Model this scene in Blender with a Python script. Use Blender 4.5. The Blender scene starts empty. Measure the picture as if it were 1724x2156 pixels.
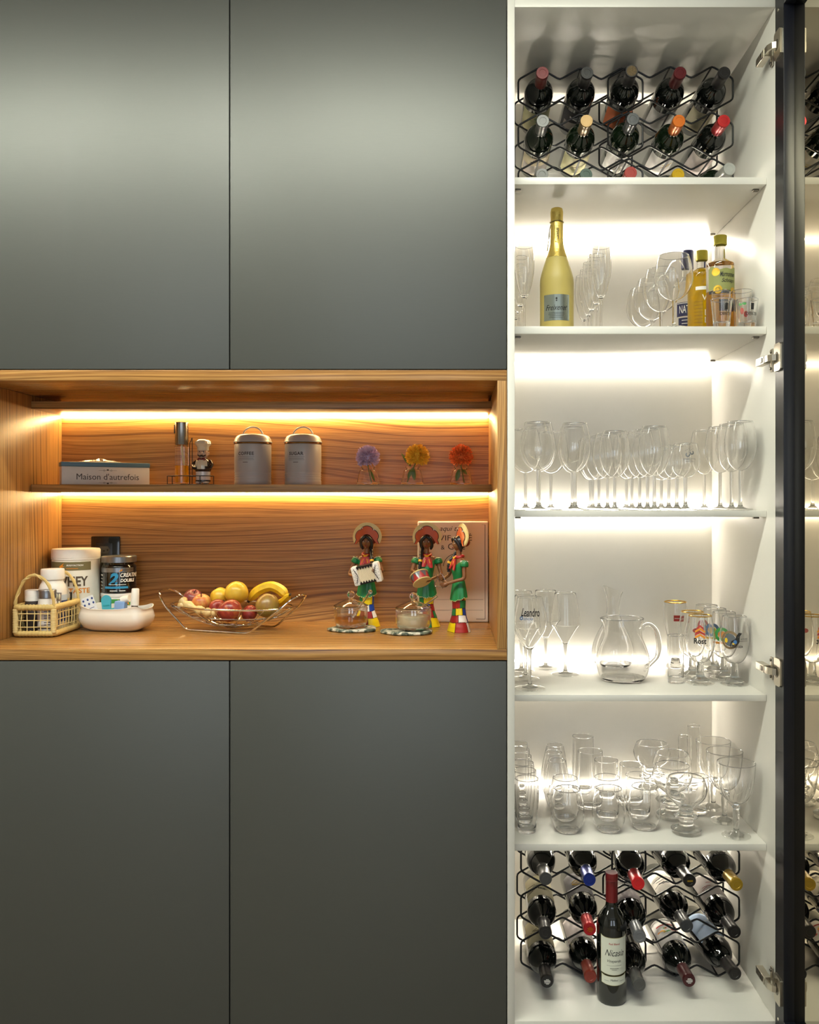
import bpy, bmesh, math, random
from mathutils import Vector, Matrix, Euler

PI = math.pi
random.seed(7)
SC = bpy.context.scene
COL = SC.collection

# ---------------------------------------------------------------- camera
K, F, VX, VY, HC = 2.03, 1870.0, 950.0, 1055.0, 1.35     # distance to the cabinet fronts, focal length in pixels, vanishing point, eye height
S = F / K


def X_(px, r=1.0):
    return (px - VX) * r / S


def Z_(py, r=1.0):
    return HC + (VY - py) * r / S


def Y_(r):
    return K * (r - 1.0)


cd = bpy.data.cameras.new('camera')
cam = bpy.data.objects.new('camera', cd)
COL.objects.link(cam)
cam.location = (0, -K, HC)
cam.rotation_euler = (PI / 2, 0, 0)
cd.sensor_fit = 'VERTICAL'
cd.sensor_height = 24.0
cd.sensor_width = 24.0 * 1724 / 2156
cd.lens = F / 2156 * 24.0
cd.shift_x = (862 - VX) / 2156
cd.shift_y = -(1078 - VY) / 2156
cd.clip_start = 0.02
SC.camera = cam

# ---------------------------------------------------------------- world, lights, exposure
w = bpy.data.worlds.new('world')
SC.world = w
w.use_nodes = True
w.node_tree.nodes['Background'].inputs[0].default_value = (0.75, 0.86, 1.0, 1)
w.node_tree.nodes['Background'].inputs[1].default_value = 0.5


def area(name, loc, rot, sx, sy, power, color):
    l = bpy.data.lights.new(name, 'AREA')
    l.shape = 'RECTANGLE'
    l.size, l.size_y, l.energy, l.color = sx, sy, power, color
    o = bpy.data.objects.new(name, l)
    COL.objects.link(o)
    o.location, o.rotation_euler = loc, rot
    return o


area('window_daylight', (-0.55, -4.30, 1.60), (PI / 2, 0, 0), 0.95, 1.6, 13, (0.80, 0.90, 1.0))
area('window_daylight', (1.10, -4.30, 1.60), (PI / 2, 0, 0), 0.95, 1.6, 13, (0.80, 0.90, 1.0))


CEIL = [(-1.42, -0.86), (-0.08, -0.86)]      # two linear ceiling lamps in front of the cupboards (built below)

vs = SC.view_settings
vs.view_transform = 'Standard'
vs.look = 'None'
vs.gamma = 1.0
vs.exposure = 0.0
vs.use_curve_mapping = False
SC.display_settings.display_device = 'sRGB'
cy = SC.cycles
cy.use_denoising = True
cy.max_bounces = 40
cy.diffuse_bounces = 5
cy.glossy_bounces = 6
cy.transmission_bounces = 40
cy.transparent_max_bounces = 64
cy.sample_clamp_indirect = 6.0
cy.caustics_reflective = False
cy.caustics_refractive = True
cy.blur_glossy = 0.5


# ---------------------------------------------------------------- helpers
def lin(c):
    out = []
    for v in c[:3]:
        v /= 255.0
        out.append(v / 12.92 if v <= 0.04045 else ((v + 0.055) / 1.055) ** 2.4)
    return (*out, 1.0)


MATS = {}


def N(nt, t, **kw):
    n = nt.nodes.new(t)
    for k, v in kw.items():
        setattr(n, k, v)
    return n


def base_mat(name):
    m = bpy.data.materials.new(name)
    m.use_nodes = True
    m.node_tree.nodes.clear()
    MATS[name] = m
    return m, m.node_tree


def pm(name, rgb, rough=0.5, metal=0.0, spec=0.5, coat=0.0, var=0.06, scale=60.0, bump=0.0, trans=0.0, sss=0.0, emit=None, es=0.0, stretch=(1, 1, 1), rough_var=0.0):
    """A principled material with a little procedural mottling of its colour and relief."""
    if name in MATS:
        return MATS[name]
    m, nt = base_mat(name)
    out = N(nt, 'ShaderNodeOutputMaterial')
    b = N(nt, 'ShaderNodeBsdfPrincipled')
    nt.links.new(b.outputs[0], out.inputs[0])
    c = lin(rgb)
    b.inputs['Roughness'].default_value = rough
    b.inputs['Metallic'].default_value = metal
    b.inputs['Specular IOR Level'].default_value = spec
    b.inputs['Coat Weight'].default_value = coat
    b.inputs['Transmission Weight'].default_value = trans
    b.inputs['Subsurface Weight'].default_value = sss
    if sss:
        b.inputs['Subsurface Radius'].default_value = (0.01, 0.006, 0.004)
    tc = N(nt, 'ShaderNodeTexCoord')
    mp = N(nt, 'ShaderNodeMapping')
    mp.inputs['Scale'].default_value = stretch
    nt.links.new(tc.outputs['Object'], mp.inputs[0])
    no = N(nt, 'ShaderNodeTexNoise')
    no.inputs['Scale'].default_value = scale
    no.inputs['Detail'].default_value = 4
    nt.links.new(mp.outputs[0], no.inputs['Vector'])
    rp = N(nt, 'ShaderNodeMixRGB')
    rp.blend_type = 'MIX'
    rp.inputs[1].default_value = tuple(max(0, v * (1 - var)) for v in c[:3]) + (1,)
    rp.inputs[2].default_value = tuple(min(1, v * (1 + var)) for v in c[:3]) + (1,)
    nt.links.new(no.outputs[0], rp.inputs[0])
    nt.links.new(rp.outputs[0], b.inputs['Base Color'])
    if bump:
        bp = N(nt, 'ShaderNodeBump')
        bp.inputs['Strength'].default_value = bump
        bp.inputs['Distance'].default_value = 0.002
        nt.links.new(no.outputs[0], bp.inputs['Height'])
        nt.links.new(bp.outputs[0], b.inputs['Normal'])
    if emit:
        b.inputs['Emission Color'].default_value = emit
        b.inputs['Emission Strength'].default_value = es
    return m


def emission_mat(name, col, strength):
    m, nt = base_mat(name)
    out = N(nt, 'ShaderNodeOutputMaterial')
    e = N(nt, 'ShaderNodeEmission')
    e.inputs[0].default_value = (*col, 1)
    e.inputs[1].default_value = strength
    nt.links.new(e.outputs[0], out.inputs[0])
    return m


def thin_glass(name, tint=(1, 1, 1), base=0.03, power=3.0, edge=0.95, rough=0.0, edge_tint=None):
    """Thin-walled glass: light goes straight through, the mirror share grows towards grazing angles."""
    m, nt = base_mat(name)
    out = N(nt, 'ShaderNodeOutputMaterial')
    t = N(nt, 'ShaderNodeBsdfTransparent')
    t.inputs[0].default_value = (*tint, 1)
    g = N(nt, 'ShaderNodeBsdfGlossy')
    g.inputs['Roughness'].default_value = rough
    g.inputs[0].default_value = (1, 1, 1, 1)
    lw = N(nt, 'ShaderNodeLayerWeight')
    lw.inputs[0].default_value = 0.5
    p = N(nt, 'ShaderNodeMath', operation='POWER')
    p.inputs[1].default_value = power
    nt.links.new(lw.outputs['Facing'], p.inputs[0])
    a = N(nt, 'ShaderNodeMath', operation='MULTIPLY_ADD')
    a.inputs[1].default_value = edge - base
    a.inputs[2].default_value = base
    nt.links.new(p.outputs[0], a.inputs[0])
    if edge_tint:
        mx = N(nt, 'ShaderNodeMixRGB')
        mx.inputs[1].default_value = (*tint, 1)
        mx.inputs[2].default_value = (*edge_tint, 1)
        nt.links.new(lw.outputs['Facing'], mx.inputs[0])
        nt.links.new(mx.outputs[0], t.inputs[0])
    mix = N(nt, 'ShaderNodeMixShader')
    nt.links.new(a.outputs[0], mix.inputs[0])
    nt.links.new(t.outputs[0], mix.inputs[1])
    nt.links.new(g.outputs[0], mix.inputs[2])
    nt.links.new(mix.outputs[0], out.inputs[0])
    return m


def solid_glass(name, tint=(1, 1, 1), ior=1.46, rough=0.0):
    m, nt = base_mat(name)
    out = N(nt, 'ShaderNodeOutputMaterial')
    g = N(nt, 'ShaderNodeBsdfGlass')
    g.inputs[0].default_value = (*tint, 1)
    g.inputs['Roughness'].default_value = rough
    g.inputs['IOR'].default_value = ior
    nt.links.new(g.outputs[0], out.inputs[0])
    return m


def liquid(name, tint, trans_share=0.35, base=None):
    """Coloured drink: part of the light goes through tinted, part is scattered inside."""
    m, nt = base_mat(name)
    out = N(nt, 'ShaderNodeOutputMaterial')
    t = N(nt, 'ShaderNodeBsdfTransparent')
    t.inputs[0].default_value = (*tint, 1)
    tl = N(nt, 'ShaderNodeBsdfTranslucent')
    tl.inputs[0].default_value = (*(base or tint), 1)
    mix = N(nt, 'ShaderNodeMixShader')
    mix.inputs[0].default_value = 1 - trans_share
    nt.links.new(t.outputs[0], mix.inputs[1])
    nt.links.new(tl.outputs[0], mix.inputs[2])
    g = N(nt, 'ShaderNodeBsdfGlossy')
    g.inputs['Roughness'].default_value = 0.05
    mx = N(nt, 'ShaderNodeMixShader')
    mx.inputs[0].default_value = 0.05
    nt.links.new(mix.outputs[0], mx.inputs[1])
    nt.links.new(g.outputs[0], mx.inputs[2])
    nt.links.new(mx.outputs[0], out.inputs[0])
    return m


def wood(name, grain='x', dark=(124, 83, 42), mid=(166, 118, 62), light=(188, 142, 82), seed=0.0, cathedral=1.0, rough=0.38):
    m, nt = base_mat(name)
    out = N(nt, 'ShaderNodeOutputMaterial')
    b = N(nt, 'ShaderNodeBsdfPrincipled')
    nt.links.new(b.outputs[0], out.inputs[0])
    tc = N(nt, 'ShaderNodeTexCoord')
    mp = N(nt, 'ShaderNodeMapping')
    mp.inputs['Location'].default_value = (seed, seed * 0.7, seed * 1.3)
    # grain direction gets compressed coordinates so the figure runs along it
    lo = 0.22
    sc = {'x': (lo, 1, 1), 'y': (1, lo, 1), 'z': (1, 1, lo)}[grain]
    mp.inputs['Scale'].default_value = sc
    nt.links.new(tc.outputs['Object'], mp.inputs[0])
    # slow wandering of the growth rings
    n1 = N(nt, 'ShaderNodeTexNoise')
    n1.inputs['Scale'].default_value = 3.2
    n1.inputs['Detail'].default_value = 2
    n1.inputs['Roughness'].default_value = 0.45
    nt.links.new(mp.outputs[0], n1.inputs['Vector'])
    sep = N(nt, 'ShaderNodeSeparateXYZ')
    nt.links.new(mp.outputs[0], sep.inputs[0])
    add0 = N(nt, 'ShaderNodeMath', operation='ADD')
    if grain == 'x':
        nt.links.new(sep.outputs['Z'], add0.inputs[0]); nt.links.new(sep.outputs['Y'], add0.inputs[1])
    elif grain == 'z':
        nt.links.new(sep.outputs['X'], add0.inputs[0]); nt.links.new(sep.outputs['Y'], add0.inputs[1])
    else:
        nt.links.new(sep.outputs['X'], add0.inputs[0]); nt.links.new(sep.outputs['Z'], add0.inputs[1])
    ma = N(nt, 'ShaderNodeMath', operation='MULTIPLY_ADD')
    ma.inputs[1].default_value = 0.20 * cathedral
    nt.links.new(n1.outputs[0], ma.inputs[0])
    nt.links.new(add0.outputs[0], ma.inputs[2])
    ring = N(nt, 'ShaderNodeMath', operation='MULTIPLY')
    ring.inputs[1].default_value = 120.0
    nt.links.new(ma.outputs[0], ring.inputs[0])
    # unequal ring widths: a one-dimensional noise of the ring coordinate
    nr = N(nt, 'ShaderNodeTexNoise', noise_dimensions='1D')
    nr.inputs['Scale'].default_value = 1.0
    nr.inputs['Detail'].default_value = 3
    nr.inputs['Roughness'].default_value = 0.62
    nt.links.new(ring.outputs[0], nr.inputs['W'])
    # pores: short fine streaks
    mp2 = N(nt, 'ShaderNodeMapping')
    k = 9.0
    mp2.inputs['Scale'].default_value = {'x': (k, 420, 420), 'y': (420, k, 420), 'z': (420, 420, k)}[grain]
    nt.links.new(tc.outputs['Object'], mp2.inputs[0])
    n2 = N(nt, 'ShaderNodeTexNoise')
    n2.inputs['Scale'].default_value = 1.0
    n2.inputs['Detail'].default_value = 3
    nt.links.new(mp2.outputs[0], n2.inputs['Vector'])
    cr = N(nt, 'ShaderNodeValToRGB')
    e = cr.color_ramp.elements
    e[0].position, e[0].color = 0.33, lin(dark)
    e[1].position, e[1].color = 0.47, lin(mid)
    x = e.new(0.40); x.color = lin(tuple((a + c) / 2 for a, c in zip(dark, mid)))
    x = e.new(0.72); x.color = lin(light)
    nt.links.new(nr.outputs[0], cr.inputs[0])
    mul = N(nt, 'ShaderNodeMixRGB', blend_type='MULTIPLY')
    mul.inputs[0].default_value = 0.55
    cr2 = N(nt, 'ShaderNodeValToRGB')
    cr2.color_ramp.elements[0].position, cr2.color_ramp.elements[0].color = 0.32, (0.45, 0.42, 0.4, 1)
    cr2.color_ramp.elements[1].position, cr2.color_ramp.elements[1].color = 0.56, (1, 1, 1, 1)
    nt.links.new(n2.outputs[0], cr2.inputs[0])
    nt.links.new(cr.outputs[0], mul.inputs[1])
    nt.links.new(cr2.outputs[0], mul.inputs[2])
    nt.links.new(mul.outputs[0], b.inputs['Base Color'])
    b.inputs['Roughness'].default_value = rough
    b.inputs['Specular IOR Level'].default_value = 0.5
    bp = N(nt, 'ShaderNodeBump')
    bp.inputs['Strength'].default_value = 0.12
    bp.inputs['Distance'].default_value = 0.001
    nt.links.new(n2.outputs[0], bp.inputs['Height'])
    nt.links.new(bp.outputs[0], b.inputs['Normal'])
    return m


def tag(o, label=None, cat=None, group=None, kind=None):
    if label: o['label'] = label
    if cat: o['category'] = cat
    if group: o['group'] = group
    if kind: o['kind'] = kind
    return o


def thing(name, label, cat, loc=(0, 0, 0), rot=(0, 0, 0), group=None):
    o = bpy.data.objects.new(name, None)
    o.empty_display_size = 0.05
    COL.objects.link(o)
    o.location = loc
    o.rotation_euler = rot
    return tag(o, label, cat, group)


def catmull(pts, n=4):
    """A smooth run through 2-D or 3-D points."""
    out = []
    P = [pts[0]] + list(pts) + [pts[-1]]
    for i in range(1, len(P) - 2):
        p0, p1, p2, p3 = P[i - 1], P[i], P[i + 1], P[i + 2]
        for j in range(n):
            t = j / n
            out.append(tuple(0.5 * (2 * b + (c - a) * t + (2 * a - 5 * b + 4 * c - d) * t * t + (3 * b - a - 3 * c + d) * t ** 3) for a, b, c, d in zip(p0, p1, p2, p3)))
    out.append(tuple(pts[-1]))
    return out


class MB:
    """Collects geometry and links it as one mesh object."""

    def __init__(self):
        self.v, self.f, self.m, self.cur = [], [], [], 0

    def mat(self, i):
        self.cur = i
        return self

    def face(self, idx):
        self.f.append(tuple(idx)); self.m.append(self.cur)

    def box(self, x0, x1, y0, y1, z0, z1, bev=0.0, M=None):
        if bev <= 0:
            b = len(self.v)
            vs_ = [(x, y, z) for z in (z0, z1) for y in (y0, y1) for x in (x0, x1)]
            if M: vs_ = [tuple(M @ Vector(v)) for v in vs_]
            self.v += vs_
            for q in ((0, 2, 3, 1), (4, 5, 7, 6), (0, 1, 5, 4), (2, 6, 7, 3), (0, 4, 6, 2), (1, 3, 7, 5)):
                self.face([b + i for i in q])
            return self
        bm = bmesh.new()
        bmesh.ops.create_cube(bm, size=1.0)
        for v in bm.verts:
            v.co = Vector(((x0 + x1) / 2 + v.co.x * (x1 - x0), (y0 + y1) / 2 + v.co.y * (y1 - y0), (z0 + z1) / 2 + v.co.z * (z1 - z0)))
        bmesh.ops.bevel(bm, geom=list(bm.edges), offset=bev, segments=2, affect='EDGES', profile=0.5)
        self.add_bm(bm, M)
        return self

    def add_bm(self, bm, M=None):
        b = len(self.v)
        bm.verts.index_update()
        self.v += [tuple(M @ v.co) if M else tuple(v.co) for v in bm.verts]
        for f in bm.faces:
            self.face([b + v.index for v in f.verts])
        bm.free()

    def lathe(self, prof, n=32, M=None, a0=0.0, a1=2 * PI, mats=None, rfun=None):
        """Revolve (r, z) points about local z; r = 0 makes a pole. rfun(angle, i) scales the radius."""
        full = abs(a1 - a0 - 2 * PI) < 1e-6
        cols = n if full else n + 1
        rings = []
        for i, (r, z) in enumerate(prof):
            if r <= 1e-7:
                self.v.append((0, 0, z)); rings.append([len(self.v) - 1])
            else:
                ring = []
                for j in range(cols):
                    a = a0 + (a1 - a0) * j / n
                    rr = r * (rfun(a, i) if rfun else 1)
                    self.v.append((rr * math.cos(a), rr * math.sin(a), z)); ring.append(len(self.v) - 1)
                rings.append(ring)
        st = len(self.v) - sum(len(r) for r in rings)
        if M:
            for i in range(st, len(self.v)):
                self.v[i] = tuple(M @ Vector(self.v[i]))
        for i in range(len(rings) - 1):
            A, B = rings[i], rings[i + 1]
            if mats: self.cur = mats[i]
            for j in range(n):
                k = (j + 1) % cols if full else j + 1
                if len(A) == 1 and len(B) == 1: continue
                if len(A) == 1: self.face((A[0], B[k], B[j]))
                elif len(B) == 1: self.face((A[j], A[k], B[0]))
                else: self.face((A[j], A[k], B[k], B[j]))
        return self

    def loft(self, rings, closed=True, cap0=True, cap1=True, matfun=None):
        """Skin a list of equal-length point rings."""
        b = len(self.v)
        n = len(rings[0])
        for r in rings:
            self.v += [tuple(p) for p in r]
        for i in range(len(rings) - 1):
            for j in range(n if closed else n - 1):
                k = (j + 1) % n
                if matfun: self.cur = matfun(i, j)
                self.face((b + i * n + j, b + i * n + k, b + (i + 1) * n + k, b + (i + 1) * n + j))
        if closed and cap0: self.face([b + j for j in reversed(range(n))])
        if closed and cap1: self.face([b + (len(rings) - 1) * n + j for j in range(n)])
        return self

    def tube(self, path, rad, n=8, closed=False, caps=True, M=None):
        P = [Vector(p) for p in path]
        if M: P = [M @ p for p in P]
        L = len(P)
        R = rad if isinstance(rad, (list, tuple)) else [rad] * L
        up = None
        rings = []
        for i in range(L):
            if closed: t = P[(i + 1) % L] - P[i - 1]
            elif i == 0: t = P[1] - P[0]
            elif i == L - 1: t = P[-1] - P[-2]
            else: t = (P[i + 1] - P[i]).normalized() + (P[i] - P[i - 1]).normalized()
            if t.length < 1e-9: t = Vector((0, 0, 1))
            t.normalize()
            if up is None:
                up = Vector((0, 0, 1)) if abs(t.z) < 0.9 else Vector((1, 0, 0))
            a = up - t * up.dot(t)
            if a.length < 1e-6:
                a = t.orthogonal()
            a.normalize()
            up = a
            c = t.cross(a)
            # widen the ring at a bend so the tube keeps its width
            rings.append([P[i] + (a * math.cos(2 * PI * j / n) + c * math.sin(2 * PI * j / n)) * R[i] for j in range(n)])
        b = len(self.v)
        for r in rings: self.v += [tuple(p) for p in r]
        for i in range(L if closed else L - 1):
            i2 = (i + 1) % L
            for j in range(n):
                k = (j + 1) % n
                self.face((b + i * n + j, b + i * n + k, b + i2 * n + k, b + i2 * n + j))
        if not closed and caps:
            self.face([b + j for j in reversed(range(n))])
            self.face([b + (L - 1) * n + j for j in range(n)])
        return self

    def ball(self, c, r, n=16, m=10, M=None, fun=None):
        r = (r, r, r) if isinstance(r, (int, float)) else r
        prof = []
        T = Matrix.Translation(Vector(c))
        if M: T = T @ M
        st = len(self.v)
        self.lathe([(math.sin(PI * i / m) if 0 < i < m else 0.0, -math.cos(PI * i / m)) for i in range(m + 1)], n)
        for i in range(st, len(self.v)):
            p = Vector(self.v[i])
            if fun: p = fun(p)
            self.v[i] = tuple(T @ Vector((p.x * r[0], p.y * r[1], p.z * r[2])))
        return self

    def prism(self, outline, t, M=None, bev=0.0):
        """A flat outline in local xy, t thick along local z (from 0 to t)."""
        b = len(self.v)
        n = len(outline)
        pts = [(x, y, 0) for x, y in outline] + [(x, y, t) for x, y in outline]
        if M: pts = [tuple(M @ Vector(p)) for p in pts]
        self.v += pts
        self.face([b + i for i in reversed(range(n))])
        self.face([b + n + i for i in range(n)])
        for i in range(n):
            k = (i + 1) % n
            self.face((b + i, b + k, b + n + k, b + n + i))
        return self

    def grid(self, nu, nv, fun):
        b = len(self.v)
        for j in range(nv + 1):
            for i in range(nu + 1):
                self.v.append(tuple(fun(i / nu, j / nv)))
        for j in range(nv):
            for i in range(nu):
                a = b + j * (nu + 1) + i
                self.face((a, a + 1, a + nu + 2, a + nu + 1))
        return self

    def build(self, name, mats, parent=None, smooth=True, ang=38.0, loc=None, rot=None):
        me = bpy.data.meshes.new(name)
        me.from_pydata(self.v, [], self.f)
        mats = mats if isinstance(mats, (list, tuple)) else [mats]
        for m in mats:
            me.materials.append(MATS[m] if isinstance(m, str) else m)
        if len(mats) > 1:
            me.polygons.foreach_set('material_index', [min(i, len(mats) - 1) for i in self.m])
        if smooth:
            me.polygons.foreach_set('use_smooth', [True] * len(me.polygons))
            me.update()
            me.set_sharp_from_angle(angle=math.radians(ang))
        me.update()
        o = bpy.data.objects.new(name, me)
        COL.objects.link(o)
        if parent is not None: o.parent = parent
        if loc is not None: o.location = loc
        if rot is not None: o.rotation_euler = rot
        return o


def copy_tree(o, parent=None):
    c = o.copy()
    COL.objects.link(c)
    if parent is not None: c.parent = parent
    for ch in list(o.children):
        copy_tree(ch, c)
    return c


_TXT = {}


def text_geo(s, shear=0.0, bold=0.0, spacing=1.0):
    """Outline letters as flat triangles in a unit box: (verts, faces, width, height)."""
    key = (s, shear, bold, spacing)
    if key not in _TXT:
        cu = bpy.data.curves.new('lettering', 'FONT')
        cu.body = s
        cu.size = 1.0
        cu.shear = shear
        cu.offset = bold
        cu.space_character = spacing
        cu.resolution_u = 3
        ob = bpy.data.objects.new('lettering', cu)
        me = ob.to_mesh()
        vs_ = [(v.co.x, v.co.y) for v in me.vertices]
        fs = [tuple(p.vertices) for p in me.polygons]
        ob.to_mesh_clear()
        bpy.data.objects.remove(ob)
        bpy.data.curves.remove(cu)
        x0, x1 = min(v[0] for v in vs_), max(v[0] for v in vs_)
        y0, y1 = min(v[1] for v in vs_), max(v[1] for v in vs_)
        _TXT[key] = ([((x - x0) / (x1 - x0) - 0.5, (y - y0) / (y1 - y0) - 0.5) for x, y in vs_], fs, x1 - x0, y1 - y0)
    return _TXT[key]


def put_text(mb, s, fun, u, v, w=None, h=None, shear=0.0, bold=0.0, spacing=1.0, rot=0.0, mirror=False):
    """Letters centred at (u, v) in the flat coordinates that fun turns into points of the surface."""
    vs_, fs, tw, th = text_geo(s, shear, bold, spacing)
    if w is None: w = h * tw / th
    if h is None: h = w * th / tw
    b = len(mb.v)
    ca, sa = math.cos(rot), math.sin(rot)
    for x, y in vs_:
        x *= w * (-1 if mirror else 1); y *= h
        mb.v.append(tuple(fun(u + x * ca - y * sa, v + x * sa + y * ca)))
    for f in fs:
        mb.face([b + i for i in f])
    return mb


def put_rect(mb, fun, u0, u1, v0, v1, nu=8):
    mb.grid(nu, 1, lambda a, c: fun(u0 + (u1 - u0) * a, v0 + (v1 - v0) * c))
    return mb


def put_poly(mb, fun, pts):
    """A flat filled outline, fanned from its middle."""
    cx = sum(p[0] for p in pts) / len(pts); cyy = sum(p[1] for p in pts) / len(pts)
    b = len(mb.v)
    mb.v.append(tuple(fun(cx, cyy)))
    for p in pts: mb.v.append(tuple(fun(*p)))
    n = len(pts)
    for i in range(n):
        mb.face((b, b + 1 + i, b + 1 + (i + 1) % n))
    return mb


def circ(cx, cyy, rx, ry=None, n=20, a0=0, a1=2 * PI):
    ry = rx if ry is None else ry
    return [(cx + rx * math.cos(a0 + (a1 - a0) * i / n), cyy + ry * math.sin(a0 + (a1 - a0) * i / n)) for i in range(n if abs(a1 - a0) > 6.28 else n + 1)]


def put_ring(mb, fun, cx, cyy, r0, r1, n=28, a0=0, a1=2 * PI):
    mb.grid(n, 1, lambda a, c: fun(cx + (r0 + (r1 - r0) * c) * math.cos(a0 + (a1 - a0) * a), cyy + (r0 + (r1 - r0) * c) * math.sin(a0 + (a1 - a0) * a)))
    return mb


def on_cyl(r, face=-PI / 2, lift=0.0004, sign=1):
    """u runs along the girth (as seen from outside, left to right), v along local z."""
    def f(u, v):
        a = face + sign * u / r
        return ((r + lift) * math.cos(a), (r + lift) * math.sin(a), v)
    return f


def on_prof(prof, face=-PI / 2, lift=0.0005):
    """Like on_cyl for a turned shape whose radius follows the (r, z) run prof."""
    def rad(z):
        for (r0, z0), (r1, z1) in zip(prof, prof[1:]):
            if min(z0, z1) <= z <= max(z0, z1) and z0 != z1:
                return r0 + (r1 - r0) * (z - z0) / (z1 - z0)
        return prof[-1][0]
    rm = max(p[0] for p in prof)
    def f(u, v):
        a = face + u / rm
        r = rad(v) + lift
        return (r * math.cos(a), r * math.sin(a), v)
    return f


def flat(M, lift=0.0004):
    """Local xy plane of matrix M; z of M points out of the surface."""
    def f(u, v):
        return M @ Vector((u, v, lift))
    return f

# ---------------------------------------------------------------- materials of the setting
pm('grey_laminate', (83, 84, 81), rough=0.47, metal=0.5, spec=1.0, var=0.05, scale=1.0, stretch=(25, 25, 900), bump=0.05)
pm('white_melamine', (222, 219, 211), rough=0.34, spec=0.45, var=0.012, scale=30)
pm('dark_gap', (20, 20, 20), rough=0.9)
pm('plaster', (214, 210, 202), rough=0.9, var=0.03, scale=25)
pm('ceiling_white', (232, 230, 224), rough=0.9, var=0.02, scale=25)
pm('floor_stone', (150, 142, 130), rough=0.35, var=0.12, scale=6)
pm('window_frame_white', (225, 225, 222), rough=0.5)
pm('black_anodised', (44, 45, 50), rough=0.36, metal=0.75, var=0.05, scale=200)
pm('black_profile', (20, 22, 32), rough=0.32, metal=0.0, spec=0.5, var=0.05, scale=200)
pm('nickel', (206, 198, 182), rough=0.28, metal=1.0, var=0.04, scale=150)
pm('dark_nickel', (120, 114, 104), rough=0.35, metal=1.0, var=0.04, scale=150)
pm('chrome', (225, 222, 218), rough=0.08, metal=1.0, var=0.01)
m, nt = base_mat('smoked_mirror')
_o = N(nt, 'ShaderNodeOutputMaterial'); _g = N(nt, 'ShaderNodeBsdfGlossy')
_g.inputs[0].default_value = (0.66, 0.60, 0.47, 1); _g.inputs['Roughness'].default_value = 0.0
nt.links.new(_g.outputs[0], _o.inputs[0])
wood('oak_back', 'x', seed=0.35, cathedral=1.5)
wood('oak_board', 'x', seed=2.7, cathedral=0.5, dark=(122, 88, 50), mid=(170, 128, 76), light=(192, 150, 96))
wood('oak_top', 'x', seed=5.1, cathedral=0.6, rough=0.27)
wood('oak_side', 'z', seed=1.9, cathedral=0.6, dark=(124, 84, 42), mid=(176, 128, 70), light=(198, 152, 90))
emission_mat('led_white', (1.0, 0.92, 0.775), 54.0)
emission_mat('led_white_added', (1.0, 0.92, 0.775), 170.0)  # for the extra strips added to brighten the top and bottom compartments
emission_mat('led_amber', (1.0, 0.73, 0.33), 62.0)
emission_mat('ceiling_lamp_glow', (0.98, 1.0, 0.85), 90.0)

# ---------------------------------------------------------------- the room
RX0, RX1, RY0, RY1, RZ = -2.7, 2.3, -4.4, 0.56, 2.70
floor = tag(MB().box(RX0, RX1, RY0, RY1, -0.05, 0).build('floor', 'floor_stone'), kind='structure')
tag(MB().box(RX0, RX1, RY0, RY1, RZ, RZ + 0.05).build('ceiling', 'ceiling_white'), kind='structure')
tag(MB().box(RX0, RX1, RY1, RY1 + 0.08, 0, RZ).build('wall_back', 'plaster'), kind='structure')
tag(MB().box(RX0 - 0.08, RX0, RY0, RY1, 0, RZ).build('wall_left', 'plaster'), kind='structure')
tag(MB().box(RX1, RX1 + 0.08, RY0, RY1, 0, RZ).build('wall_right', 'plaster'), kind='structure')
# rear wall with two window openings
wm = MB()
xs = [RX0, -1.05, -0.05, 0.6, 1.6, RX1]
for i in range(5):
    if i in (1, 3):
        wm.box(xs[i], xs[i + 1], RY0 - 0.08, RY0, 0, 0.78).box(xs[i], xs[i + 1], RY0 - 0.08, RY0, 2.42, RZ)
    else:
        wm.box(xs[i], xs[i + 1], RY0 - 0.08, RY0, 0, RZ)
tag(wm.build('wall_front', 'plaster'), kind='structure')
for k, (x0, x1) in enumerate(((-1.05, -0.05), (0.6, 1.6))):
    fm = MB()
    for a in (x0, (x0 + x1) / 2 - 0.02, x1 - 0.04):
        fm.box(a, a + 0.04, RY0 - 0.06, RY0 - 0.02, 0.78, 2.42)
    fm.box(x0, x1, RY0 - 0.06, RY0 - 0.02, 0.78, 0.82).box(x0, x1, RY0 - 0.06, RY0 - 0.02, 2.38, 2.42)
    tag(fm.build('window_%d' % (k + 1), 'window_frame_white'), kind='structure')
for i, (sx, sy) in enumerate(CEIL):
    t = thing('ceiling_light', 'slim linear ceiling lamp in front of the %s grey wall cupboard door' % ('left', 'right')[i], 'light', (sx, sy, RZ), group='ceiling lamps')
    MB().box(-0.64, 0.64, -0.055, 0.055, -0.03, -0.0005, 0.003).build('housing', 'window_frame_white', t)
    MB().box(-0.63, 0.63, -0.045, 0.045, -0.034, -0.0301).build('diffuser', 'ceiling_lamp_glow', t)

# ---------------------------------------------------------------- tall white cabinet
CX0, CX1, CI0, CI1 = X_(1068), 0.7565, X_(1083.5), X_(1632)
CD = Y_(1.244)
CB, CT = Z_(2150), Z_(15)
cab = thing('display_cabinet', 'tall white display cabinet with five lit shelves standing open at the right', 'cabinet', ((CX0 + CX1) / 2, CD / 2, 0))


def L(o, ox, oy, oz=0):
    return Matrix.Translation((-ox, -oy, -oz))


cox, coy = cab.location.x, cab.location.y


def cbox(name, mat, x0, x1, y0, y1, z0, z1, bev=0.0008, parent=cab):
    return MB().box(x0 - cox, x1 - cox, y0 - coy, y1 - coy, z0, z1, bev).build(name, mat, parent)


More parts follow.
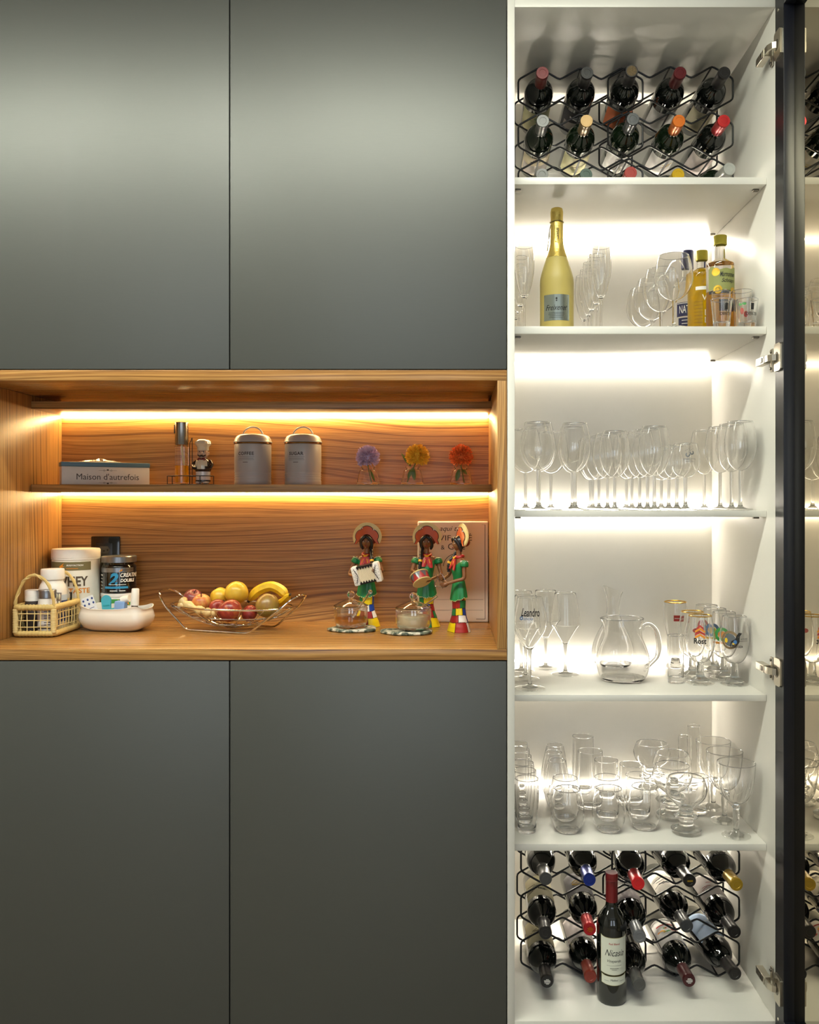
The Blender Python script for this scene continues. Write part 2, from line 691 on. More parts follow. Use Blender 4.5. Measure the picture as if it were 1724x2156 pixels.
cbox('side_panel', 'white_melamine', CX0, CI0, 0, CD, 0.0, CT + 0.018)
cbox('side_panel', 'white_melamine', CI1, CX1, 0, CD, 0.0, CT + 0.018)
cbox('back_panel', 'white_melamine', CI0, CI1, CD, CD + 0.006, CB - 0.018, CT + 0.018, 0)
cbox('top_panel', 'white_melamine', CI0, CI1, 0, CD, CT, CT + 0.018)
cbox('bottom_panel', 'white_melamine', CI0, CI1, 0, CD, CB - 0.018, CB)
SHY = Y_(1.027)
SH = {}
for k, (a, b) in enumerate(((373, 388), (687, 703), (1075, 1088.5), (1463, 1476.5), (1777, 1791.5))):
    zt, zb = Z_(a, 1.027), Z_(b, 1.027)
    SH[k + 1] = zt
    sh = cbox('shelf', 'white_melamine', CI0 + 0.0005, CI1 - 0.0008, SHY, CD - 0.014, zb, zt)
    # the light profile fills the slot behind the shelf and shows above and below it
    cbox('led_strip', 'led_white', CI0 + 0.002, CI1 - 0.004, CD - 0.0125, CD - 0.001, zb - 0.0035, zt + (0.0 if k == 0 else 0.005), 0, sh)
    if k == 0:        # extra strip, added to throw stronger light up past the bottles
        cbox('led_strip', 'led_white_added', CI0 + 0.002, CI1 - 0.004, CD - 0.0125, CD - 0.001, zt + 0.0002, zt + 0.014, 0, sh)
    if k == 4:  # extra strip, added to strengthen light and shadows on the cabinet floor
        cbox('led_strip', 'led_white_added', CI0 + 0.002, CI1 - 0.004, CD - 0.0125, CD - 0.001, zb - 0.0105, zb - 0.0037, 0, sh)
    for sx in (CI0 + 0.007, CI1 - 0.021):
        for sy in (SHY + 0.03, CD - 0.06):
            cbox('shelf_support', 'dark_nickel', sx, sx + 0.014, sy, sy + 0.012, zb - 0.0045, zb - 0.0002, 0.001, sh)
SH = {k: v + 0.0005 for k, v in SH.items()}
SH[6] = CB + 0.0005

# ---------------------------------------------------------------- black framed mirror door, open at a right angle
DX0, DX1 = X_(1632, 0.995), 0.7603
DY1 = Y_(0.995)
DY0 = DY1 - 0.60
DZ0, DZ1 = 0.145, Z_(12, 0.97) + 0.055
door = thing('mirror_door', 'black framed smoked mirror door swung open on the right of the white cabinet', 'door', (DX1, DY1, 0))


def dbox(name, mat, x0, x1, y0, y1, z0, z1, bev=0.0008, parent=None):
    return MB().box(x0 - DX1, x1 - DX1, y0 - DY1, y1 - DY1, z0, z1, bev).build(name, mat, parent or door)


SW = DY1 - Y_(0.970)
for y0, y1 in ((DY1 - SW, DY1), (DY0, DY0 + SW)):
    st = dbox('stile', 'black_profile', DX0 + 0.0006, DX1 + 0.005, y0, y1, DZ0, DZ1)
    dbox('stile_face', 'black_anodised', DX0, DX0 + 0.0006, y0 + 0.0004, y1 - 0.0004, DZ0 + 0.001, DZ1 - 0.001, 0, st)
for z0, z1 in ((DZ0, DZ0 + SW), (DZ1 - SW, DZ1)):
    dbox('rail', 'black_profile', DX0, DX1 + 0.005, DY0 + SW, DY1 - SW, z0, z1)
dbox('mirror_pane', 'smoked_mirror', DX1, DX1 + 0.0045, DY0 + SW, DY1 - SW, DZ0 + SW, DZ1 - SW, 0)
for py in (110, 757, 1409, 2066):
    z = Z_(py, 1.0)
    h = bpy.data.objects.new('hinge', None); COL.objects.link(h); h.parent = door
    h.location = (DX0 - DX1, 0, z)
    # cup plate on the stile
    pl = [(-0.044, -0.027), (-0.038, -0.031), (-0.010, -0.031), (-0.006, -0.027), (-0.006, 0.027), (-0.010, 0.031), (-0.038, 0.031), (-0.044, 0.027)]
    M = Matrix(((0, 0, -1, 0), (1, 0, 0, 0), (0, 1, 0, 0), (0, 0, 0, 1)))
    MB().prism(pl, 0.0055, M).build('cup_plate', 'nickel', h)
    MB().lathe([(0.0, 0.0062), (0.010, 0.0062), (0.0125, 0.0058), (0.0125, 0.0)], 20, M @ Matrix.Translation((-0.022, 0, 0))).build('cup', 'dark_nickel', h)
    # bent arm across to the side panel, its cover and the mounting plate
    run = [(-0.0055, -0.0235), (-0.0135, -0.0200), (-0.0195, -0.0080), (-0.0205, 0.0060), (-0.0185, 0.0180)]
    MB().loft([[(x - 0.0018, y - 0.0012, -0.0070), (x + 0.0018, y + 0.0012, -0.0070), (x + 0.0018, y + 0.0012, 0.0070), (x - 0.0018, y - 0.0012, 0.0070)] for x, y in run]).build('hinge_arm', 'nickel', h, ang=20)
    MB().box(-0.0225, -0.0060, 0.0120, 0.0640, -0.0088, 0.0088, 0.0008).build('arm_cover', 'nickel', h, smooth=False)
    MB().box(-0.0240, -0.0224, 0.0200, 0.0330, -0.0055, 0.0055, 0.0006).build('cover_clip', 'dark_nickel', h, smooth=False)
    MB().box(-0.0012, 0.0022, 0.016, 0.030, -0.026, 0.026, 0.001).build('mounting_plate', 'nickel', h).location.x = 0.0
    for s in (-1, 1):
        MB().lathe([(0.0, 0.004), (0.003, 0.0036), (0.0036, 0.0012), (0.0036, 0)], 12, Matrix.Translation((-0.001, 0.023, s * 0.019)) @ Matrix.Rotation(-PI / 2, 4, 'Y')).build('screw', 'dark_nickel', h)
for py in (20, 2147):
    MB().lathe([(0.0, 0.001), (0.0032, 0.001), (0.0035, 0)], 14, Matrix.Translation((DX0 - DX1, -0.018, Z_(py, 0.985))) @ Matrix.Rotation(-PI / 2, 4, 'Y')).build('rivet', 'nickel', door)

# ---------------------------------------------------------------- grey cupboards
GX0, GS0, GS1, GX1 = -1.52, X_(482), X_(484.6), X_(1066)
UZ0, UZ1 = Z_(777), CT + 0.05
LZ0, LZ1 = 0.10, Z_(1392.3)
for nm, lab, z0, z1 in (('wall_cupboard', 'grey wall cupboard with two handleless doors above the wooden niche', UZ0, UZ1),
                        ('base_cupboard', 'grey base cupboard with two handleless doors below the wooden niche', LZ0, LZ1)):
    t = thing(nm, lab, 'cabinet', (-0.7, 0, z0))
    def g(name, x0, x1, y0, y1, za, zb, mat='grey_laminate', bev=0.0008):
        return MB().box(x0 + 0.7, x1 + 0.7, y0, y1, za - z0, zb - z0, bev).build(name, mat, t)
    g('door', GX0, GS0, 0, 0.019, z0, z1)
    g('door', GS1, GX1, 0, 0.019, z0, z1)
    g('carcass', GX0, GX1, 0.022, 0.49, z0 + 0.001, z1 - 0.001, 'dark_gap', 0)
tag(MB().box(GX0, CX1, 0.05, 0.07, 0.0, 0.097).build('baseboard_back', 'grey_laminate'), kind='structure')
tag(MB().box(GX0, CX1, 0.02, 0.52, UZ1 + 0.002, RZ - 0.001).build('trim_1', 'plaster'), kind='structure')

# ---------------------------------------------------------------- wooden niche
ND = Y_(1.2316)
NX0, NX1, NX2 = -1.096, X_(1047), X_(1067)
NW0, NW1 = Z_(1390), Z_(1367)          # worktop
NT0, NT1 = Z_(801), Z_(779)            # head board
niche = thing('wooden_niche', 'oak veneered niche with worktop and inner shelf between the grey cupboards', 'niche', (-0.48, 0, NW0))


def nbox(name, mat, x0, x1, y0, y1, z0, z1, bev=0.0008, parent=None):
    return MB().box(x0 + 0.48, x1 + 0.48, y0, y1, z0 - NW0, z1 - NW0, bev).build(name, mat, parent or niche)


nbox('worktop', 'oak_top', NX0 - 0.02, NX2, 0, ND, NW0, NW1)
nbox('head_board', 'oak_top', NX0 - 0.02, NX2, 0, ND, NT0, NT1)
nbox('side_panel', 'oak_side', NX0 - 0.02, NX0, 0, ND, NW1 + 0.0003, NT0 - 0.0003)
nbox('side_panel', 'oak_side', NX1, NX2, 0, ND, NW1 + 0.0003, NT0 - 0.0003)
nbox('back_panel', 'oak_back', NX0 - 0.02, NX2, ND, ND + 0.012, NW0, NT1, 0)
NSY = Y_(1.1414)
NS0, NS1 = Z_(1036, 1.1414), Z_(1020, 1.1414)
NV0, NV1 = Z_(861, 1.1414), Z_(845, 1.1414)
for a, b in ((NS0, NS1), (NV0, NV1)):
    sh = nbox('shelf', 'oak_board', NX0 + 0.0003, NX1 - 0.0003, NSY, ND - (0.007 if a == NV0 else 0.0003), a, b)
    nbox('led_strip', 'led_amber', NX0 + 0.002, NX1 - 0.003, ND - 0.011, ND - 0.0005, a - 0.0068, a - 0.0004, 0, sh)
WT = NW1 + 0.0005      # worktop surface
WS = NS1 + 0.0005      # shelf surface

# ---------------------------------------------------------------- glass and bottle materials
solid_glass('clear_glass', tint=(1.0, 1.0, 1.0), ior=1.42)
thin_glass('foot_glass', tint=(0.985, 0.99, 0.985), base=0.04, power=2.5, edge=0.9)
solid_glass('stem_glass', tint=(1.0, 1.0, 1.0), ior=1.46)
thin_glass('etched_white', tint=(0.9, 0.9, 0.9), base=0.35, power=2, edge=0.6, rough=0.5)
m, nt = base_mat('rim_glint')  # whitish translucent mix that paints the bright light along glass rims
_o = N(nt, 'ShaderNodeOutputMaterial'); _g = N(nt, 'ShaderNodeBsdfGlossy'); _t = N(nt, 'ShaderNodeBsdfTranslucent'); _x = N(nt, 'ShaderNodeBsdfTransparent')
_g.inputs['Roughness'].default_value = 0.15
_m1 = N(nt, 'ShaderNodeMixShader'); _m2 = N(nt, 'ShaderNodeMixShader'); _m1.inputs[0].default_value = 0.5; _m2.inputs[0].default_value = 0.38
nt.links.new(_g.outputs[0], _m1.inputs[1]); nt.links.new(_t.outputs[0], _m1.inputs[2]); nt.links.new(_x.outputs[0], _m2.inputs[1]); nt.links.new(_m1.outputs[0], _m2.inputs[2]); nt.links.new(_m2.outputs[0], _o.inputs[0])


def rim_glint_bead(t, r, z, rad=0.0010, n=40):
    MB().tube([(r * math.cos(2 * PI * i / n), r * math.sin(2 * PI * i / n), z) for i in range(n)], rad, 6, closed=True).build('rim', 'rim_glint', t)  # ring added over the edge, its pale colour standing in for rim glints


pm('gold_rim', (205, 160, 62), rough=0.2, metal=1.0)
pm('print_black', (28, 26, 26), rough=0.6)
pm('print_blue', (70, 120, 180), rough=0.6)
pm('print_red', (176, 52, 44), rough=0.6)
pm('print_orange', (226, 140, 36), rough=0.6)
pm('print_yellow', (232, 190, 40), rough=0.6)
pm('print_green', (70, 160, 80), rough=0.6)
pm('print_tan', (126, 104, 74), rough=0.6)
pm('print_grey', (96, 100, 104), rough=0.6)
pm('print_white', (236, 234, 228), rough=0.6)
pm('wine_glass_dark', (9, 12, 9), rough=0.06, spec=0.6, coat=0.5, var=0.02)
pm('wine_glass_green', (14, 26, 12), rough=0.06, spec=0.6, coat=0.5, var=0.02)
pm('rack_wire', (16, 15, 16), rough=0.4, spec=0.4)

ORD = ['frontmost', 'second from front', 'third from front', 'fourth from front', 'fifth from front', 'sixth from front']


def stemware(name, label, cat, group, px_x, rho, zb, bowl, stem_r, foot_r, h, bowl_z, rim_t=0.0011, foot_h=0.007, rim=None, n=40, knob=None):
    """A footed glass of total height h; bowl is the (radius, height share from bowl_z to h) run of its outside."""
    t = thing(name, label, cat, (px_x, Y_(rho), zb), group=group)
    # foot
    fp = [(0, 0.0), (foot_r * 0.96, 0.0), (foot_r, 0.0012), (foot_r * 0.96, 0.0024), (foot_r * 0.5, foot_h * 0.62), (stem_r * 2.2, foot_h), (stem_r * 1.25, foot_h * 1.9)]
    fp = fp[:3] + catmull(fp[3:], 3)
    MB().lathe(fp, n).build('foot', 'foot_glass', t)
    z0 = foot_h * 1.9
    sp = [(foot_r * 0.55, foot_h * 0.60), (stem_r * 2.3, foot_h * 1.02), (stem_r * 1.25, z0)]
    if knob:
        for kr, kz in knob: sp.append((kr, kz))
    else:
        sp += [(stem_r, z0 + (bowl_z - z0) * 0.25), (stem_r, z0 + (bowl_z - z0) * 0.6), (stem_r * 1.15, z0 + (bowl_z - z0) * 0.85)]
    sp.append((bowl[0][0] * 0.9, bowl_z))
    sp = catmull(sp, 3)
    MB().lathe([(0, sp[0][1])] * 0 + sp, 16 if not knob else 28).build('stem', 'stem_glass', t)
    op = catmull([(r, bowl_z + s * (h - bowl_z)) for r, s in bowl], 5)
    op[0] = (sp[-1][0], bowl_z)
    ip = []
    for r, z in reversed(op):
        if r - rim_t < 0.006: break
        ip.append((r - rim_t, z if z > h - 0.0005 else z + rim_t * 0.5))
    ip = ip[:]
    zl = ip[-1][1]
    bp = op + [((op[-1][0] + ip[0][0]) / 2, h + rim_t * 0.5)] + ip + [(ip[-1][0] * 0.5, zl - 0.0015), (0, zl - 0.002)]
    MB().lathe(bp, n).build('bowl', 'clear_glass', t)
    if not rim: rim_glint_bead(t, op[-1][0] - rim_t / 2, h, max(0.0008, rim_t * 0.7))
    if rim:
        rr = op[-1][0] - rim_t / 2
        MB().tube([(rr * math.cos(2 * PI * i / 40), rr * math.sin(2 * PI * i / 40), h) for i in range(40)], 0.0013, 6, closed=True).build('gilt_rim', rim, t)
    return t, op


def tumbler(name, label, cat, group, x, rho, zb, outer, wall=0.0014, base=0.008, n=40):
    """A stemless glass: outer is its (r, z) run from the base ring up; the base is a thick solid disc."""
    t = thing(name, label, cat, (x, Y_(rho), zb), group=group)
    op = [(r, max(z, 0.0)) for r, z in catmull(outer, 4)]
    h = op[-1][1]
    ip = [(max(r - wall, 0.002), z) for r, z in reversed(op) if z > base + 0.004]
    r0 = ip[-1][0]
    ip += [(r0 * 0.93, base + 0.0012), (r0 * 0.6, base), (0, base - 0.0006)]
    bp = op + [(op[-1][0] - wall / 2, h + wall * 0.5)] + ip
    # one blown piece: walls and heel
    MB().lathe(bp, n).build('wall', 'clear_glass', t)
    rim_glint_bead(t, op[-1][0] - wall / 2, h, 0.0011)
    MB().lathe([(0, 0.0008), (op[0][0] * 0.7, 0.0006), (op[0][0], 0.0)] , n).build('heel', 'clear_glass', t)
    return t, op


# ---------------------------------------------------------------- wine racks
def rack(label, x_left, cols, pitch, zb, rows, row_pitch, r_front, r_back, extra_front=0.0):
    yf, yb = Y_(r_front) - extra_front, Y_(r_back) - extra_front
    t = thing('wine_rack', label, 'rack', (x_left, yf, zb), group='black wire wine racks')
    hv, sl = row_pitch * 0.463, row_pitch * 0.257      # upright and slope
    wr = 0.0025
    for r in range(rows):
        z0 = r * row_pitch
        pts = [(0, z0 + sl), (0, z0 + sl + hv)]
        for c in range(cols):
            if c: pts.append((c * pitch, z0 + sl + hv))
            pts.append(((c + 0.5) * pitch, z0 + 2 * sl + hv))
        pts += [(cols * pitch, z0 + sl + hv), (cols * pitch, z0 + sl)]
        for c in reversed(range(cols)):
            pts.append(((c + 0.5) * pitch, z0))
            if c: pts.append((c * pitch, z0 + sl))
        # round the bends of the wire
        rp = []
        n = len(pts)
        for i in range(n):
            p, q, s = Vector(pts[i - 1]), Vector(pts[i]), Vector(pts[(i + 1) % n])
            d = 0.007
            a = q + (p - q).normalized() * d; b = q + (s - q).normalized() * d
            for u in (0.0, 0.5, 1.0):
                rp.append((1 - u) ** 2 * a + 2 * u * (1 - u) * q + u * u * b)
        for nm, y in (('front_wire', 0.0), ('rear_wire', yb - yf)):
            MB().tube([(p.x, y, p.y + wr) for p in rp], wr, 7, closed=True).build(nm, 'rack_wire', t)
        for c in range(cols):
            for zz in ((z0 + 2 * sl + hv,) if r == rows - 1 else ()) + (z0,):
                MB().tube([((c + 0.5) * pitch, 0.002, zz + wr), ((c + 0.5) * pitch, yb - yf - 0.002, zz + wr)], wr * 0.9, 6).build('cross_rod', 'rack_wire', t)
    return t


rack('upper black wire wine rack on the top shelf next to the left panel', X_(1091, 1.125), 3, 0.1066, SH[1] + 0.0002, 3, 0.1176, 1.125, 1.192)
rack('upper black wire wine rack on the top shelf next to the right panel', X_(1279.5, 1.122), 3, 0.1066, SH[1] + 0.0002, 3, 0.1176, 1.122, 1.189, 0.002)
rack('lower black wire wine rack on the cabinet bottom next to the left panel', X_(1096.6, 1.0955), 3, 0.1040, SH[6] + 0.0002, 3, 0.1148, 1.0955, 1.16)
rack('lower black wire wine rack on the cabinet bottom next to the right panel', X_(1288, 1.0925), 3, 0.1057, SH[6] + 0.0002, 3, 0.1148, 1.0925, 1.157, 0.002)

# ---------------------------------------------------------------- wine bottles
WB = [(0.0, 0.004), (0.028, 0.0), (0.0352, 0.002), (0.0372, 0.006), (0.0374, 0.10), (0.0374, 0.180), (0.0370, 0.190), (0.0335, 0.206), (0.0255, 0.220), (0.0178, 0.230), (0.0150, 0.238), (0.0146, 0.250), (0.0142, 0.292)]
CAPP = [(0.0149, 0.242), (0.0151, 0.2425), (0.0150, 0.270), (0.0154, 0.2895), (0.0158, 0.291), (0.0158, 0.2985), (0.0150, 0.3005), (0.009, 0.3005), (0.0085, 0.2998), (0.0, 0.2998)]
LABEL_N = 0


def wine_bottle(label, tip, axis_to, cap, paper, roll=0.0, glass='wine_glass_dark', deco=None, span=1.25, group='wine bottles in the racks', z0=0.035, z1=0.150, cap_top=None, k=1.0):
    """tip: the closure's end; axis_to: a point behind it on the bottle's axis. roll 0 turns the label's middle up, pi down."""
    tip, back = Vector(tip), Vector(axis_to)
    d = (tip - back).normalized()
    x = d.cross(Vector((0, 0, 1))).normalized()
    yv = d.cross(x)
    # local z runs to the closure; local -y faces the label side
    up = x.cross(d)
    M = Matrix((x, -up, d)).transposed()
    M = Matrix.Rotation(roll, 3, d) @ M
    t = bpy.data.objects.new('wine_bottle', None); COL.objects.link(t)
    t.empty_display_size = 0.05
    t.rotation_euler = M.to_euler()
    t.location = tip - d * 0.3005 * k
    t.scale = (k, k, k)
    tag(t, label, 'bottle', group)
    MB().lathe(WB[:5] + catmull(WB[4:], 3)[1:], 36).build('glass_body', glass, t)
    MB().lathe(CAPP, 28).build('capsule', cap, t)
    if cap_top:
        MB().lathe([(0.0, 0.30085), (0.0125, 0.30085), (0.0128, 0.3004)], 24).build('capsule_disc', cap_top, t)
    if paper:
        r = 0.0374
        lb = MB()
        lb.lathe([(r + 0.0003, z0), (r + 0.0005, z0 + 0.002), (r + 0.0005, z1 - 0.002), (r + 0.0003, z1)], 26, a0=-PI / 2 - span, a1=-PI / 2 + span)
        lo = lb.build('label', paper, t)
        if deco:
            deco(on_cyl(r, lift=0.0009), lo)
    return t


def pts_cap(i):
    return i


CAPS = dict(wine_red=(112, 26, 28), black=(30, 28, 28), maroon=(96, 30, 34), grey=(84, 84, 82), slate=(58, 60, 62), tan=(122, 96, 54), copper=(205, 108, 30), red=(176, 30, 36),
            yellow=(196, 160, 30), green=(26, 58, 44), silver=(170, 172, 168), brick=(150, 46, 40), blue=(26, 52, 150), gold=(172, 140, 44), bright_red=(200, 26, 30), silver_grey=(120, 122, 126), burgundy=(66, 20, 24), rust=(128, 44, 30))
for kx, c in CAPS.items():
    pm('cap_' + kx, c, rough=0.3, metal=0.45 if kx in ('copper', 'red', 'maroon', 'tan', 'silver', 'gold', 'blue', 'silver_grey', 'yellow') else 0.1, spec=0.5, var=0.05, scale=80)
PAPERS = dict(cream=(214, 208, 164), black=(44, 44, 48), orange=(206, 110, 66), white=(226, 222, 216), beige=(212, 200, 168), pinkish=(222, 210, 206), pale=(216, 210, 196), pewter=(100, 96, 96), grey=(170, 162, 156), wheat=(196, 186, 150), ice=(160, 180, 206))
for kx, c in PAPERS.items():
    pm('paper_' + kx, c, rough=0.75, var=0.05, scale=40)


def sketch(col, seed, u0=-0.02, u1=0.02, v0=0.09, v1=0.135, n=5):
    """Loose engraved strokes, as on a vineyard print."""
    def d(f, par):
        rnd = random.Random(seed)
        mb = MB()
        for _ in range(n):
            u, v = rnd.uniform(u0, u1), rnd.uniform(v0, v1)
            run = [(u, v)]
            for _ in range(6):
                u += rnd.uniform(0.001, 0.006); v += rnd.uniform(-0.003, 0.003)
                run.append((u, v))
            mb.tube([f(*p) for p in run], 0.0005, 4)
        mb.build('print', col, par)
    return d


def emblem(col, v=0.12, u=0.0, r=0.008):
    def d(f, par):
        mb = MB()
        put_ring(mb, f, u, v, r * 0.72, r, 20)
        put_ring(mb, f, u, v, r * 0.2, r * 0.42, 12)
        put_rect(mb, f, u - 0.018, u - 0.011, v - 0.014, v - 0.012, 2)
        put_rect(mb, f, u - 0.004, u + 0.004, v - 0.017, v - 0.015, 2)
        put_rect(mb, f, u + 0.011, u + 0.018, v - 0.014, v - 0.012, 2)
        mb.build('emblem', col, par)
    return d


def bands(col, rows):
    def d(f, par):
        mb = MB()
        for v0, v1, w_ in rows: put_rect(mb, f, -w_, w_, v0, v1, 14)
        mb.build('printed_band', col, par)
    return d


def both(*ds):
    def d(f, par):
        for x in ds: x(f, par)
    return d


def dots(f, par):
    rnd = random.Random(3)
    for col, k in (('print_red', 4), ('print_orange', 4), ('print_green', 3), ('print_yellow', 4)):
        mb = MB()
        for _ in range(k):
            put_poly(mb, f, circ(rnd.uniform(-0.03, 0.03), rnd.uniform(0.105, 0.128), 0.0045, 0.003, 10))
        mb.build('printed_spots', col, par)


def swirl(col):
    def d(f, par):
        mb = MB()
        for s in range(4):
            mb.tube([f(-0.02 + 0.04 * i / 8, 0.108 + s * 0.006 + 0.006 * math.sin(i * 0.9 + s)) for i in range(9)], 0.0009, 4)
        mb.build('print', col, par)
    return d


ZT = [SH[1] + 0.0002 + (2 - r) * 0.1176 + 0.0505 for r in range(3)]
tops = [
    # row, column, tip px, cap, paper, words, deco, glass
    (0, 0, 1142, 'wine_red', 'cream', 'dark red capsule, pale yellow label', emblem('print_green', 0.118, 0, 0.006), 'wine_glass_dark'),
    (0, 1, 1236, 'black', 'black', 'black capsule, black and silver label', both(swirl('print_white'), bands('paper_grey', ((0.05, 0.092, 0.035),))), 'wine_glass_dark'),
    (0, 2, 1330, 'black', 'orange', 'black capsule flecked gold, orange label', sketch('print_red', 5), 'wine_glass_dark'),
    (0, 3, 1432, 'maroon', 'white', 'maroon foil capsule, plain white label', bands('print_grey', ((0.118, 0.1195, 0.014), (0.112, 0.1128, 0.010))), 'wine_glass_dark'),
    (0, 4, 1525, 'black', 'beige', 'black capsule, beige label with oval emblem', emblem('print_black', 0.128), 'wine_glass_dark'),
    (1, 0, 1142.8, 'grey', 'beige', 'dark grey capsule, cream and silver label', both(bands('paper_grey', ((0.04, 0.1, 0.04),)), sketch('print_black', 8, n=3, v0=0.12)), 'wine_glass_green'),
    (1, 1, 1235, 'tan', 'cream', 'tan topped capsule, cream label', sketch('print_tan', 4, n=3), 'wine_glass_green'),
    (1, 2, 1332.6, 'slate', 'white', 'slate grey capsule, white curved line label', sketch('print_grey', 12, n=6), 'wine_glass_green'),
    (1, 3, 1429.6, 'copper', 'white', 'copper orange capsule, white label', sketch('print_yellow', 9, n=3), 'wine_glass_green'),
    (1, 4, 1524, 'red', 'pinkish', 'bright red foil capsule, pinkish label', None, 'wine_glass_dark'),
    (2, 0, 1141, 'grey', 'yel', 'grey capsule, yellow label', None, 'wine_glass_green'),
    (2, 1, 1234, 'green', 'white', 'dark green capsule', None, 'wine_glass_green'),
    (2, 2, 1328, 'brick', 'white', 'brick red capsule', None, 'wine_glass_dark'),
    (2, 3, 1428, 'yellow', 'yel', 'yellow capsule, yellow label', None, 'wine_glass_green'),
    (2, 4, 1536, 'silver', 'pinkish', 'pale silver capsule', None, 'wine_glass_green'),
]
pm('paper_yel', (236, 204, 20), rough=0.6)
pm('fleck_gold', (84, 66, 32), rough=0.35, metal=0.3, var=0.8, scale=250)
ROWN = ['top', 'middle', 'bottom']
COLN = ['first', 'second', 'third', 'fourth', 'fifth']
bx = [0.2258, 0.3324, 0.4466, 0.5612, 0.6678]
lift = [0.001, 0.001, 0.0055, 0.001, 0.001]
for r, c, px, cap, pap, words, deco, gl in tops:
    rho = 1.07 if r < 2 else (1.088 if c < 4 else 1.075)
    z = ZT[r] + lift[c] + (0.004 if (r, c) == (2, 4) else 0)
    tp = Vector((X_(px, rho), Y_(rho), z ))
    bk = Vector((bx[c], Y_(1.15), z ))
    wine_bottle('wine bottle, %s, %s row of upper racks, %s column' % (words, ROWN[r], COLN[c]), tp, bk, 'cap_' + cap, 'paper_' + pap, PI, gl, deco,
                cap_top={(0, 2): 'fleck_gold', (1, 1): 'cap_tan'}.get((r, c)), z1=0.150 if r < 2 else 0.172, span=1.2, k=0.985)
    

lows = [
    (0, 0, (1149, 1851), (1141, 1816.6), 'grey', None, 'charcoal capsule'),
    (0, 1, (1241, 1853), (1229.4, 1816.6), 'blue', None, 'bright blue capsule'),
    (0, 2, (1340, 1861), (1323.7, 1818.5), 'bright_red', None, 'shiny red capsule'),
    (0, 3, (1456.6, 1855), (1425.8, 1818.5), 'black', 'pewter', 'black capsule with gold stamp'),
    (0, 4, (1554.7, 1863), (1518, 1824), 'gold', 'pale', 'gold capsule'),
    (1, 0, (1148.6, 1965), (1142, 1918.6), 'black', 'wheat', 'black capsule, engraved cream label'),
    (1, 1, (1241.7, 1957), (1229.4, 1911), 'red', 'pewter', 'red foil capsule, gold scrolled grey label'),
    (1, 2, (1341, 1972.5), (1325.7, 1913), 'silver_grey', 'pinkish', 'silver grey capsule'),
    (1, 3, (1449, 1951), (1424, 1909), 'slate', 'pale', 'slate capsule, cream label with tree engraving'),
    (1, 4, (1549, 1963), (1518, 1918.6), 'black', 'grey', 'glossy black capsule, grey label'),
    (2, 0, (1151.6, 2067), (1142.8, 2013), 'black', 'wheat', 'black capsule with printed end'),
    (2, 1, (1243, 2057), (1229, 2007), 'rust', 'pinkish', 'rust red capsule'),
    (2, 2, (1340, 2074.5), (1333, 2000), 'grey', None, 'black neck, grey capsule end'),
    (2, 3, (1452.7, 2065), (1422, 2011), 'burgundy', 'white', 'burgundy capsule, white label with coloured spots'),
    (2, 4, (1554.7, 2051), (1510.5, 1997.5), 'black', 'ice', 'long black capsule, pale blue label'),
]
LOWD = {(1, 0): sketch('print_black', 21, n=8, v0=0.1, v1=0.145), (1, 1): swirl('print_yellow'), (1, 2): sketch('print_tan', 2, n=4), (1, 3): sketch('print_grey', 31, n=10), (1, 4): sketch('print_red', 6, n=3),
        (2, 0): sketch('print_tan', 17, n=6), (2, 3): both(bands('print_red', ((0.086, 0.092, 0.03),)), dots), (2, 4): sketch('print_white', 18, n=6), (0, 3): None}
ZL = [SH[6] + 0.0002 + (2 - r) * 0.1148 + 0.0490 for r in range(3)]
bx2 = [0.2263, 0.3303, 0.4430, 0.5595, 0.6652]
lift2 = [0.0018, 0.0018, 0.0085, 0.0018, 0.0030]
for r, c, tp, sh_, cap, pap, words in lows:
    zr = ZL[r] + lift2[c]
    rt = (zr - HC) * S / (VY - tp[1])
    tipv = Vector((bx2[c] + (X_(tp[0], rt) - bx2[c]) * (0.7 if c > 2 else 0.4 if c == 2 else 1), Y_(rt), zr))
    bk = Vector((bx2[c], Y_(1.125), zr))
    b = wine_bottle('wine bottle, %s, %s row of lower racks, %s column' % (words, ROWN[r], COLN[c]), tipv, bk, 'cap_' + cap, ('paper_' + pap) if pap else None, 0.0, 'wine_glass_dark', LOWD.get((r, c)),
                    z0=0.055, z1=0.172, span=1.15, k=0.965)
    if (r, c) in ((2, 0), (2, 3), (1, 1), (0, 3)):
        mb = MB()
        rnd = random.Random(r * 7 + c)
        f = flat(Matrix.Translation((0, 0, 0.3005)), 0.0004)
        if (r, c) == (0, 3):
            put_rect(mb, f, -0.007, 0.007, -0.002, 0.002)
        else:
            for v, hw in ((0.0055, 0.0045), (0.0028, 0.0075), (0.0001, 0.0085), (-0.0026, 0.0075), (-0.0053, 0.0045)):
                put_rect(mb, f, -hw, hw * rnd.uniform(0.5, 1), v - 0.0007, v + 0.0007)
        mb.build('stamp', {(0, 3): 'cap_gold', (1, 1): 'cap_copper'}.get((r, c), 'print_white'), b)

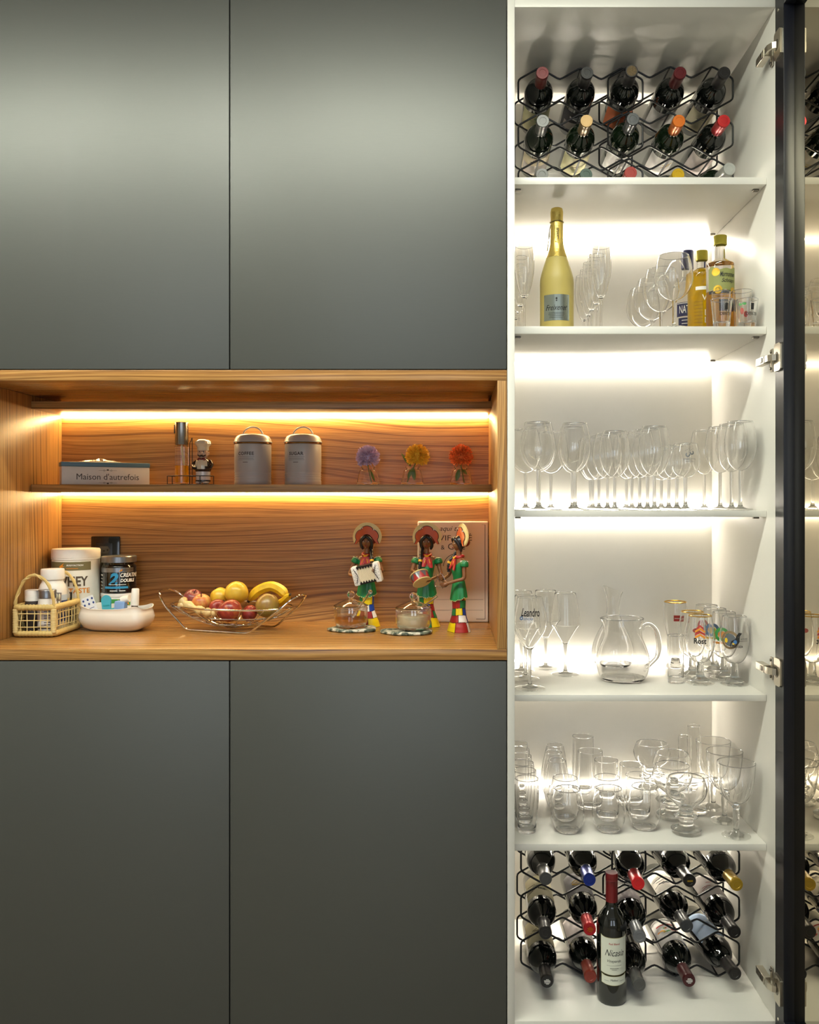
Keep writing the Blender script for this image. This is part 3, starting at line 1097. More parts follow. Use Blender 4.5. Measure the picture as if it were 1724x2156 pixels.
# the bottle standing in front of the lower racks
pm('label_ivory', (222, 224, 208), rough=0.7, var=0.03)
pm('label_edge', (168, 160, 110), rough=0.6)
nb = thing('wine_bottle', 'red capped wine bottle standing upright on the cabinet floor before the racks', 'bottle', (X_(1287.5, 1.045), Y_(1.045), SH[6]))
R0 = 0.0352
prof = [(0.0, 0.004), (0.026, 0.0), (0.033, 0.0015), (R0 - 0.0004, 0.006), (R0 - 0.0002, 0.02), (R0 + 0.0006, 0.16), (R0 + 0.0006, 0.178), (R0 - 0.0015, 0.190), (0.0285, 0.203), (0.021, 0.2135), (0.0158, 0.221), (0.0140, 0.229), (0.0137, 0.24), (0.0135, 0.298)]
MB().lathe(prof[:5] + catmull(prof[4:], 3)[1:], 44).build('glass_body', 'wine_glass_dark', nb)
MB().lathe([(0.0141, 0.234), (0.0143, 0.2342), (0.0141, 0.27), (0.0143, 0.284), (0.0147, 0.2845), (0.0147, 0.2865), (0.0144, 0.287), (0.0148, 0.288), (0.0148, 0.296), (0.0144, 0.302), (0.0, 0.302)], 32).build('capsule', 'cap_wine_red', nb)
fn = on_cyl(R0 + 0.0006, lift=0.0002)
fl = on_cyl(R0 + 0.0006, lift=0.0006)


def tag_shape(hw, v0, v1, notch):
    o = []
    for i in range(21):
        u = -hw + 2 * hw * i / 20
        o.append((u, v0 - 0.004 * (1 - (u / hw) ** 2) + 0.004))
    return o


for nm, v0, v1, hw in (('label', 0.078, 0.1625, 0.034), ('lower_label', 0.0535, 0.0722, 0.032)):
    lm = MB()
    def edge(a, c, f, ins, hw=hw, v0=v0, v1=v1):
        u = (-1 + 2 * a) * (hw - ins)
        sag = 0.004 * (1 - (u / hw) ** 2)
        lo_, hi = v0 - sag + ins, v1 - sag * 0.2 - 0.004 * (abs(u / hw) ** 6) * -1 - ins
        return f(u, lo_ + (hi - lo_) * c)
    lm.grid(20, 6, lambda a, c: edge(a, c, fn, 0.0))
    lo = lm.build(nm, 'label_edge', nb)
    lm = MB(); lm.grid(20, 6, lambda a, c: edge(a, c, on_cyl(R0 + 0.0006, lift=0.0004), 0.0010)); lm.build('label_field', 'label_ivory', lo)
    tm, tr = MB(), MB()
    if nm == 'label':
        put_text(tr, 'Red Blend', fl, 0, 0.1475, h=0.0044, bold=0.01)
        tr.build('lettering', 'print_red', lo)
        put_text(tm, 'Nicasia', fl, 0.001, 0.1265, w=0.046, h=0.0150, shear=0.45)
        put_text(tm, 'Vineyards', fl, 0, 0.1065, w=0.032, h=0.0078, shear=0.45)
        put_rect(tm, fl, -0.018, 0.018, 0.0965, 0.0969)
        put_rect(tm, fl, -0.010, 0.010, 0.0895, 0.0905); put_rect(tm, fl, -0.006, 0.006, 0.0865, 0.0872)
    else:
        put_text(tm, 'Malbec', fl, 0, 0.0625, w=0.019, h=0.0042, shear=0.4)
        put_rect(tm, fl, -0.024, -0.013, 0.0602, 0.0607); put_rect(tm, fl, 0.013, 0.024, 0.0602, 0.0607)
    tm.build('lettering', 'print_black', lo)

# ---------------------------------------------------------------- second shelf: sparkling wine, flutes, balloons, spirits
z2 = SH[2]
pm('frosted_gold', (184, 166, 94), rough=0.42, spec=0.4, sss=0.0, var=0.03)
pm('gold_foil', (226, 200, 108), rough=0.24, metal=0.85, var=0.08, scale=300, bump=0.3)
pm('label_silver', (176, 186, 180), rough=0.22, metal=0.9, var=0.04)
pm('foil_wire', (120, 108, 70), rough=0.35, metal=0.9)
ch = thing('sparkling_wine_bottle', 'frosted gold sparkling wine bottle with gold foil neck and silver label', 'bottle', (X_(1172, 1.08), Y_(1.08), z2))
q = 0.0001523
cp = [(0, 0.004), (0.036, 0.0), (0.0405, 0.002), (0.0414, 0.006)] + [(272 * q, 0.10)] + [(hw * q, 0.3125 - (yy - 140) * q) for yy, hw in ((1350, 272), (1250, 259), (1100, 217), (960, 172), (850, 134), (700, 104), (430, 98), (300, 97))]
cpp = cp[:4] + catmull(cp[3:], 4)[1:]
MB().lathe([p for p in cpp if p[1] < 0.190] , 44).build('glass_body', 'frosted_gold', ch)
fo = [(cpp_r + 0.0005, z) for cpp_r, z in cpp if z > 0.183]
fo = [(fo[0][0] - 0.0006, fo[0][1])] + fo + [(101 * q, 0.290), (104 * q, 0.297), (103 * q, 0.303), (92 * q, 0.310), (60 * q, 0.3125), (0, 0.3125)]
foil = MB().lathe(fo, 40, rfun=lambda a, i: 1 + 0.008 * math.sin(a * 9 + i) * (i > 3)).build('foil', 'gold_foil', ch)
MB().tube([(0.0168 * math.cos(a), 0.0168 * math.sin(a), 0.2765 + 0.0008 * math.sin(3 * a)) for a in [2 * PI * i / 30 for i in range(30)]], 0.0012, 6, closed=True).build('wire_ring', 'foil_wire', ch)
ff = on_prof(cpp, lift=0.0022)
tm = MB(); put_text(tm, 'Freixenet', lambda u, v: ff(u, v), -0.001 / 0.0165 * 0.0414, 0.239, w=0.036, h=0.0085 / 0.0165 * 0.0414, shear=0.4, rot=0.0) if False else None
# neck name runs upwards
fneck = lambda u, v: ff(u * 0.0414 / 0.016, v)
put_text(tm, 'Freixenet', fneck, -0.001, 0.241, w=0.038, h=0.0078, shear=0.4, rot=PI / 2)
tm.build('lettering', 'print_black', foil)
MB().tube([(-0.0155, -0.008, 0.268), (-0.019, -0.008, 0.255), (-0.0195, -0.007, 0.24), (-0.0215, -0.006, 0.225), (-0.024, -0.006, 0.205)], [0.0012, 0.001, 0.0018, 0.001, 0.0012], 6).build('pull_tab', 'foil_wire', ch)
fc = on_cyl(272 * q, face=-PI / 2 - 0.06, lift=0.0005)
lm = MB(); put_rect(lm, fc, -0.0365, 0.0305, 0.0275, 0.0905, 24); lo = lm.build('label', 'label_silver', ch)
fc2 = on_cyl(272 * q, face=-PI / 2 - 0.06, lift=0.0010)
tm = MB()
put_text(tm, 'Freixenet', fc2, -0.003, 0.0590, w=0.054, h=0.0135, shear=0.45)
for v, hw in ((0.0455, 0.019), (0.042, 0.020), (0.038, 0.017), (0.034, 0.018)): put_rect(tm, fc2, -0.003 - hw, -0.003 + hw, v, v + 0.0006)
put_poly(tm, fc2, circ(-0.003, 0.0805, 0.0022, 0.003)); put_rect(tm, fc2, -0.0047, -0.0013, 0.074, 0.0765, 2)
tm.build('lettering', 'print_black', lo)

FL = [(0.004, 0), (0.0125, 0.10), (0.0205, 0.32), (0.0250, 0.58), (0.0245, 0.80), (0.0220, 1.0)]
for i, rho in enumerate((1.078, 1.115, 1.150, 1.184, 1.217)):
    stemware('champagne_flute', 'slim champagne flute, %s in the row right of the gold bottle' % ORD[i], 'glass', 'champagne flutes', 0.369 + 0.002 * (i % 2), rho, z2, FL, 0.0032, 0.028, 0.2145, 0.088, n=32)
for i, rho in enumerate((1.075, 1.125, 1.165, 1.205)):
    stemware('champagne_flute', 'slim champagne flute, %s in the row left of the gold bottle' % ORD[i], 'glass', 'champagne flutes', 0.1795 - 0.002 * (i % 2), rho, z2, FL, 0.0032, 0.028, 0.2145, 0.088, n=32)
BAL = [(0.005, 0), (0.020, 0.06), (0.036, 0.20), (0.0445, 0.40), (0.0455, 0.55), (0.0415, 0.80), (0.0350, 1.0)]
for i, rho in enumerate((1.045, 1.108, 1.160, 1.212)):
    stemware('balloon_glass', 'wide clear balloon wine glass, %s in the row left of the spirits' % ORD[i], 'glass', 'balloon glasses', 0.5312, rho, z2, BAL, 0.0036, 0.034, 0.1745, 0.068, n=44)

liquid('amber_spirit', (0.95, 0.74, 0.06), 0.45, (1.0, 0.80, 0.07))
liquid('deep_amber', (0.92, 0.60, 0.05), 0.45, (0.98, 0.68, 0.06))
pm('cap_lime', (190, 176, 62), rough=0.35, metal=0.3, var=0.04)
pm('cap_navy', (44, 48, 92), rough=0.35)
pm('label_navy', (26, 30, 72), rough=0.5)
pm('label_sage', (140, 144, 84), rough=0.6, var=0.05)
pm('seal_gold', (196, 156, 46), rough=0.35, metal=0.6, var=0.2, scale=200)


def spirit(label, x, rho, r, h, shoulder, neck_r, neck_z, cap_mat, cap_h, liq, fill, group='spirit bottles'):
    t = thing('spirit_bottle', label, 'bottle', (x, Y_(rho), z2), group=group)
    o = [(r * 0.94, 0.0), (r, 0.004), (r, shoulder * 0.6), (r, shoulder), (r * 0.9, shoulder + (neck_z - shoulder) * 0.35), (neck_r * 1.15, shoulder + (neck_z - shoulder) * 0.85), (neck_r, neck_z), (neck_r, h - cap_h)]
    op = [o[0], o[1]] + catmull(o[1:], 4)[1:]
    MB().lathe([(0, 0.003)] + op, 36).build('glass_body', 'clear_glass', t)
    if liq:
        lp = [(rr - 0.0015, z) for rr, z in op if 0.003 < z < fill] + [(r - 0.0015, fill)]
        MB().lathe([(0, 0.004)] + lp + [(0, fill)], 36).build('drink', liq, t)
    MB().lathe([(neck_r + 0.0015, h - cap_h), (neck_r + 0.003, h - cap_h + 0.001), (neck_r + 0.003, h - 0.002), (neck_r + 0.002, h), (0, h)], 36, rfun=lambda a, i: 1 + 0.012 * math.sin(a * 36)).build('screw_cap', cap_mat, t)
    return t


vk = spirit('clear spirit bottle with a navy cap and navy label behind the balloon glass', 0.6484, 1.200, 0.036, 0.275, 0.165, 0.0125, 0.205, 'cap_navy', 0.051, None, 0)
fv = on_cyl(0.036, face=-PI / 2 - 0.15, lift=0.0006)
lm = MB(); put_rect(lm, fv, -0.036, 0.036, 0.090, 0.128, 20); put_rect(lm, fv, -0.030, 0.030, 0.020, 0.086, 20); lo = lm.build('label', 'label_navy', vk)
fv2 = on_cyl(0.036, face=-PI / 2 - 0.15, lift=0.0011)
tm = MB(); put_text(tm, 'NATASHA', fv2, 0.004, 0.109, w=0.062, h=0.021); put_rect(tm, fv2, -0.034, 0.034, 0.1245, 0.1262)
for v in (0.060, 0.069, 0.078): put_rect(tm, fv2, -0.02, 0.02, v, v + 0.002)
tm.build('lettering', 'print_white', lo)

wl = spirit('yellow pear spirit bottle with white vertical lettering and a lime cap', 0.6609, 1.155, 0.0365, 0.249, 0.178, 0.0125, 0.205, 'cap_lime', 0.026, 'amber_spirit', 0.186)
fw = on_cyl(0.0365, face=-PI / 2 - 0.10, lift=0.0008)
tm = MB()
for i, chx in enumerate('WILL'): put_text(tm, chx, fw, 0.006, 0.119 - i * 0.0195, h=0.0150)
put_rect(tm, fw, -0.022, 0.022, 0.139, 0.148, 12)
tm.build('lettering', 'print_white', wl)
tm = MB()
for i in range(11): put_rect(tm, fw, -0.026, -0.004, 0.018 + i * 0.009, 0.0188 + i * 0.009, 8)
tm.build('fine_print', 'print_tan', wl)

sp_ = spirit('tallest amber spirit bottle with a sage green label and lime cap', 0.6820, 1.110, 0.0345, 0.2615, 0.182, 0.0135, 0.205, 'cap_lime', 0.024, 'deep_amber', 0.118)
fs = on_cyl(0.0345, face=-PI / 2 - 0.05, lift=0.0006)
lm = MB(); lm.grid(24, 4, lambda a, c: fs(-0.040 + 0.080 * a, 0.116 + 0.003 * math.sin(a * 14) + (0.056 + 0.003 * math.sin(a * 9)) * c)); lo = lm.build('label', 'label_sage', sp_)
fs2 = on_cyl(0.0345, face=-PI / 2 - 0.05, lift=0.0011)
tm = MB(); put_text(tm, 'Marmonnier', fs2, 0.012, 0.157, w=0.042, h=0.013, shear=0.4, bold=0.01); put_text(tm, 'Schnaps', fs2, 0.013, 0.140, w=0.036, h=0.013, shear=0.4, bold=0.01)
put_rect(tm, fs2, -0.038, 0.038, 0.109, 0.117, 18)
put_rect(tm, fs2, -0.012, 0.034, 0.064, 0.094, 14)
tm.build('lettering', 'print_black', lo)
sm = MB(); put_poly(sm, on_cyl(0.0345, face=-PI / 2 - 0.05, lift=0.0014), circ(-0.019, 0.163, 0.010, n=18)); put_ring(sm, on_cyl(0.0345, face=-PI / 2 - 0.05, lift=0.0016), -0.014, 0.119, 0.0055, 0.0105, 20)
put_poly(sm, on_cyl(0.0345, face=-PI / 2 - 0.05, lift=0.0015), circ(-0.014, 0.119, 0.0045, n=12)); put_poly(sm, on_cyl(0.0345, face=-PI / 2 - 0.05, lift=0.0014), circ(0.026, 0.117, 0.008, n=16)); sm.build('seal', 'seal_gold', lo)

SHO = [(0.0185, 0.0), (0.0195, 0.003), (0.0215, 0.03), (0.0256, 0.0665)]
for px, lab, words in ((1519, 'shot glass with black lettering at the front of the second shelf beside the amber bottle', 'SCHERNSTEIN'), (1573, 'shot glass with black lettering at the front of the second shelf nearest the right panel', 'SCHERNSTEIN')):
    t, op = tumbler('shot_glass', lab, 'glass', 'shot glasses', X_(px, 1.038), 1.038, z2, SHO, base=0.012)
    f = on_prof(op, lift=0.0005); tm = MB()
    put_text(tm, words, f, 0.004, 0.030, w=0.034, h=0.0075, bold=0.02)
    put_rect(tm, f, 0.001, 0.009, 0.039, 0.054, 3)
    tm.build('lettering', 'print_black', t)
t, op = tumbler('tall_shot_glass', 'taller shot glass with red and green print behind the lettered shot glasses', 'glass', None, 0.712, 1.071, z2, [(0.018, 0.0), (0.019, 0.003), (0.021, 0.05), (0.0245, 0.103)], base=0.010)
f = on_prof(op, lift=0.0006)
mb = MB(); put_poly(mb, f, circ(-0.010, 0.050, 0.006, 0.008)); put_poly(mb, f, circ(0.002, 0.042, 0.007, 0.008)); mb.build('printed_fruit', 'print_red', t)
mb = MB(); put_poly(mb, f, circ(-0.015, 0.066, 0.006, 0.003)); put_poly(mb, f, circ(-0.003, 0.068, 0.006, 0.0035)); mb.build('printed_leaves', 'print_green', t)
tumbler('tall_shot_glass', 'plain taller shot glass between the amber bottle and the lettered shot glasses', 'glass', None, 0.661, 1.072, z2, [(0.017, 0.0), (0.018, 0.003), (0.020, 0.05), (0.023, 0.100)], base=0.010)

# ---------------------------------------------------------------- third shelf: wine glasses
z3 = SH[3]
RED = [(0.005, 0), (0.019, 0.05), (0.034, 0.18), (0.0425, 0.36), (0.0435, 0.48), (0.039, 0.75), (0.0318, 1.0)]
WHT = [(0.0045, 0), (0.016, 0.05), (0.029, 0.20), (0.0360, 0.40), (0.0370, 0.55), (0.0335, 0.80), (0.0285, 1.0)]
WH2 = [(r * 1.02, s) for r, s in WHT]
TST = [(0.005, 0), (0.020, 0.07), (0.031, 0.24), (0.0345, 0.45), (0.033, 0.68), (0.0270, 1.0)]


def row(kind, bowl, xs_, h, bz, where, sr=0.0038, fr=0.034, n=40, group='wine glasses on the third shelf'):
    for i, (x, rho) in enumerate(xs_):
        stemware(kind, 'clear %s, %s in row %s' % (kind.replace('_', ' '), ORD[i], where), 'glass', group, x, rho, z3, bowl, sr, fr, h, bz, n=n)


row('red_wine_glass', RED, [(0.2075, 1.048), (0.222, 1.104), (0.196, 1.155), (0.272, 1.196)], 0.210, 0.096, 'nearest the left panel, third shelf')
row('red_wine_glass', WH2, [(0.2965, 1.048), (0.3065, 1.108)], 0.208, 0.093, 'second from left panel, third shelf')
row('white_wine_glass', WHT, [(0.392, 1.050), (0.389, 1.090), (0.381, 1.130), (0.379, 1.172), (0.384, 1.210)], 0.189, 0.079, 'third from left panel, third shelf', 0.0034, 0.031)
row('white_wine_glass', WH2, [(0.4835, 1.042), (0.4855, 1.083), (0.483, 1.122), (0.4795, 1.162), (0.481, 1.202)], 0.199, 0.082, 'midway along the third shelf')
row('red_wine_glass', WH2, [(0.689, 1.043), (0.6935, 1.083), (0.690, 1.123), (0.682, 1.180)], 0.2115, 0.094, 'beside the right panel, third shelf')
for i, rho in enumerate((1.045, 1.085, 1.125, 1.165)):
    t, op = stemware('tasting_glass', 'short tasting glass%s, %s in its row on the third shelf' % (' with dark swirl print' if i == 0 else '', ORD[i]), 'glass', 'tasting glasses', 0.5590, rho, z3, TST, 0.004, 0.031, 0.1585, 0.078)
    if i == 0:
        f = on_prof(op, face=-PI / 2 - 0.15, lift=0.0006)
        mb = MB(); put_ring(mb, f, 0.002, 0.131, 0.0028, 0.0055, 16, PI * 0.7, PI * 2.1); put_ring(mb, f, 0.012, 0.136, 0.0025, 0.0055, 16, PI * 0.9, PI * 2.3)
        for a in range(6): put_rect(mb, f, -0.004 + a * 0.004, -0.0028 + a * 0.004, 0.1405 + 0.002 * (a % 3), 0.1418 + 0.002 * (a % 3), 1)
        put_text(mb, 'CHARLSTON', f, 0.006, 0.1205, w=0.030, h=0.004); put_text(mb, 'BREWING', f, 0.006, 0.1155, w=0.018, h=0.003)
        mb.build('print', 'print_grey', t)

# ---------------------------------------------------------------- fourth shelf: jug, carafe, wine and beer glasses
z4 = SH[4]
ANG = [(0.006, 0), (0.0135, 0.10), (0.0300, 0.295), (0.0385, 0.375), (0.0395, 0.42), (0.0355, 0.68), (0.0278, 1.0)]
VEE = [(0.006, 0), (0.020, 0.16), (0.0365, 0.36), (0.0420, 0.50), (0.0405, 0.64), (0.0345, 0.84), (0.0300, 1.0)]
t, op = stemware('wine_glass', 'tall wine glass lettered with dark script at the left of the fourth shelf', 'glass', None, 0.1905, 1.061, z4, VEE, 0.0038, 0.037, 0.221, 0.094)
f = on_prof(op, face=-PI / 2 + 0.0, lift=0.0006)
mb = MB(); put_text(mb, 'Leandro', f, -0.002, 0.1885, w=0.050, h=0.0195, shear=0.25, bold=0.02); mb.build('lettering', 'print_black', t)
mb = MB(); put_text(mb, 'GENOVA', f, -0.008, 0.1735, w=0.024, h=0.0055, shear=0.2); put_ring(mb, f, -0.0255, 0.1745, 0.0024, 0.0045, 14); mb.build('lettering', 'print_blue', t)
stemware('wine_glass', 'plain angular wine glass behind the lettered glass at the left panel of the fourth shelf', 'glass', 'angular wine glasses', 0.190, 1.118, z4, ANG, 0.0038, 0.035, 0.2135, 0.080)
stemware('wine_glass', 'rearmost angular wine glass in the left corner of the fourth shelf', 'glass', 'angular wine glasses', 0.187, 1.168, z4, ANG, 0.0038, 0.035, 0.2135, 0.080)
t, op = stemware('wine_glass', 'angular wine glass with a white printed crest near the back of the fourth shelf', 'glass', 'angular wine glasses', 0.2566, 1.190, z4, ANG, 0.0038, 0.035, 0.2115, 0.080)
f = on_prof(op, lift=0.0006)
mb = MB(); put_poly(mb, f, circ(0, 0.186, 0.005, 0.0055, 12)); put_poly(mb, f, [(-0.004, 0.190), (0.004, 0.190), (0.0, 0.198)]); put_text(mb, 'TERRA', f, 0, 0.1765, w=0.026, h=0.005); mb.build('lettering', 'print_white', t)
stemware('wine_glass', 'angular wine glass standing alone left of the glass jug', 'glass', 'angular wine glasses', 0.2986, 1.146, z4, ANG, 0.0038, 0.036, 0.2135, 0.080)

jug = thing('glass_jug', 'round bellied clear glass jug with a handle on the fourth shelf', 'jug', (X_(1311, 1.111), Y_(1.111), z4))
JP = [(0.044, 0.0), (0.053, 0.003), (0.062, 0.018), (0.0672, 0.042), (0.0655, 0.066), (0.0570, 0.090), (0.0495, 0.108), (0.0475, 0.125), (0.0498, 0.145), (0.0528, 0.157)]
jo = catmull(JP, 4)
ji = [(r - 0.0022, z) for r, z in reversed(jo) if z > 0.008]


def spout(a, z):
    d = math.atan2(math.sin(a - PI), math.cos(a - PI))
    return 1 + 0.10 * math.exp(-(d / 0.25) ** 2) * max(0, (z - 0.125) / 0.032)


jp = jo + [(0.0517, 0.1582)] + ji + [(0.03, 0.006), (0, 0.0055)]
MB().lathe([(0, 0.002)] + jp, 48, rfun=lambda a, i: spout(a, ([(0, 0.002)] + jp)[i][1])).build('body', 'clear_glass', jug)
jw = [(rr_ * spout(a_, 0.157)) for rr_ in (0.0517,) for a_ in [2 * PI * i / 48 for i in range(48)]]
MB().tube([(jw[i] * math.cos(2 * PI * i / 48), jw[i] * math.sin(2 * PI * i / 48), 0.1572) for i in range(48)], 0.0017, 7, closed=True).build('rim', 'rim_glint', jug)  # added pale ring, painting the bright glint of the jug mouth
hp = catmull([(0.0470, 0.128), (0.055, 0.140), (0.070, 0.142), (0.084, 0.128), (0.0905, 0.104), (0.0915, 0.080), (0.086, 0.058), (0.074, 0.045), (0.060, 0.032)], 4)
MB().tube([(a, 0, z) for a, z in hp], [0.0045 + 0.0022 * math.sin(PI * i / (len(hp) - 1)) + (0.002 if i in (0, 1, len(hp) - 1, len(hp) - 2) else 0) for i in range(len(hp))], 14).build('handle', 'stem_glass', jug)

car = thing('glass_carafe', 'clear glass carafe with a slanted mouth behind the jug', 'carafe', (0.4467, Y_(1.208), z4))
AP = [(0.036, 0.0), (0.047, 0.003), (0.0565, 0.018), (0.0590, 0.038), (0.0545, 0.062), (0.0440, 0.088), (0.0310, 0.112), (0.0215, 0.132), (0.0178, 0.152), (0.0180, 0.172), (0.0215, 0.195), (0.0275, 0.213)]
ao = catmull(AP, 4)
aa = [(0, 0.007), (0.018, 0.0055), (0.030, 0.0012)] + [(r, max(z, 0)) for r, z in ao] + [(r - 0.0018, z) for r, z in reversed(ao) if z > 0.006] + [(0.036, 0.0042), (0.020, 0.0085), (0, 0.0100)]
mb = MB().lathe(aa, 44)
mb.v = [(x, y, z - (x * 0.34 * max(0, (z - 0.17) / 0.043))) if z > 0.17 else (x, y, z) for x, y, z in mb.v]
mb.build('body', 'clear_glass', car)

# beer glasses
t = thing('beer_glass', 'tall weizen beer glass with a gold rim and red label near the back', 'glass', (0.6100, Y_(1.192), z4), group='beer glasses')
wp = catmull([(0.026, 0.0), (0.0268, 0.004), (0.0205, 0.020), (0.0175, 0.045), (0.0205, 0.080), (0.0300, 0.120), (0.0330, 0.145), (0.0318, 0.165), (0.0298, 0.180)], 4)
MB().lathe([(0, 0.002)] + wp + [(r - 0.0016, z) for r, z in reversed(wp) if z > 0.022] + [(0.01, 0.019), (0, 0.018)], 40).build('wall', 'clear_glass', t)
MB().tube([(0.029 * math.cos(2 * PI * i / 40), 0.029 * math.sin(2 * PI * i / 40), 0.180) for i in range(40)], 0.0015, 6, closed=True).build('gilt_rim', 'gold_rim', t)
f = on_prof(wp, lift=0.0007)
mb = MB(); put_rect(mb, f, -0.012, 0.012, 0.131, 0.147, 8); mb.build('printed_badge', 'print_red', t)
mb = MB(); put_rect(mb, f, -0.010, 0.010, 0.138, 0.1395, 6); mb.build('lettering', 'print_white', t)
t, op = tumbler('small_tumbler', 'small straight tumbler with dark lettering near its foot beside the beer goblets', 'glass', None, 0.563, 1.098, z4, [(0.0185, 0.0), (0.0195, 0.003), (0.0200, 0.05), (0.0210, 0.118)], base=0.012)
f = on_prof(op, face=-PI / 2 - 0.2, lift=0.0006); mb = MB(); put_text(mb, 'COLORADO', f, 0, 0.040, w=0.028, h=0.0035); put_rect(mb, f, -0.014, -0.006, 0.050, 0.052, 2); mb.build('lettering', 'print_black', t)

GOB = [(0.009, 0), (0.021, 0.06), (0.0310, 0.22), (0.0358, 0.44), (0.0352, 0.64), (0.0315, 0.85), (0.0288, 1.0)]
GOBK = [(0.0115, 0.018), (0.0092, 0.026), (0.0090, 0.038)]


def goblet(label, x, rho, h=0.1690, rim=None, face=-PI / 2):
    t, op = stemware('beer_goblet', label, 'glass', 'beer glasses', x, rho, z4, GOB, 0.010, 0.0345, h, 0.052, rim_t=0.0016, foot_h=0.009, rim=rim, knob=GOBK)
    return t, on_prof(op, face=face, lift=0.0007)


t, f = goblet('beer goblet with a gold rim standing behind the chevron printed goblet', 0.6225, 1.130, rim='gold_rim')
mb = MB(); put_poly(mb, f, circ(0, 0.125, 0.010, 0.006)); mb.build('print', 'print_red', t)
t, f = goblet('beer goblet printed with orange chevrons over black lettering at the front', 0.6205, 1.091, rim='gold_rim', face=-PI / 2 - 0.28)
for k, col in ((0, 'print_red'), (1, 'print_orange'), (2, 'print_red'), (3, 'print_orange')):
    mb = MB(); v = 0.150 - k * 0.0072
    w_ = 0.0125 if k else 0.009
    for s in (-1, 1):
        put_poly(mb, f, [(0, v), (0, v - 0.0056), (s * w_, v - 0.0056 - 0.007), (s * w_, v - 0.007)])
    mb.build('chevron', col, t)
mb = MB(); put_text(mb, 'Rost', f, 0.0, 0.1105, w=0.030, h=0.0140, bold=0.03); mb.build('lettering', 'print_black', t)
t, f = goblet('beer goblet with a round bird emblem and reversed lettering, frontmost at the right panel', 0.7025, 1.0855, face=-PI / 2 - 0.35)
mb = MB(); put_ring(mb, f, -0.010, 0.114, 0.0165, 0.0225, 32); mb.build('emblem_ring', 'print_tan', t)
mb = MB(); put_poly(mb, f, circ(-0.010, 0.114, 0.015, 0.015)); mb.build('emblem_field', 'print_grey', t)
mb = MB()
f2 = lambda u, v: tuple(Vector(f(u, v)) * 1.0 + Vector((0, -0.0004, 0)))
put_poly(mb, f2, [(-0.010, 0.100), (0.004, 0.098), (0.013, 0.110), (0.014, 0.124), (0.020, 0.131), (0.012, 0.133), (0.007, 0.127), (0.003, 0.117), (-0.006, 0.112)])
put_text(mb, 'FARROUPILHA', f2, 0.026, 0.117, w=0.020, h=0.005, mirror=True); put_rect(mb, f2, 0.012, 0.036, 0.1115, 0.1122)
put_text(mb, 'ASSOCIADA', f2, 0.006, 0.0985, w=0.032, h=0.006, mirror=True, bold=0.02)
mb.build('print', 'print_black', t)
mb = MB(); put_poly(mb, f2, circ(0.003, 0.110, 0.004, 0.005)); mb.build('bird_wing', 'print_blue', t)
mb = MB(); put_poly(mb, f2, circ(-0.019, 0.113, 0.004, 0.006)); put_poly(mb, f2, circ(-0.001, 0.1055, 0.003, 0.002)); mb.build('bird_beak', 'print_yellow', t)
for i, (x, rho, cols) in enumerate(((0.7005, 1.124, ('print_green', 'print_orange')), (0.7000, 1.162, ('print_blue', 'print_yellow')), (0.7000, 1.200, ('print_red', 'print_orange')))):
    wd = ('green and orange', 'blue and yellow', 'red and orange')[i]
    t, f = goblet('beer goblet with %s print in the row along the right panel' % wd, x, rho, face=-PI / 2 - 0.3)
    mb = MB(); put_ring(mb, f, -0.006, 0.116, 0.010, 0.018, 24); mb.build('printed_ring', cols[0], t)
    mb = MB(); put_poly(mb, f, circ(-0.006, 0.116, 0.009, 0.009)); put_rect(mb, f, -0.022, 0.008, 0.092, 0.097); mb.build('printed_badge', cols[1], t)

# ---------------------------------------------------------------- fifth shelf: tumblers, footed dessert glasses, cut goblets
z5 = SH[5]
HIB = [(0.0190, 0.0), (0.0212, 0.003), (0.0250, 0.035), (0.0290, 0.080), (0.0296, 0.108), (0.0285, 0.129)]
for i, rho in enumerate((1.066, 1.098, 1.129, 1.160, 1.190, 1.220)):
    tumbler('highball_glass', 'clear highball tumbler, %s in row along the fifth shelf left panel' % ORD[i], 'glass', 'highball tumblers', 0.1842, rho, z5, HIB, base=0.011)
STL = [(0.0235, 0.0), (0.0270, 0.003), (0.0370, 0.020), (0.0405, 0.043), (0.0385, 0.070), (0.0335, 0.092), (0.0312, 0.1025)]
SLM = [(0.0205, 0.0), (0.0230, 0.003), (0.0300, 0.022), (0.0340, 0.050), (0.0310, 0.085), (0.0255, 0.112), (0.0235, 0.122)]
for i, (x, rho) in enumerate(((0.2837, 1.068), (0.2885, 1.110))):
    tumbler('stemless_glass', 'round stemless tumbler, %s in row second from left, fifth shelf' % ORD[i], 'glass', 'stemless tumblers', x, rho, z5, STL, base=0.005)
for i, (x, rho) in enumerate(((0.2775, 1.152), (0.2775, 1.189), (0.2900, 1.224))):
    tumbler('stemless_glass', 'taller narrow mouthed stemless tumbler, %s in row second from left' % ORD[i + 2], 'glass', 'stemless tumblers', x, rho, z5, SLM, base=0.005)
tumbler('stemless_glass', 'round stemless wine tumbler standing alone at the front of the fifth shelf middle', 'glass', 'stemless tumblers', 0.3850, 1.070, z5, STL, base=0.005)
tumbler('stemless_glass', 'round stemless wine tumbler at the front left of the footed dessert glasses', 'glass', 'stemless tumblers', 0.4760, 1.078, z5, STL, base=0.005)
CYL = [(0.0262, 0.0), (0.0280, 0.003), (0.0308, 0.015), (0.0318, 0.05), (0.0318, 0.103)]
for x, rho, lab in ((0.3960, 1.112, 'straight rock tumbler with a thick heel behind the middle stemless tumbler'), (0.4200, 1.186, 'straight rock tumbler near the back of the fifth shelf middle'),
                    (0.4785, 1.120, 'straight rock tumbler behind the stemless tumbler left of the dessert glasses'), (0.4800, 1.166, 'straight rock tumbler third in the row left of the dessert glasses')):
    tumbler('rock_tumbler', lab, 'glass', 'rock tumblers', x, rho, z5, CYL, base=0.012)
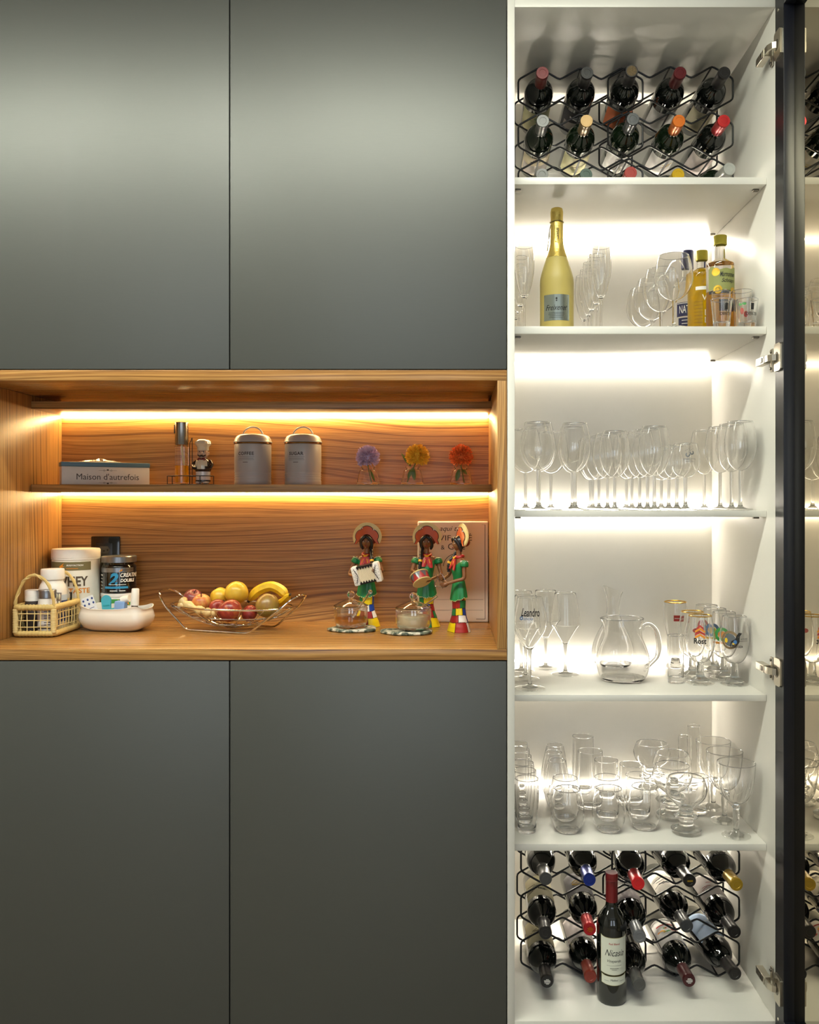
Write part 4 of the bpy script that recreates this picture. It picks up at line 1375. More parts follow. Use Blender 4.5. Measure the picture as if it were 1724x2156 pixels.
TAL = [(0.0225, 0.0), (0.0250, 0.003), (0.0310, 0.030), (0.0325, 0.070), (0.0325, 0.148)]
tumbler('tall_tumbler', 'tall straight tumbler behind the middle rock tumbler of the fifth shelf', 'glass', 'tall tumblers', 0.3650, 1.150, z5, TAL, base=0.010)
tumbler('tall_tumbler', 'tall straight tumbler against the back wall of the fifth shelf', 'glass', 'tall tumblers', 0.3650, 1.214, z5, [(r * 0.9, z * 1.03) for r, z in TAL], base=0.010)

DES = [(0.0175, 0), (0.026, 0.10), (0.0435, 0.34), (0.0500, 0.60), (0.0480, 0.80), (0.0430, 1.0)]
DESK = [(0.0180, 0.021), (0.0170, 0.028), (0.0200, 0.036), (0.0300, 0.041), (0.0190, 0.047), (0.0170, 0.054)]
for i, (x, rho) in enumerate(((0.5700, 1.062), (0.5620, 1.113), (0.5880, 1.166), (0.5560, 1.214))):
    stemware('dessert_glass', 'footed dessert glass with a ringed stem, %s of its group' % ORD[i], 'glass', 'footed dessert glasses', x, rho, z5, DES, 0.016, 0.0345, 0.1325, 0.062, rim_t=0.002, foot_h=0.010, knob=DESK)
COLL = [(0.0165, 0.0), (0.0172, 0.003), (0.0174, 0.09), (0.0176, 0.178)]
tumbler('slim_glass', 'slim straight glass, the taller one at the right rear of the fifth shelf', 'glass', 'slim glasses', 0.6760, 1.220, z5, COLL, base=0.010)
tumbler('slim_glass', 'slim straight glass, the shorter one at the right rear of the fifth shelf', 'glass', 'slim glasses', 0.6390, 1.198, z5, [(r, z * 0.9) for r, z in COLL], base=0.010)
tumbler('bowl_glass', 'round fishbowl tumbler between the dessert glasses and the cut goblets', 'glass', None, 0.6400, 1.130, z5, [(0.018, 0.0), (0.020, 0.003), (0.0262, 0.028), (0.0274, 0.050), (0.0250, 0.080), (0.0235, 0.095)], base=0.008)
CUT = [(0.0065, 0), (0.0210, 0.06), (0.0330, 0.22), (0.0395, 0.45), (0.0430, 0.72), (0.0452, 1.0)]
CUTK = [(0.0062, 0.022), (0.0072, 0.040), (0.0080, 0.055), (0.0068, 0.064), (0.0105, 0.069), (0.0068, 0.074)]
thin_glass('cut_glass', tint=(0.96, 0.965, 0.96), base=0.22, power=1.6, edge=0.9, rough=0.05)
for i, (x, rho) in enumerate(((0.6850, 1.052), (0.6865, 1.100), (0.6870, 1.148))):
    t, op = stemware('cut_goblet', 'flared cut crystal goblet, %s in the row along the right panel' % ORD[i], 'glass', 'cut crystal goblets', x, rho, z5, CUT, 0.006, 0.0345, 0.176, 0.078, rim_t=0.0016, knob=CUTK)
    # slanting wedge cuts around the lower bowl
    f = on_prof(op, lift=0.0004)
    mb = MB()
    nb_ = 22
    rm = max(p[0] for p in op)
    for k in range(nb_):
        u0 = (k / nb_ - 0.5) * 2 * PI * rm
        for s, v0, v1 in ((1, 0.090, 0.128), (-1, 0.104, 0.138)):
            du = 0.009 * s; wdt = 0.0016
            b0 = len(mb.v)
            ctr = Vector(f(u0 + du / 2, (v0 + v1) / 2)); nrm = Vector((ctr.x, ctr.y, 0)).normalized()
            for p in (f(u0, v0), f(u0 + du / 2 + wdt, (v0 + v1) / 2), f(u0 + du, v1), f(u0 + du / 2 - wdt, (v0 + v1) / 2)): mb.v.append(tuple(p))
            mb.v.append(tuple(ctr + nrm * 0.0006))
            for a, c in ((0, 1), (1, 2), (2, 3), (3, 0)): mb.face((b0 + a, b0 + c, b0 + 4))
    mb.build('cut_pattern', 'cut_glass', t, smooth=False)['kind'] = 'stuff'

# ================================================================ the wooden niche: upper shelf
pm('tin_white', (214, 206, 196), rough=0.45, var=0.04)
pm('tin_blue', (84, 116, 132), rough=0.45, var=0.05)
pm('print_brown', (70, 58, 50), rough=0.6)
pm('canister_grey', (176, 172, 170), rough=0.34, spec=0.5, var=0.02)
pm('brass', (150, 104, 52), rough=0.22, metal=0.9)
pm('steel_brushed', (150, 146, 142), rough=0.25, metal=1.0, stretch=(1, 1, 0.02), scale=400)
pm('wire_dark', (40, 30, 26), rough=0.4, metal=0.5)
pm('plastic_black', (18, 18, 20), rough=0.3)
pm('plastic_gloss_black', (10, 10, 12), rough=0.10, coat=0.4)
pm('plastic_white', (232, 228, 222), rough=0.35)
thin_glass('bag_film', tint=(0.95, 0.92, 0.88), base=0.35, power=2.0, edge=0.8, rough=0.25)

th = math.radians(30)
tb = thing('tea_tin', 'long white tin box with a blue lid and French lettering on the shelf', 'tin', (-1.0221, 0.300, WS), (0, 0, th))
TL, TW, TH_ = 0.2227, 0.055, 0.0598
MB().box(0, TL, 0, TW, 0, TH_ - 0.012, 0.0015).build('box_body', 'tin_white', tb)
MB().box(-0.001, TL + 0.001, -0.001, TW + 0.001, TH_ - 0.012, TH_, 0.0015).build('lid', 'tin_blue', tb)
ftin = flat(Matrix(((1, 0, 0, 0), (0, 0, -1, 0), (0, 1, 0, 0), (0, 0, 0, 1))), 0.0004)
mb = MB(); put_text(mb, "Maison d'autrefois", ftin, TL / 2 + 0.004, 0.0215, w=0.158, h=0.0165)
for s in (1, -1):
    c0 = 0.0215 + s * 0.0165
    put_rect(mb, ftin, TL / 2 - 0.020, TL / 2 + 0.026, c0, c0 + 0.0005)
    put_ring(mb, ftin, TL / 2 - 0.006, c0, 0.0018, 0.0024, 12); put_ring(mb, ftin, TL / 2 + 0.012, c0, 0.0018, 0.0024, 12); put_poly(mb, ftin, circ(TL / 2 + 0.003, c0 + s * 0.0016, 0.003, 0.002, 10))
mb.build('lettering', 'print_brown', tb)
pk = thing('plastic_packet', 'crumpled clear plastic packet lying on the blue lid of the tin', 'packet', (-0.945, 0.372, WS + TH_ + 0.0006), (0, 0, th))
rnd = random.Random(4)
hts = [[rnd.uniform(0.002, 0.011) * math.sin(PI * i / 12) * math.sin(PI * (j + 0.5) / 6) for i in range(13)] for j in range(6)]
mb = MB(); mb.grid(12, 5, lambda a, c: (-0.062 + 0.110 * a, -0.019 + 0.038 * c, 0.0008 + hts[int(round(c * 5))][int(round(a * 12))]))
mb.grid(12, 5, lambda a, c: (-0.062 + 0.110 * a, 0.019 - 0.038 * c, 0.0))
mb.build('film', 'bag_film', pk, ang=10)

cad = thing('wire_caddy', 'dark wire cruet caddy on the shelf holding the oil sprayer', 'caddy', (-0.7093, 0.3857, WS))
def ell(a, b, z, n=48): return [(a * math.cos(2 * PI * i / n), b * math.sin(2 * PI * i / n), z) for i in range(n)]
MB().tube(ell(0.0633, 0.032, 0.0242), 0.0011, 6, closed=True).build('top_ring', 'wire_dark', cad)
MB().tube(ell(0.0620, 0.031, 0.0012), 0.0011, 6, closed=True).build('base_ring', 'wire_dark', cad)
for a in (180, 228, 302, 0, 52, 128):
    x, y = 0.0630 * math.cos(math.radians(a)), 0.0318 * math.sin(math.radians(a))
    MB().tube([(x, y, 0.001), (x, y, 0.0245)], 0.0011, 6).build('post', 'wire_dark', cad)
hx = 0.0012
MB().tube(catmull([(hx - 0.0035, 0, 0.001), (hx - 0.0035, 0, 0.105), (hx, 0, 0.118), (hx + 0.003, 0, 0.128), (hx + 0.0035, 0, 0.11), (hx + 0.0035, 0, 0.001)], 4), 0.0011, 6).build('carry_rod', 'wire_dark', cad)
MB().tube([(hx, -0.031, 0.0013), (hx, 0.031, 0.0013)], 0.001, 6).build('floor_wire', 'wire_dark', cad)

oil = thing('oil_sprayer', 'slim glass oil sprayer with steel pump top half full of golden oil', 'bottle', (-0.7330, 0.3857, WS + 0.0026))
MB().lathe([(0, 0), (0.0165, 0.0), (0.0180, 0.0015), (0.0180, 0.103), (0.015, 0.1055), (0.013, 0.106)], 32).build('glass_body', 'clear_glass', oil)
liquid('olive_oil', (0.95, 0.66, 0.03), 0.55, (0.98, 0.70, 0.04))
MB().lathe([(0, 0.004), (0.0163, 0.004), (0.0163, 0.050), (0, 0.050)], 32).build('oil', 'olive_oil', oil)
pm('tube_cream', (236, 220, 150), rough=0.5)
MB().tube(catmull([(0.0, 0, 0.104), (0.001, -0.001, 0.085), (0.006, -0.004, 0.055), (0.0095, -0.006, 0.045), (0.004, -0.005, 0.026), (-0.008, -0.004, 0.008)], 5), 0.0017, 8).build('dip_tube', 'tube_cream', oil)
MB().lathe([(0.0, 0.1065), (0.0172, 0.1065), (0.0178, 0.1075), (0.0178, 0.1665), (0.0168, 0.1675), (0, 0.1675)], 32).build('pump_head', 'steel_brushed', oil)
MB().box(-0.0200, -0.0150, -0.0050, 0.003, 0.137, 0.161, 0.0012).build('nozzle', 'plastic_black', oil)

chf = thing('chef_figurine', 'small ceramic chef figurine in white hat and apron beside the oil sprayer', 'figurine', (-0.6750, 0.3857, WS + 0.0024))
pm('glaze_cream', (222, 208, 178), rough=0.12, coat=0.4, var=0.03)
pm('glaze_white', (226, 220, 214), rough=0.12, coat=0.4, var=0.03)
pm('glaze_black', (26, 22, 26), rough=0.12, coat=0.4)
pm('glaze_red', (120, 30, 16), rough=0.15, coat=0.4)
pm('glaze_pink', (206, 168, 140), rough=0.15, coat=0.4)
mb = MB().lathe([(0, 0.006), (0.0165, 0.006), (0.0188, 0.012), (0.0192, 0.024), (0.0196, 0.034)], 28)
mb.build('trousers', 'glaze_white', chf)
mb = MB().lathe([(0.0196, 0.0335), (0.0225, 0.040), (0.0232, 0.048), (0.0215, 0.056), (0.019, 0.062), (0.0165, 0.066), (0.010, 0.070), (0, 0.070)], 28)
for s in (-1, 1): mb.tube(catmull([(s * 0.017, 0, 0.063), (s * 0.0235, -0.004, 0.052), (s * 0.019, -0.015, 0.044), (s * 0.010, -0.0215, 0.043)], 4), [0.006] * 8 + [0.0052] * 5, 10)
mb.build('jacket', 'glaze_black', chf)
mb = MB().lathe([(0.0240, 0.040), (0.0246, 0.048), (0.0226, 0.060), (0.0180, 0.068), (0.0150, 0.070)], 16, a0=-PI / 2 - 0.75, a1=-PI / 2 + 0.75)
mb.build('apron', 'glaze_cream', chf)
mb = MB().ball((0, -0.002, 0.083), (0.0150, 0.0145, 0.0165), 24, 16)
mb.ball((0, -0.0170, 0.082), (0.0036, 0.004, 0.0040), 12, 8)
for s in (-1, 1): mb.ball((s * 0.0150, 0, 0.083), (0.0028, 0.003, 0.0045), 10, 8)
mb.build('head', 'glaze_pink', chf)
mb = MB()
for s in (-1, 1): mb.tube(catmull([(0, -0.0172, 0.0765), (s * 0.006, -0.0158, 0.0755), (s * 0.0105, -0.0125, 0.0785)], 4), [0.0022] * 4 + [0.0014] * 5, 8)
for s in (-1, 1): mb.ball((s * 0.0055, -0.0152, 0.0875), (0.0014, 0.001, 0.0018), 8, 6)
mb.build('moustache_and_eyes', 'glaze_black', chf)
mb = MB().lathe([(0.0155, 0.091), (0.0160, 0.092), (0.0158, 0.100), (0.0185, 0.104), (0.0220, 0.109), (0.0205, 0.116), (0.0140, 0.1205), (0, 0.1215)], 30, rfun=lambda a, i: 1 + (0.06 * math.cos(6 * a) if i > 2 else 0))
mb.build('chef_hat', 'glaze_cream', chf)
mb = MB()
for s in (-1, 1): mb.ball((s * 0.0062, -0.0165, 0.0665), (0.0062, 0.0035, 0.0044), 12, 8)
mb.ball((0, -0.018, 0.0665), (0.0025, 0.003, 0.003), 8, 6)
mb.build('bow_tie', 'glaze_red', chf)
for s in (-1, 1):
    MB().ball((s * 0.0095, -0.006, 0.0042), (0.0092, 0.0145, 0.0042), 14, 8).build('shoe', 'glaze_white' if s else 'glaze_black', chf)
MB().lathe([(0.0198, 0.0062), (0.0204, 0.0085), (0.0198, 0.0105)], 28).build('hem', 'glaze_black', chf)


def canister(label, x, word, du):
    t = thing('canister', label, 'canister', (x, 0.406, WS), (0, 0, 0), 'grey storage canisters')
    r = 0.0495
    pr = [(0, 0.0), (r - 0.002, 0.0), (r, 0.002), (r, 0.010)]
    for z in (0.014, 0.0205, 0.027, 0.0335): pr += [(r, z - 0.0028), (r - 0.0013, z), (r, z + 0.0028)]
    pr += [(r, 0.108), (r - 0.001, 0.111), (r - 0.003, 0.1115)]
    MB().lathe(pr, 56).build('can_body', 'canister_grey', t, ang=50)
    MB().lathe([(r - 0.003, 0.1112), (r + 0.0012, 0.1118), (r + 0.0016, 0.1140), (r + 0.0006, 0.1158), (r - 0.003, 0.1160)], 56).build('seal_band', 'brass', t)
    li = MB().lathe([(r - 0.003, 0.1158), (r + 0.0022, 0.1160), (r + 0.0026, 0.1178), (r + 0.0008, 0.1196), (r - 0.0008, 0.126), (r - 0.006, 0.1335), (r - 0.015, 0.1375), (r - 0.028, 0.1395), (0, 0.1400)], 56).build('lid', 'canister_grey', t)
    MB().tube([(0.0265 * math.cos(a), 0.0, 0.1365 + 0.0225 * math.sin(a)) for a in [PI * i / 18 for i in range(19)]], 0.0022, 8).build('lid_handle', 'canister_grey', li)
    f = on_cyl(r, face=-PI / 2 + 0.16 * 0 - 0.19 * du, lift=0.0005)
    mb = MB(); put_text(mb, word, f, 0, 0.0845, h=0.0090, bold=0.03, spacing=1.15)
    for v in (0.0755, 0.0670): put_rect(mb, f, -0.0235, 0.0235, v, v + 0.0006, 12)
    put_rect(mb, f, -0.0215, 0.0215, 0.0708, 0.0716, 12); put_rect(mb, f, -0.0075, 0.0065, 0.0602, 0.0616, 4)
    mb.build('lettering', 'print_brown', t)


canister('grey enamel canister lettered COFFEE with a handled lid', -0.5440, 'COFFEE', 1.0)
canister('grey enamel canister lettered SUGAR with a handled lid', -0.4065, 'SUGAR', 1.25)

pm('petal_lilac', (212, 186, 212), rough=0.7, var=0.25, scale=60)
pm('petal_yellow', (255, 200, 56), rough=0.7, var=0.12, scale=60)
pm('petal_orange', (248, 132, 60), rough=0.7, var=0.15, scale=60)
pm('leaf_green', (96, 124, 40), rough=0.6, var=0.2, scale=40)
for i, (x, fx, fz, fy, col, word, neck) in enumerate(((-0.2252, 0.0, 0.0700, -0.006, 'petal_lilac', 'lilac', 0), (-0.1055, 0.0140, 0.0735, -0.010, 'petal_yellow', 'yellow', 1), (0.0264, 0.0, 0.0730, -0.006, 'petal_orange', 'orange', 0))):
    v = thing('bud_vase', 'small clear glass bud vase under the %s pompom flower' % word, 'vase', (x, 0.3756, WS), group='bud vases on the shelf')
    op = catmull([(0.0285, 0.0), (0.0305, 0.002), (0.0295, 0.010), (0.0255, 0.030), (0.0232, 0.0385), (0.0175, 0.0420), (0.0168, 0.0450), (0.0190, 0.0475), (0.0186, 0.0495)], 3)
    op = [(r, max(z, 0)) for r, z in op]
    MB().lathe([(0, 0.001)] + op + [(r - 0.0015, z) for r, z in reversed(op) if z > 0.004] + [(0, 0.0045)], 32).build('wall', 'clear_glass', v)
    t = thing('pompom_flower', '%s pompom flower standing in a glass bud vase on the shelf' % word, 'flower', (x, 0.3756, WS), group='pompom flowers')
    c = Vector((fx, fy, fz + 0.004))
    pr_ = MB()
    rnd = random.Random(11 + i)
    n = 560
    for k in range(n):
        z = 1 - 2 * (k + 0.5) / n
        a = k * 2.39996
        d = Vector((math.sqrt(1 - z * z) * math.cos(a), math.sqrt(1 - z * z) * math.sin(a), z))
        if d.z < -0.74 or (c.z + d.z * 0.036 < 0.0525 and (Vector((c.x, c.y)) + Vector((d.x, d.y)) * 0.036).length < 0.0245): continue
        d = (d + Vector((rnd.uniform(-.12, .12), rnd.uniform(-.12, .12), rnd.uniform(-.12, .12)))).normalized()
        s1 = d.orthogonal().normalized(); s2 = d.cross(s1)
        aa = rnd.uniform(0, 6.28); u = s1 * math.cos(aa) + s2 * math.sin(aa); w_ = d.cross(u)
        Lr = rnd.uniform(0.0305, 0.0350)
        b0 = len(pr_.v)
        for rr, hw, off in ((0.012, 0.0012, 0), (0.023, 0.0022, 0.0004), (0.028, 0.0020, 0.0), (1, 0.0006, -0.0012)):
            L_ = Lr if rr == 1 else rr * Lr / 0.030
            pr_.v += [tuple(c + d * L_ + u * hw + w_ * off), tuple(c + d * L_ - u * hw + w_ * off)]
        for q_ in range(3): pr_.face((b0 + 2 * q_, b0 + 2 * q_ + 1, b0 + 2 * q_ + 3, b0 + 2 * q_ + 2))
    pr_.build('petals', col, t, smooth=False)['kind'] = 'stuff'
    MB().ball(c, 0.0205, 16, 12).build('flower_heart', col, t)
    sx = -0.010 if i == 1 else 0.006
    MB().tube(catmull([tuple(c - Vector((0, 0, 0.012))), (fx * 0.3, -0.002, 0.050), (sx, 0.004, 0.018), (sx * 1.5, 0.006, 0.006)], 4), 0.0014, 7).build('flower_stem', 'leaf_green', t)

    def leaf(p0, p1, wd, bend):
        mb = MB()
        p0, p1 = Vector(p0), Vector(p1)
        ax = p1 - p0; sd = ax.cross(Vector((0, -1, 0.2))).normalized()
        nn = ax.cross(sd).normalized()
        mb.grid(8, 2, lambda a, c_: p0 + ax * a + sd * ((c_ - 0.5) * 2 * wd * math.sin(PI * min(a * 0.95 + 0.03, 1)) ** 0.8) + nn * (bend * math.sin(PI * a) + 0.0015 * abs(c_ - 0.5)))
        mb.build('leaf', 'leaf_green', t)
    if i == 0:
        leaf((0.006, 0, 0.040), (0.018, -0.006, 0.010), 0.0035, 0.004)
    elif i == 1:
        leaf((-0.004, 0.002, 0.050), (-0.0300, 0.006, 0.0860), 0.0042, 0.003); leaf((0.001, -0.002, 0.048), (0.006, -0.006, 0.012), 0.006, 0.002); leaf((-0.002, 0, 0.045), (-0.012, -0.004, 0.016), 0.005, 0.002)
    else:
        leaf((-0.004, -0.002, 0.044), (-0.013, -0.008, 0.010), 0.0065, 0.002); leaf((0.003, 0, 0.044), (0.017, 0.004, 0.028), 0.004, 0.002)

# ================================================================ worktop, left corner: wicker basket and its contents
pm('wicker', (206, 178, 112), rough=0.6, var=0.16, scale=120, bump=0.4)
pm('wicker_pale', (222, 198, 138), rough=0.6, var=0.12, scale=120, bump=0.3)
bw, bd, bh = 0.0565, 0.082, 0.082
bas = thing('wicker_basket', 'small open woven wicker basket with two arched handles in the left corner', 'basket', (-1.0935 + bw + 0.001, 0.251, WT))


def rrect(hx_, hy_, r, z, n=5, per=12):
    pts = []
    for cx_, cy_, a0 in ((hx_ - r, hy_ - r, 0), (-hx_ + r, hy_ - r, 90), (-hx_ + r, -hy_ + r, 180), (hx_ - r, -hy_ + r, 270)):
        for i in range(n + 1):
            a = math.radians(a0 + 90 * i / n)
            pts.append(Vector((cx_ + r * math.cos(a), cy_ + r * math.sin(a), z)))
    out = []
    m_ = len(pts)
    for i in range(m_):
        p, q_ = pts[i], pts[(i + 1) % m_]
        k = max(1, int((q_ - p).length / 0.0028))
        for j in range(k): out.append(p.lerp(q_, j / k))
    return out


for nm, z, rr in (('rim', bh - 0.0085, 0.0080), ('base_rim', 0.0086, 0.0078)):
    p = rrect(bw - 0.008, bd - 0.008, 0.012, z)
    MB().tube(p, [rr * (1.0 if i % 3 else 0.80) for i in range(len(p))], 10, closed=True).build(nm, 'wicker', bas, ang=70)
for sx in (-1, 1):
    for sy in (-1, 1):
        MB().tube([(sx * (bw - 0.0095), sy * (bd - 0.0095), 0.010 + 0.002 * i) for i in range(31)], [0.0072 * (1 if i % 3 else 0.88) for i in range(31)], 10).build('corner_post', 'wicker_pale', bas, ang=70)
rnd = random.Random(2)
for sy in (-1, 1):
    y = sy * (bd - 0.007)
    for k in range(5):
        x = -bw + 0.024 + k * 0.0165
        MB().tube(catmull([(x + rnd.uniform(-.002, .002), y, 0.004), (x, y + sy * 0.003, 0.03), (x + rnd.uniform(-.002, .002), y, 0.055), (x, y + sy * 0.002, 0.080)], 3), 0.0012, 6).build('strand', 'wicker_pale', bas)
    for k in range(3):
        z = 0.025 + k * 0.0165
        MB().tube(catmull([(-bw + 0.006, y, z), (-0.02, y + sy * 0.0016, z + rnd.uniform(-.001, .001)), (0.02, y - sy * 0.0006, z), (bw - 0.006, y, z + rnd.uniform(-.001, .001))], 3), 0.0012, 6).build('strand', 'wicker_pale', bas)
for sx in (-1, 1):
    x = sx * (bw - 0.007)
    for k in range(8):
        y0 = -bd + 0.022 + k * 0.0168
        for dy in ((0.007, -0.007) if k < 7 else (0.0,)):
            MB().tube(catmull([(x, y0 - dy, 0.004), (x + sx * 0.0015, y0, 0.042), (x, y0 + dy, 0.080)], 4), 0.0010, 6).build('strand', 'wicker_pale', bas)
    for k in range(3):
        z = 0.025 + k * 0.0165
        MB().tube(catmull([(x, -bd + 0.006, z), (x + sx * 0.0015, -0.02, z + 0.0008), (x, 0.03, z - 0.0008), (x, bd - 0.006, z)], 4), 0.0012, 6).build('strand', 'wicker_pale', bas)
MB().box(-bw + 0.008, bw - 0.008, -bd + 0.008, bd - 0.008, 0.0035, 0.0060).build('woven_floor', 'wicker', bas)
for sy, pk_ in ((-1, -0.004), (1, 0.0)):
    y = sy * (bd - 0.010)
    pth = catmull([(-bw + 0.009, y, 0.072), (-bw + 0.013, y, 0.105), (-0.024, y, 0.142), (pk_, y, 0.1535), (0.024, y, 0.143), (bw - 0.012, y, 0.106), (bw - 0.009, y, 0.072)], 6)
    hd = MB().tube(pth, 0.0036, 8).build('handle', 'wicker', bas)
    sp2 = []
    for i, p in enumerate(pth):
        tn = Vector(pth[min(i + 1, len(pth) - 1)]) - Vector(pth[max(i - 1, 0)])
        tn.normalize(); n1 = Vector((0, 1, 0)); n2 = tn.cross(n1)
        a = i * 0.75
        sp2.append(Vector(p) + n1 * 0.0038 * math.cos(a) + n2 * 0.0038 * math.sin(a))
    MB().tube(sp2, 0.0016, 6).build('handle_wrap', 'wicker_pale', hd)

pm('jar_white', (236, 232, 228), rough=0.35)
pm('cap_aluminium', (150, 152, 158), rough=0.3, metal=0.9, stretch=(1, 1, 0.1), scale=300)
pm('label_pale', (216, 214, 216), rough=0.6)
pm('label_dark', (58, 50, 50), rough=0.6)
pm('label_olive', (112, 104, 70), rough=0.6)
pm('label_cream', (226, 220, 208), rough=0.6)
pm('ink_taupe', (84, 72, 58), rough=0.6)
pm('band_blue', (40, 62, 128), rough=0.5)
pm('band_pale_blue', (190, 204, 222), rough=0.5)
bz = WT + 0.0064
t = thing('supplement_bottle', 'large white supplement bottle with a blue band standing in the wicker basket', 'bottle', (-1.0330, 0.272, bz))
bp_ = [(0, 0), (0.030, 0), (0.0335, 0.002), (0.0345, 0.006), (0.0345, 0.090), (0.0338, 0.105), (0.0300, 0.1165), (0.0262, 0.1225), (0.0258, 0.130)]
MB().lathe(bp_, 40).build('bottle_body', 'jar_white', t)
MB().lathe([(0.0258, 0.1295), (0.0288, 0.130), (0.0290, 0.1535), (0.0275, 0.1565), (0, 0.157)], 48, rfun=lambda a, i: 1 + 0.008 * math.cos(40 * a) * (i in (1, 2))).build('cap', 'jar_white', t)
f = on_cyl(0.0345, face=-PI / 2 + 0.35)
lo = MB(); put_rect(lo, f, -0.055, 0.055, 0.022, 0.090, 30); lo = lo.build('label', 'band_blue', t)
f2 = on_cyl(0.0345, face=-PI / 2 + 0.35, lift=0.0008); mb = MB(); put_rect(mb, f2, -0.055, 0.055, 0.076, 0.0905, 30); mb.build('label_band', 'band_pale_blue', lo)
f3 = on_cyl(0.0345, face=-PI / 2 + 0.35, lift=0.0012)
mb = MB(); put_poly(mb, f3, circ(0.008, 0.077, 0.0105, 0.0070)); mb.build('badge', 'print_white', lo)
f4 = on_cyl(0.0345, face=-PI / 2 + 0.35, lift=0.0016)
mb = MB(); put_poly(mb, f4, circ(0.008, 0.077, 0.0090, 0.0056)); mb.build('badge_field', 'print_red', lo)
mb = MB(); put_rect(mb, on_cyl(0.0345, face=-PI / 2 + 0.35, lift=0.0020), 0.0015, 0.0145, 0.0755, 0.0790); mb.build('lettering', 'print_white', lo)

t = thing('pill_jar', 'white jar with an aluminium lid at the front of the wicker basket', 'jar', (-1.0180, 0.2080, bz))
MB().lathe([(0, 0), (0.020, 0), (0.0220, 0.003), (0.0222, 0.070), (0.0212, 0.082), (0.0200, 0.088)], 36).build('jar_body', 'jar_white', t)
MB().lathe([(0.0200, 0.0885), (0.0215, 0.0888), (0.0217, 0.1065), (0.0205, 0.1085), (0, 0.1087)], 40, rfun=lambda a, i: 1 + 0.006 * math.cos(50 * a) * (i in (1, 2))).build('lid', 'cap_aluminium', t)
f = on_cyl(0.0222, lift=0.0005); lo = MB(); put_rect(lo, f, -0.034, 0.034, 0.012, 0.066, 24); lo = lo.build('label', 'label_pale', t)
f = on_cyl(0.0222, lift=0.0010); mb = MB()
for k in range(7): put_rect(mb, f, 0.002, 0.018, 0.022 + k * 0.0056, 0.0238 + k * 0.0056, 6)
put_rect(mb, f, -0.034, 0.034, 0.0125, 0.017, 20); mb.build('fine_print', 'label_dark', lo)
t = thing('pill_jar', 'narrow white capped jar in the left front of the wicker basket', 'jar', (-1.0582, 0.2150, bz))
MB().lathe([(0, 0), (0.0160, 0), (0.0180, 0.003), (0.0180, 0.072), (0.0165, 0.080)], 32).build('jar_body', 'label_dark', t)
MB().lathe([(0.0165, 0.0800), (0.0182, 0.0804), (0.0182, 0.0925), (0.0176, 0.0930), (0.0182, 0.0936), (0.0182, 0.1060), (0.0168, 0.1078), (0, 0.108)], 36).build('cap', 'jar_white', t)

t = thing('blister_pack', 'foil blister pack of white capsules leaning on the basket rim', 'pill pack', (-1.0085, 0.2345, bz + 0.0005), (math.radians(-1), math.radians(2), 0))
thin_glass('blister_film', tint=(0.9, 0.9, 0.92), base=0.15, power=2, edge=0.8, rough=0.05)
pm('foil_dull', (176, 170, 176), rough=0.35, metal=0.7)
pm('capsule_cream', (228, 222, 196), rough=0.3)
MB().box(-0.011, 0.011, -0.0006, 0.0006, 0.0, 0.098, 0.0).build('foil', 'foil_dull', t)
for r in range(3):
    for c in range(3):
        MB().ball((-0.0066 + c * 0.0066, -0.0026, 0.088 - r * 0.019), (0.0027, 0.0026, 0.0078), 10, 8).build('capsule', 'capsule_cream', t)
t = thing('pen', 'black pen with steel clip poking over the rear rim of the wicker basket', 'pen', (-1.0025, 0.3060, bz + 0.0010), (math.radians(2), math.radians(2), 0))
MB().tube([(0, 0, 0), (0, 0, 0.092)], 0.0036, 12).build('barrel', 'plastic_gloss_black', t)
MB().box(-0.001, 0.001, -0.0062, -0.0050, 0.062, 0.090, 0.0003).box(-0.001, 0.001, -0.0062, -0.003, 0.088, 0.090).build('clip', 'chrome', t)

# ---------------------------------------------------------------- tubs and socket
wy = thing('protein_tub', 'large white protein powder tub with an olive label band behind the basket', 'tub', (-1.0265, 0.4000, WT))
r = 0.0615
MB().lathe([(0, 0), (r - 0.003, 0), (r, 0.003), (r, 0.178), (r - 0.001, 0.180)], 56).build('tub_body', 'label_cream', wy)
MB().lathe([(r - 0.001, 0.180), (r + 0.0012, 0.1805), (r + 0.0012, 0.1845), (r + 0.0004, 0.185), (r + 0.0014, 0.1858), (r + 0.0014, 0.205), (r - 0.001, 0.2085), (r - 0.006, 0.2087), (0, 0.2075)], 56).build('lid', 'jar_white', wy)
f = on_cyl(r, face=-PI / 2 + 0.42, lift=0.0006)
lo = MB(); put_rect(lo, f, -0.085, 0.038, 0.153, 0.1755, 40); lo = lo.build('label_band', 'label_olive', wy)
f2 = on_cyl(r, face=-PI / 2 + 0.42, lift=0.0012)
mb = MB(); put_text(mb, 'WHEY', f2, -0.012, 0.1235, w=0.082, h=0.0265, bold=0.03)
mb.build('lettering', 'ink_taupe', wy)
mb = MB(); put_text(mb, 'TOP TASTE', f2, -0.014, 0.0985, w=0.096, h=0.0135, bold=0.02); mb.build('lettering', 'print_orange', wy)
mb = MB(); put_poly(mb, f2, [(-0.046, 0.163), (-0.032, 0.1725), (-0.036, 0.165), (-0.030, 0.164), (-0.042, 0.159)]); put_rect(mb, f2, -0.026, 0.004, 0.1575, 0.1588); mb.build('label_mark', 'print_orange', lo)
mb = MB(); put_text(mb, 'BODYACTION', f2, -0.004, 0.1665, w=0.042, h=0.0042, shear=0.2, bold=0.02); mb.build('lettering', 'print_white', lo)
mb = MB(); put_rect(mb, f2, -0.08, 0.034, 0.074, 0.0744, 30)
mb.build('fine_print', 'ink_taupe', wy)

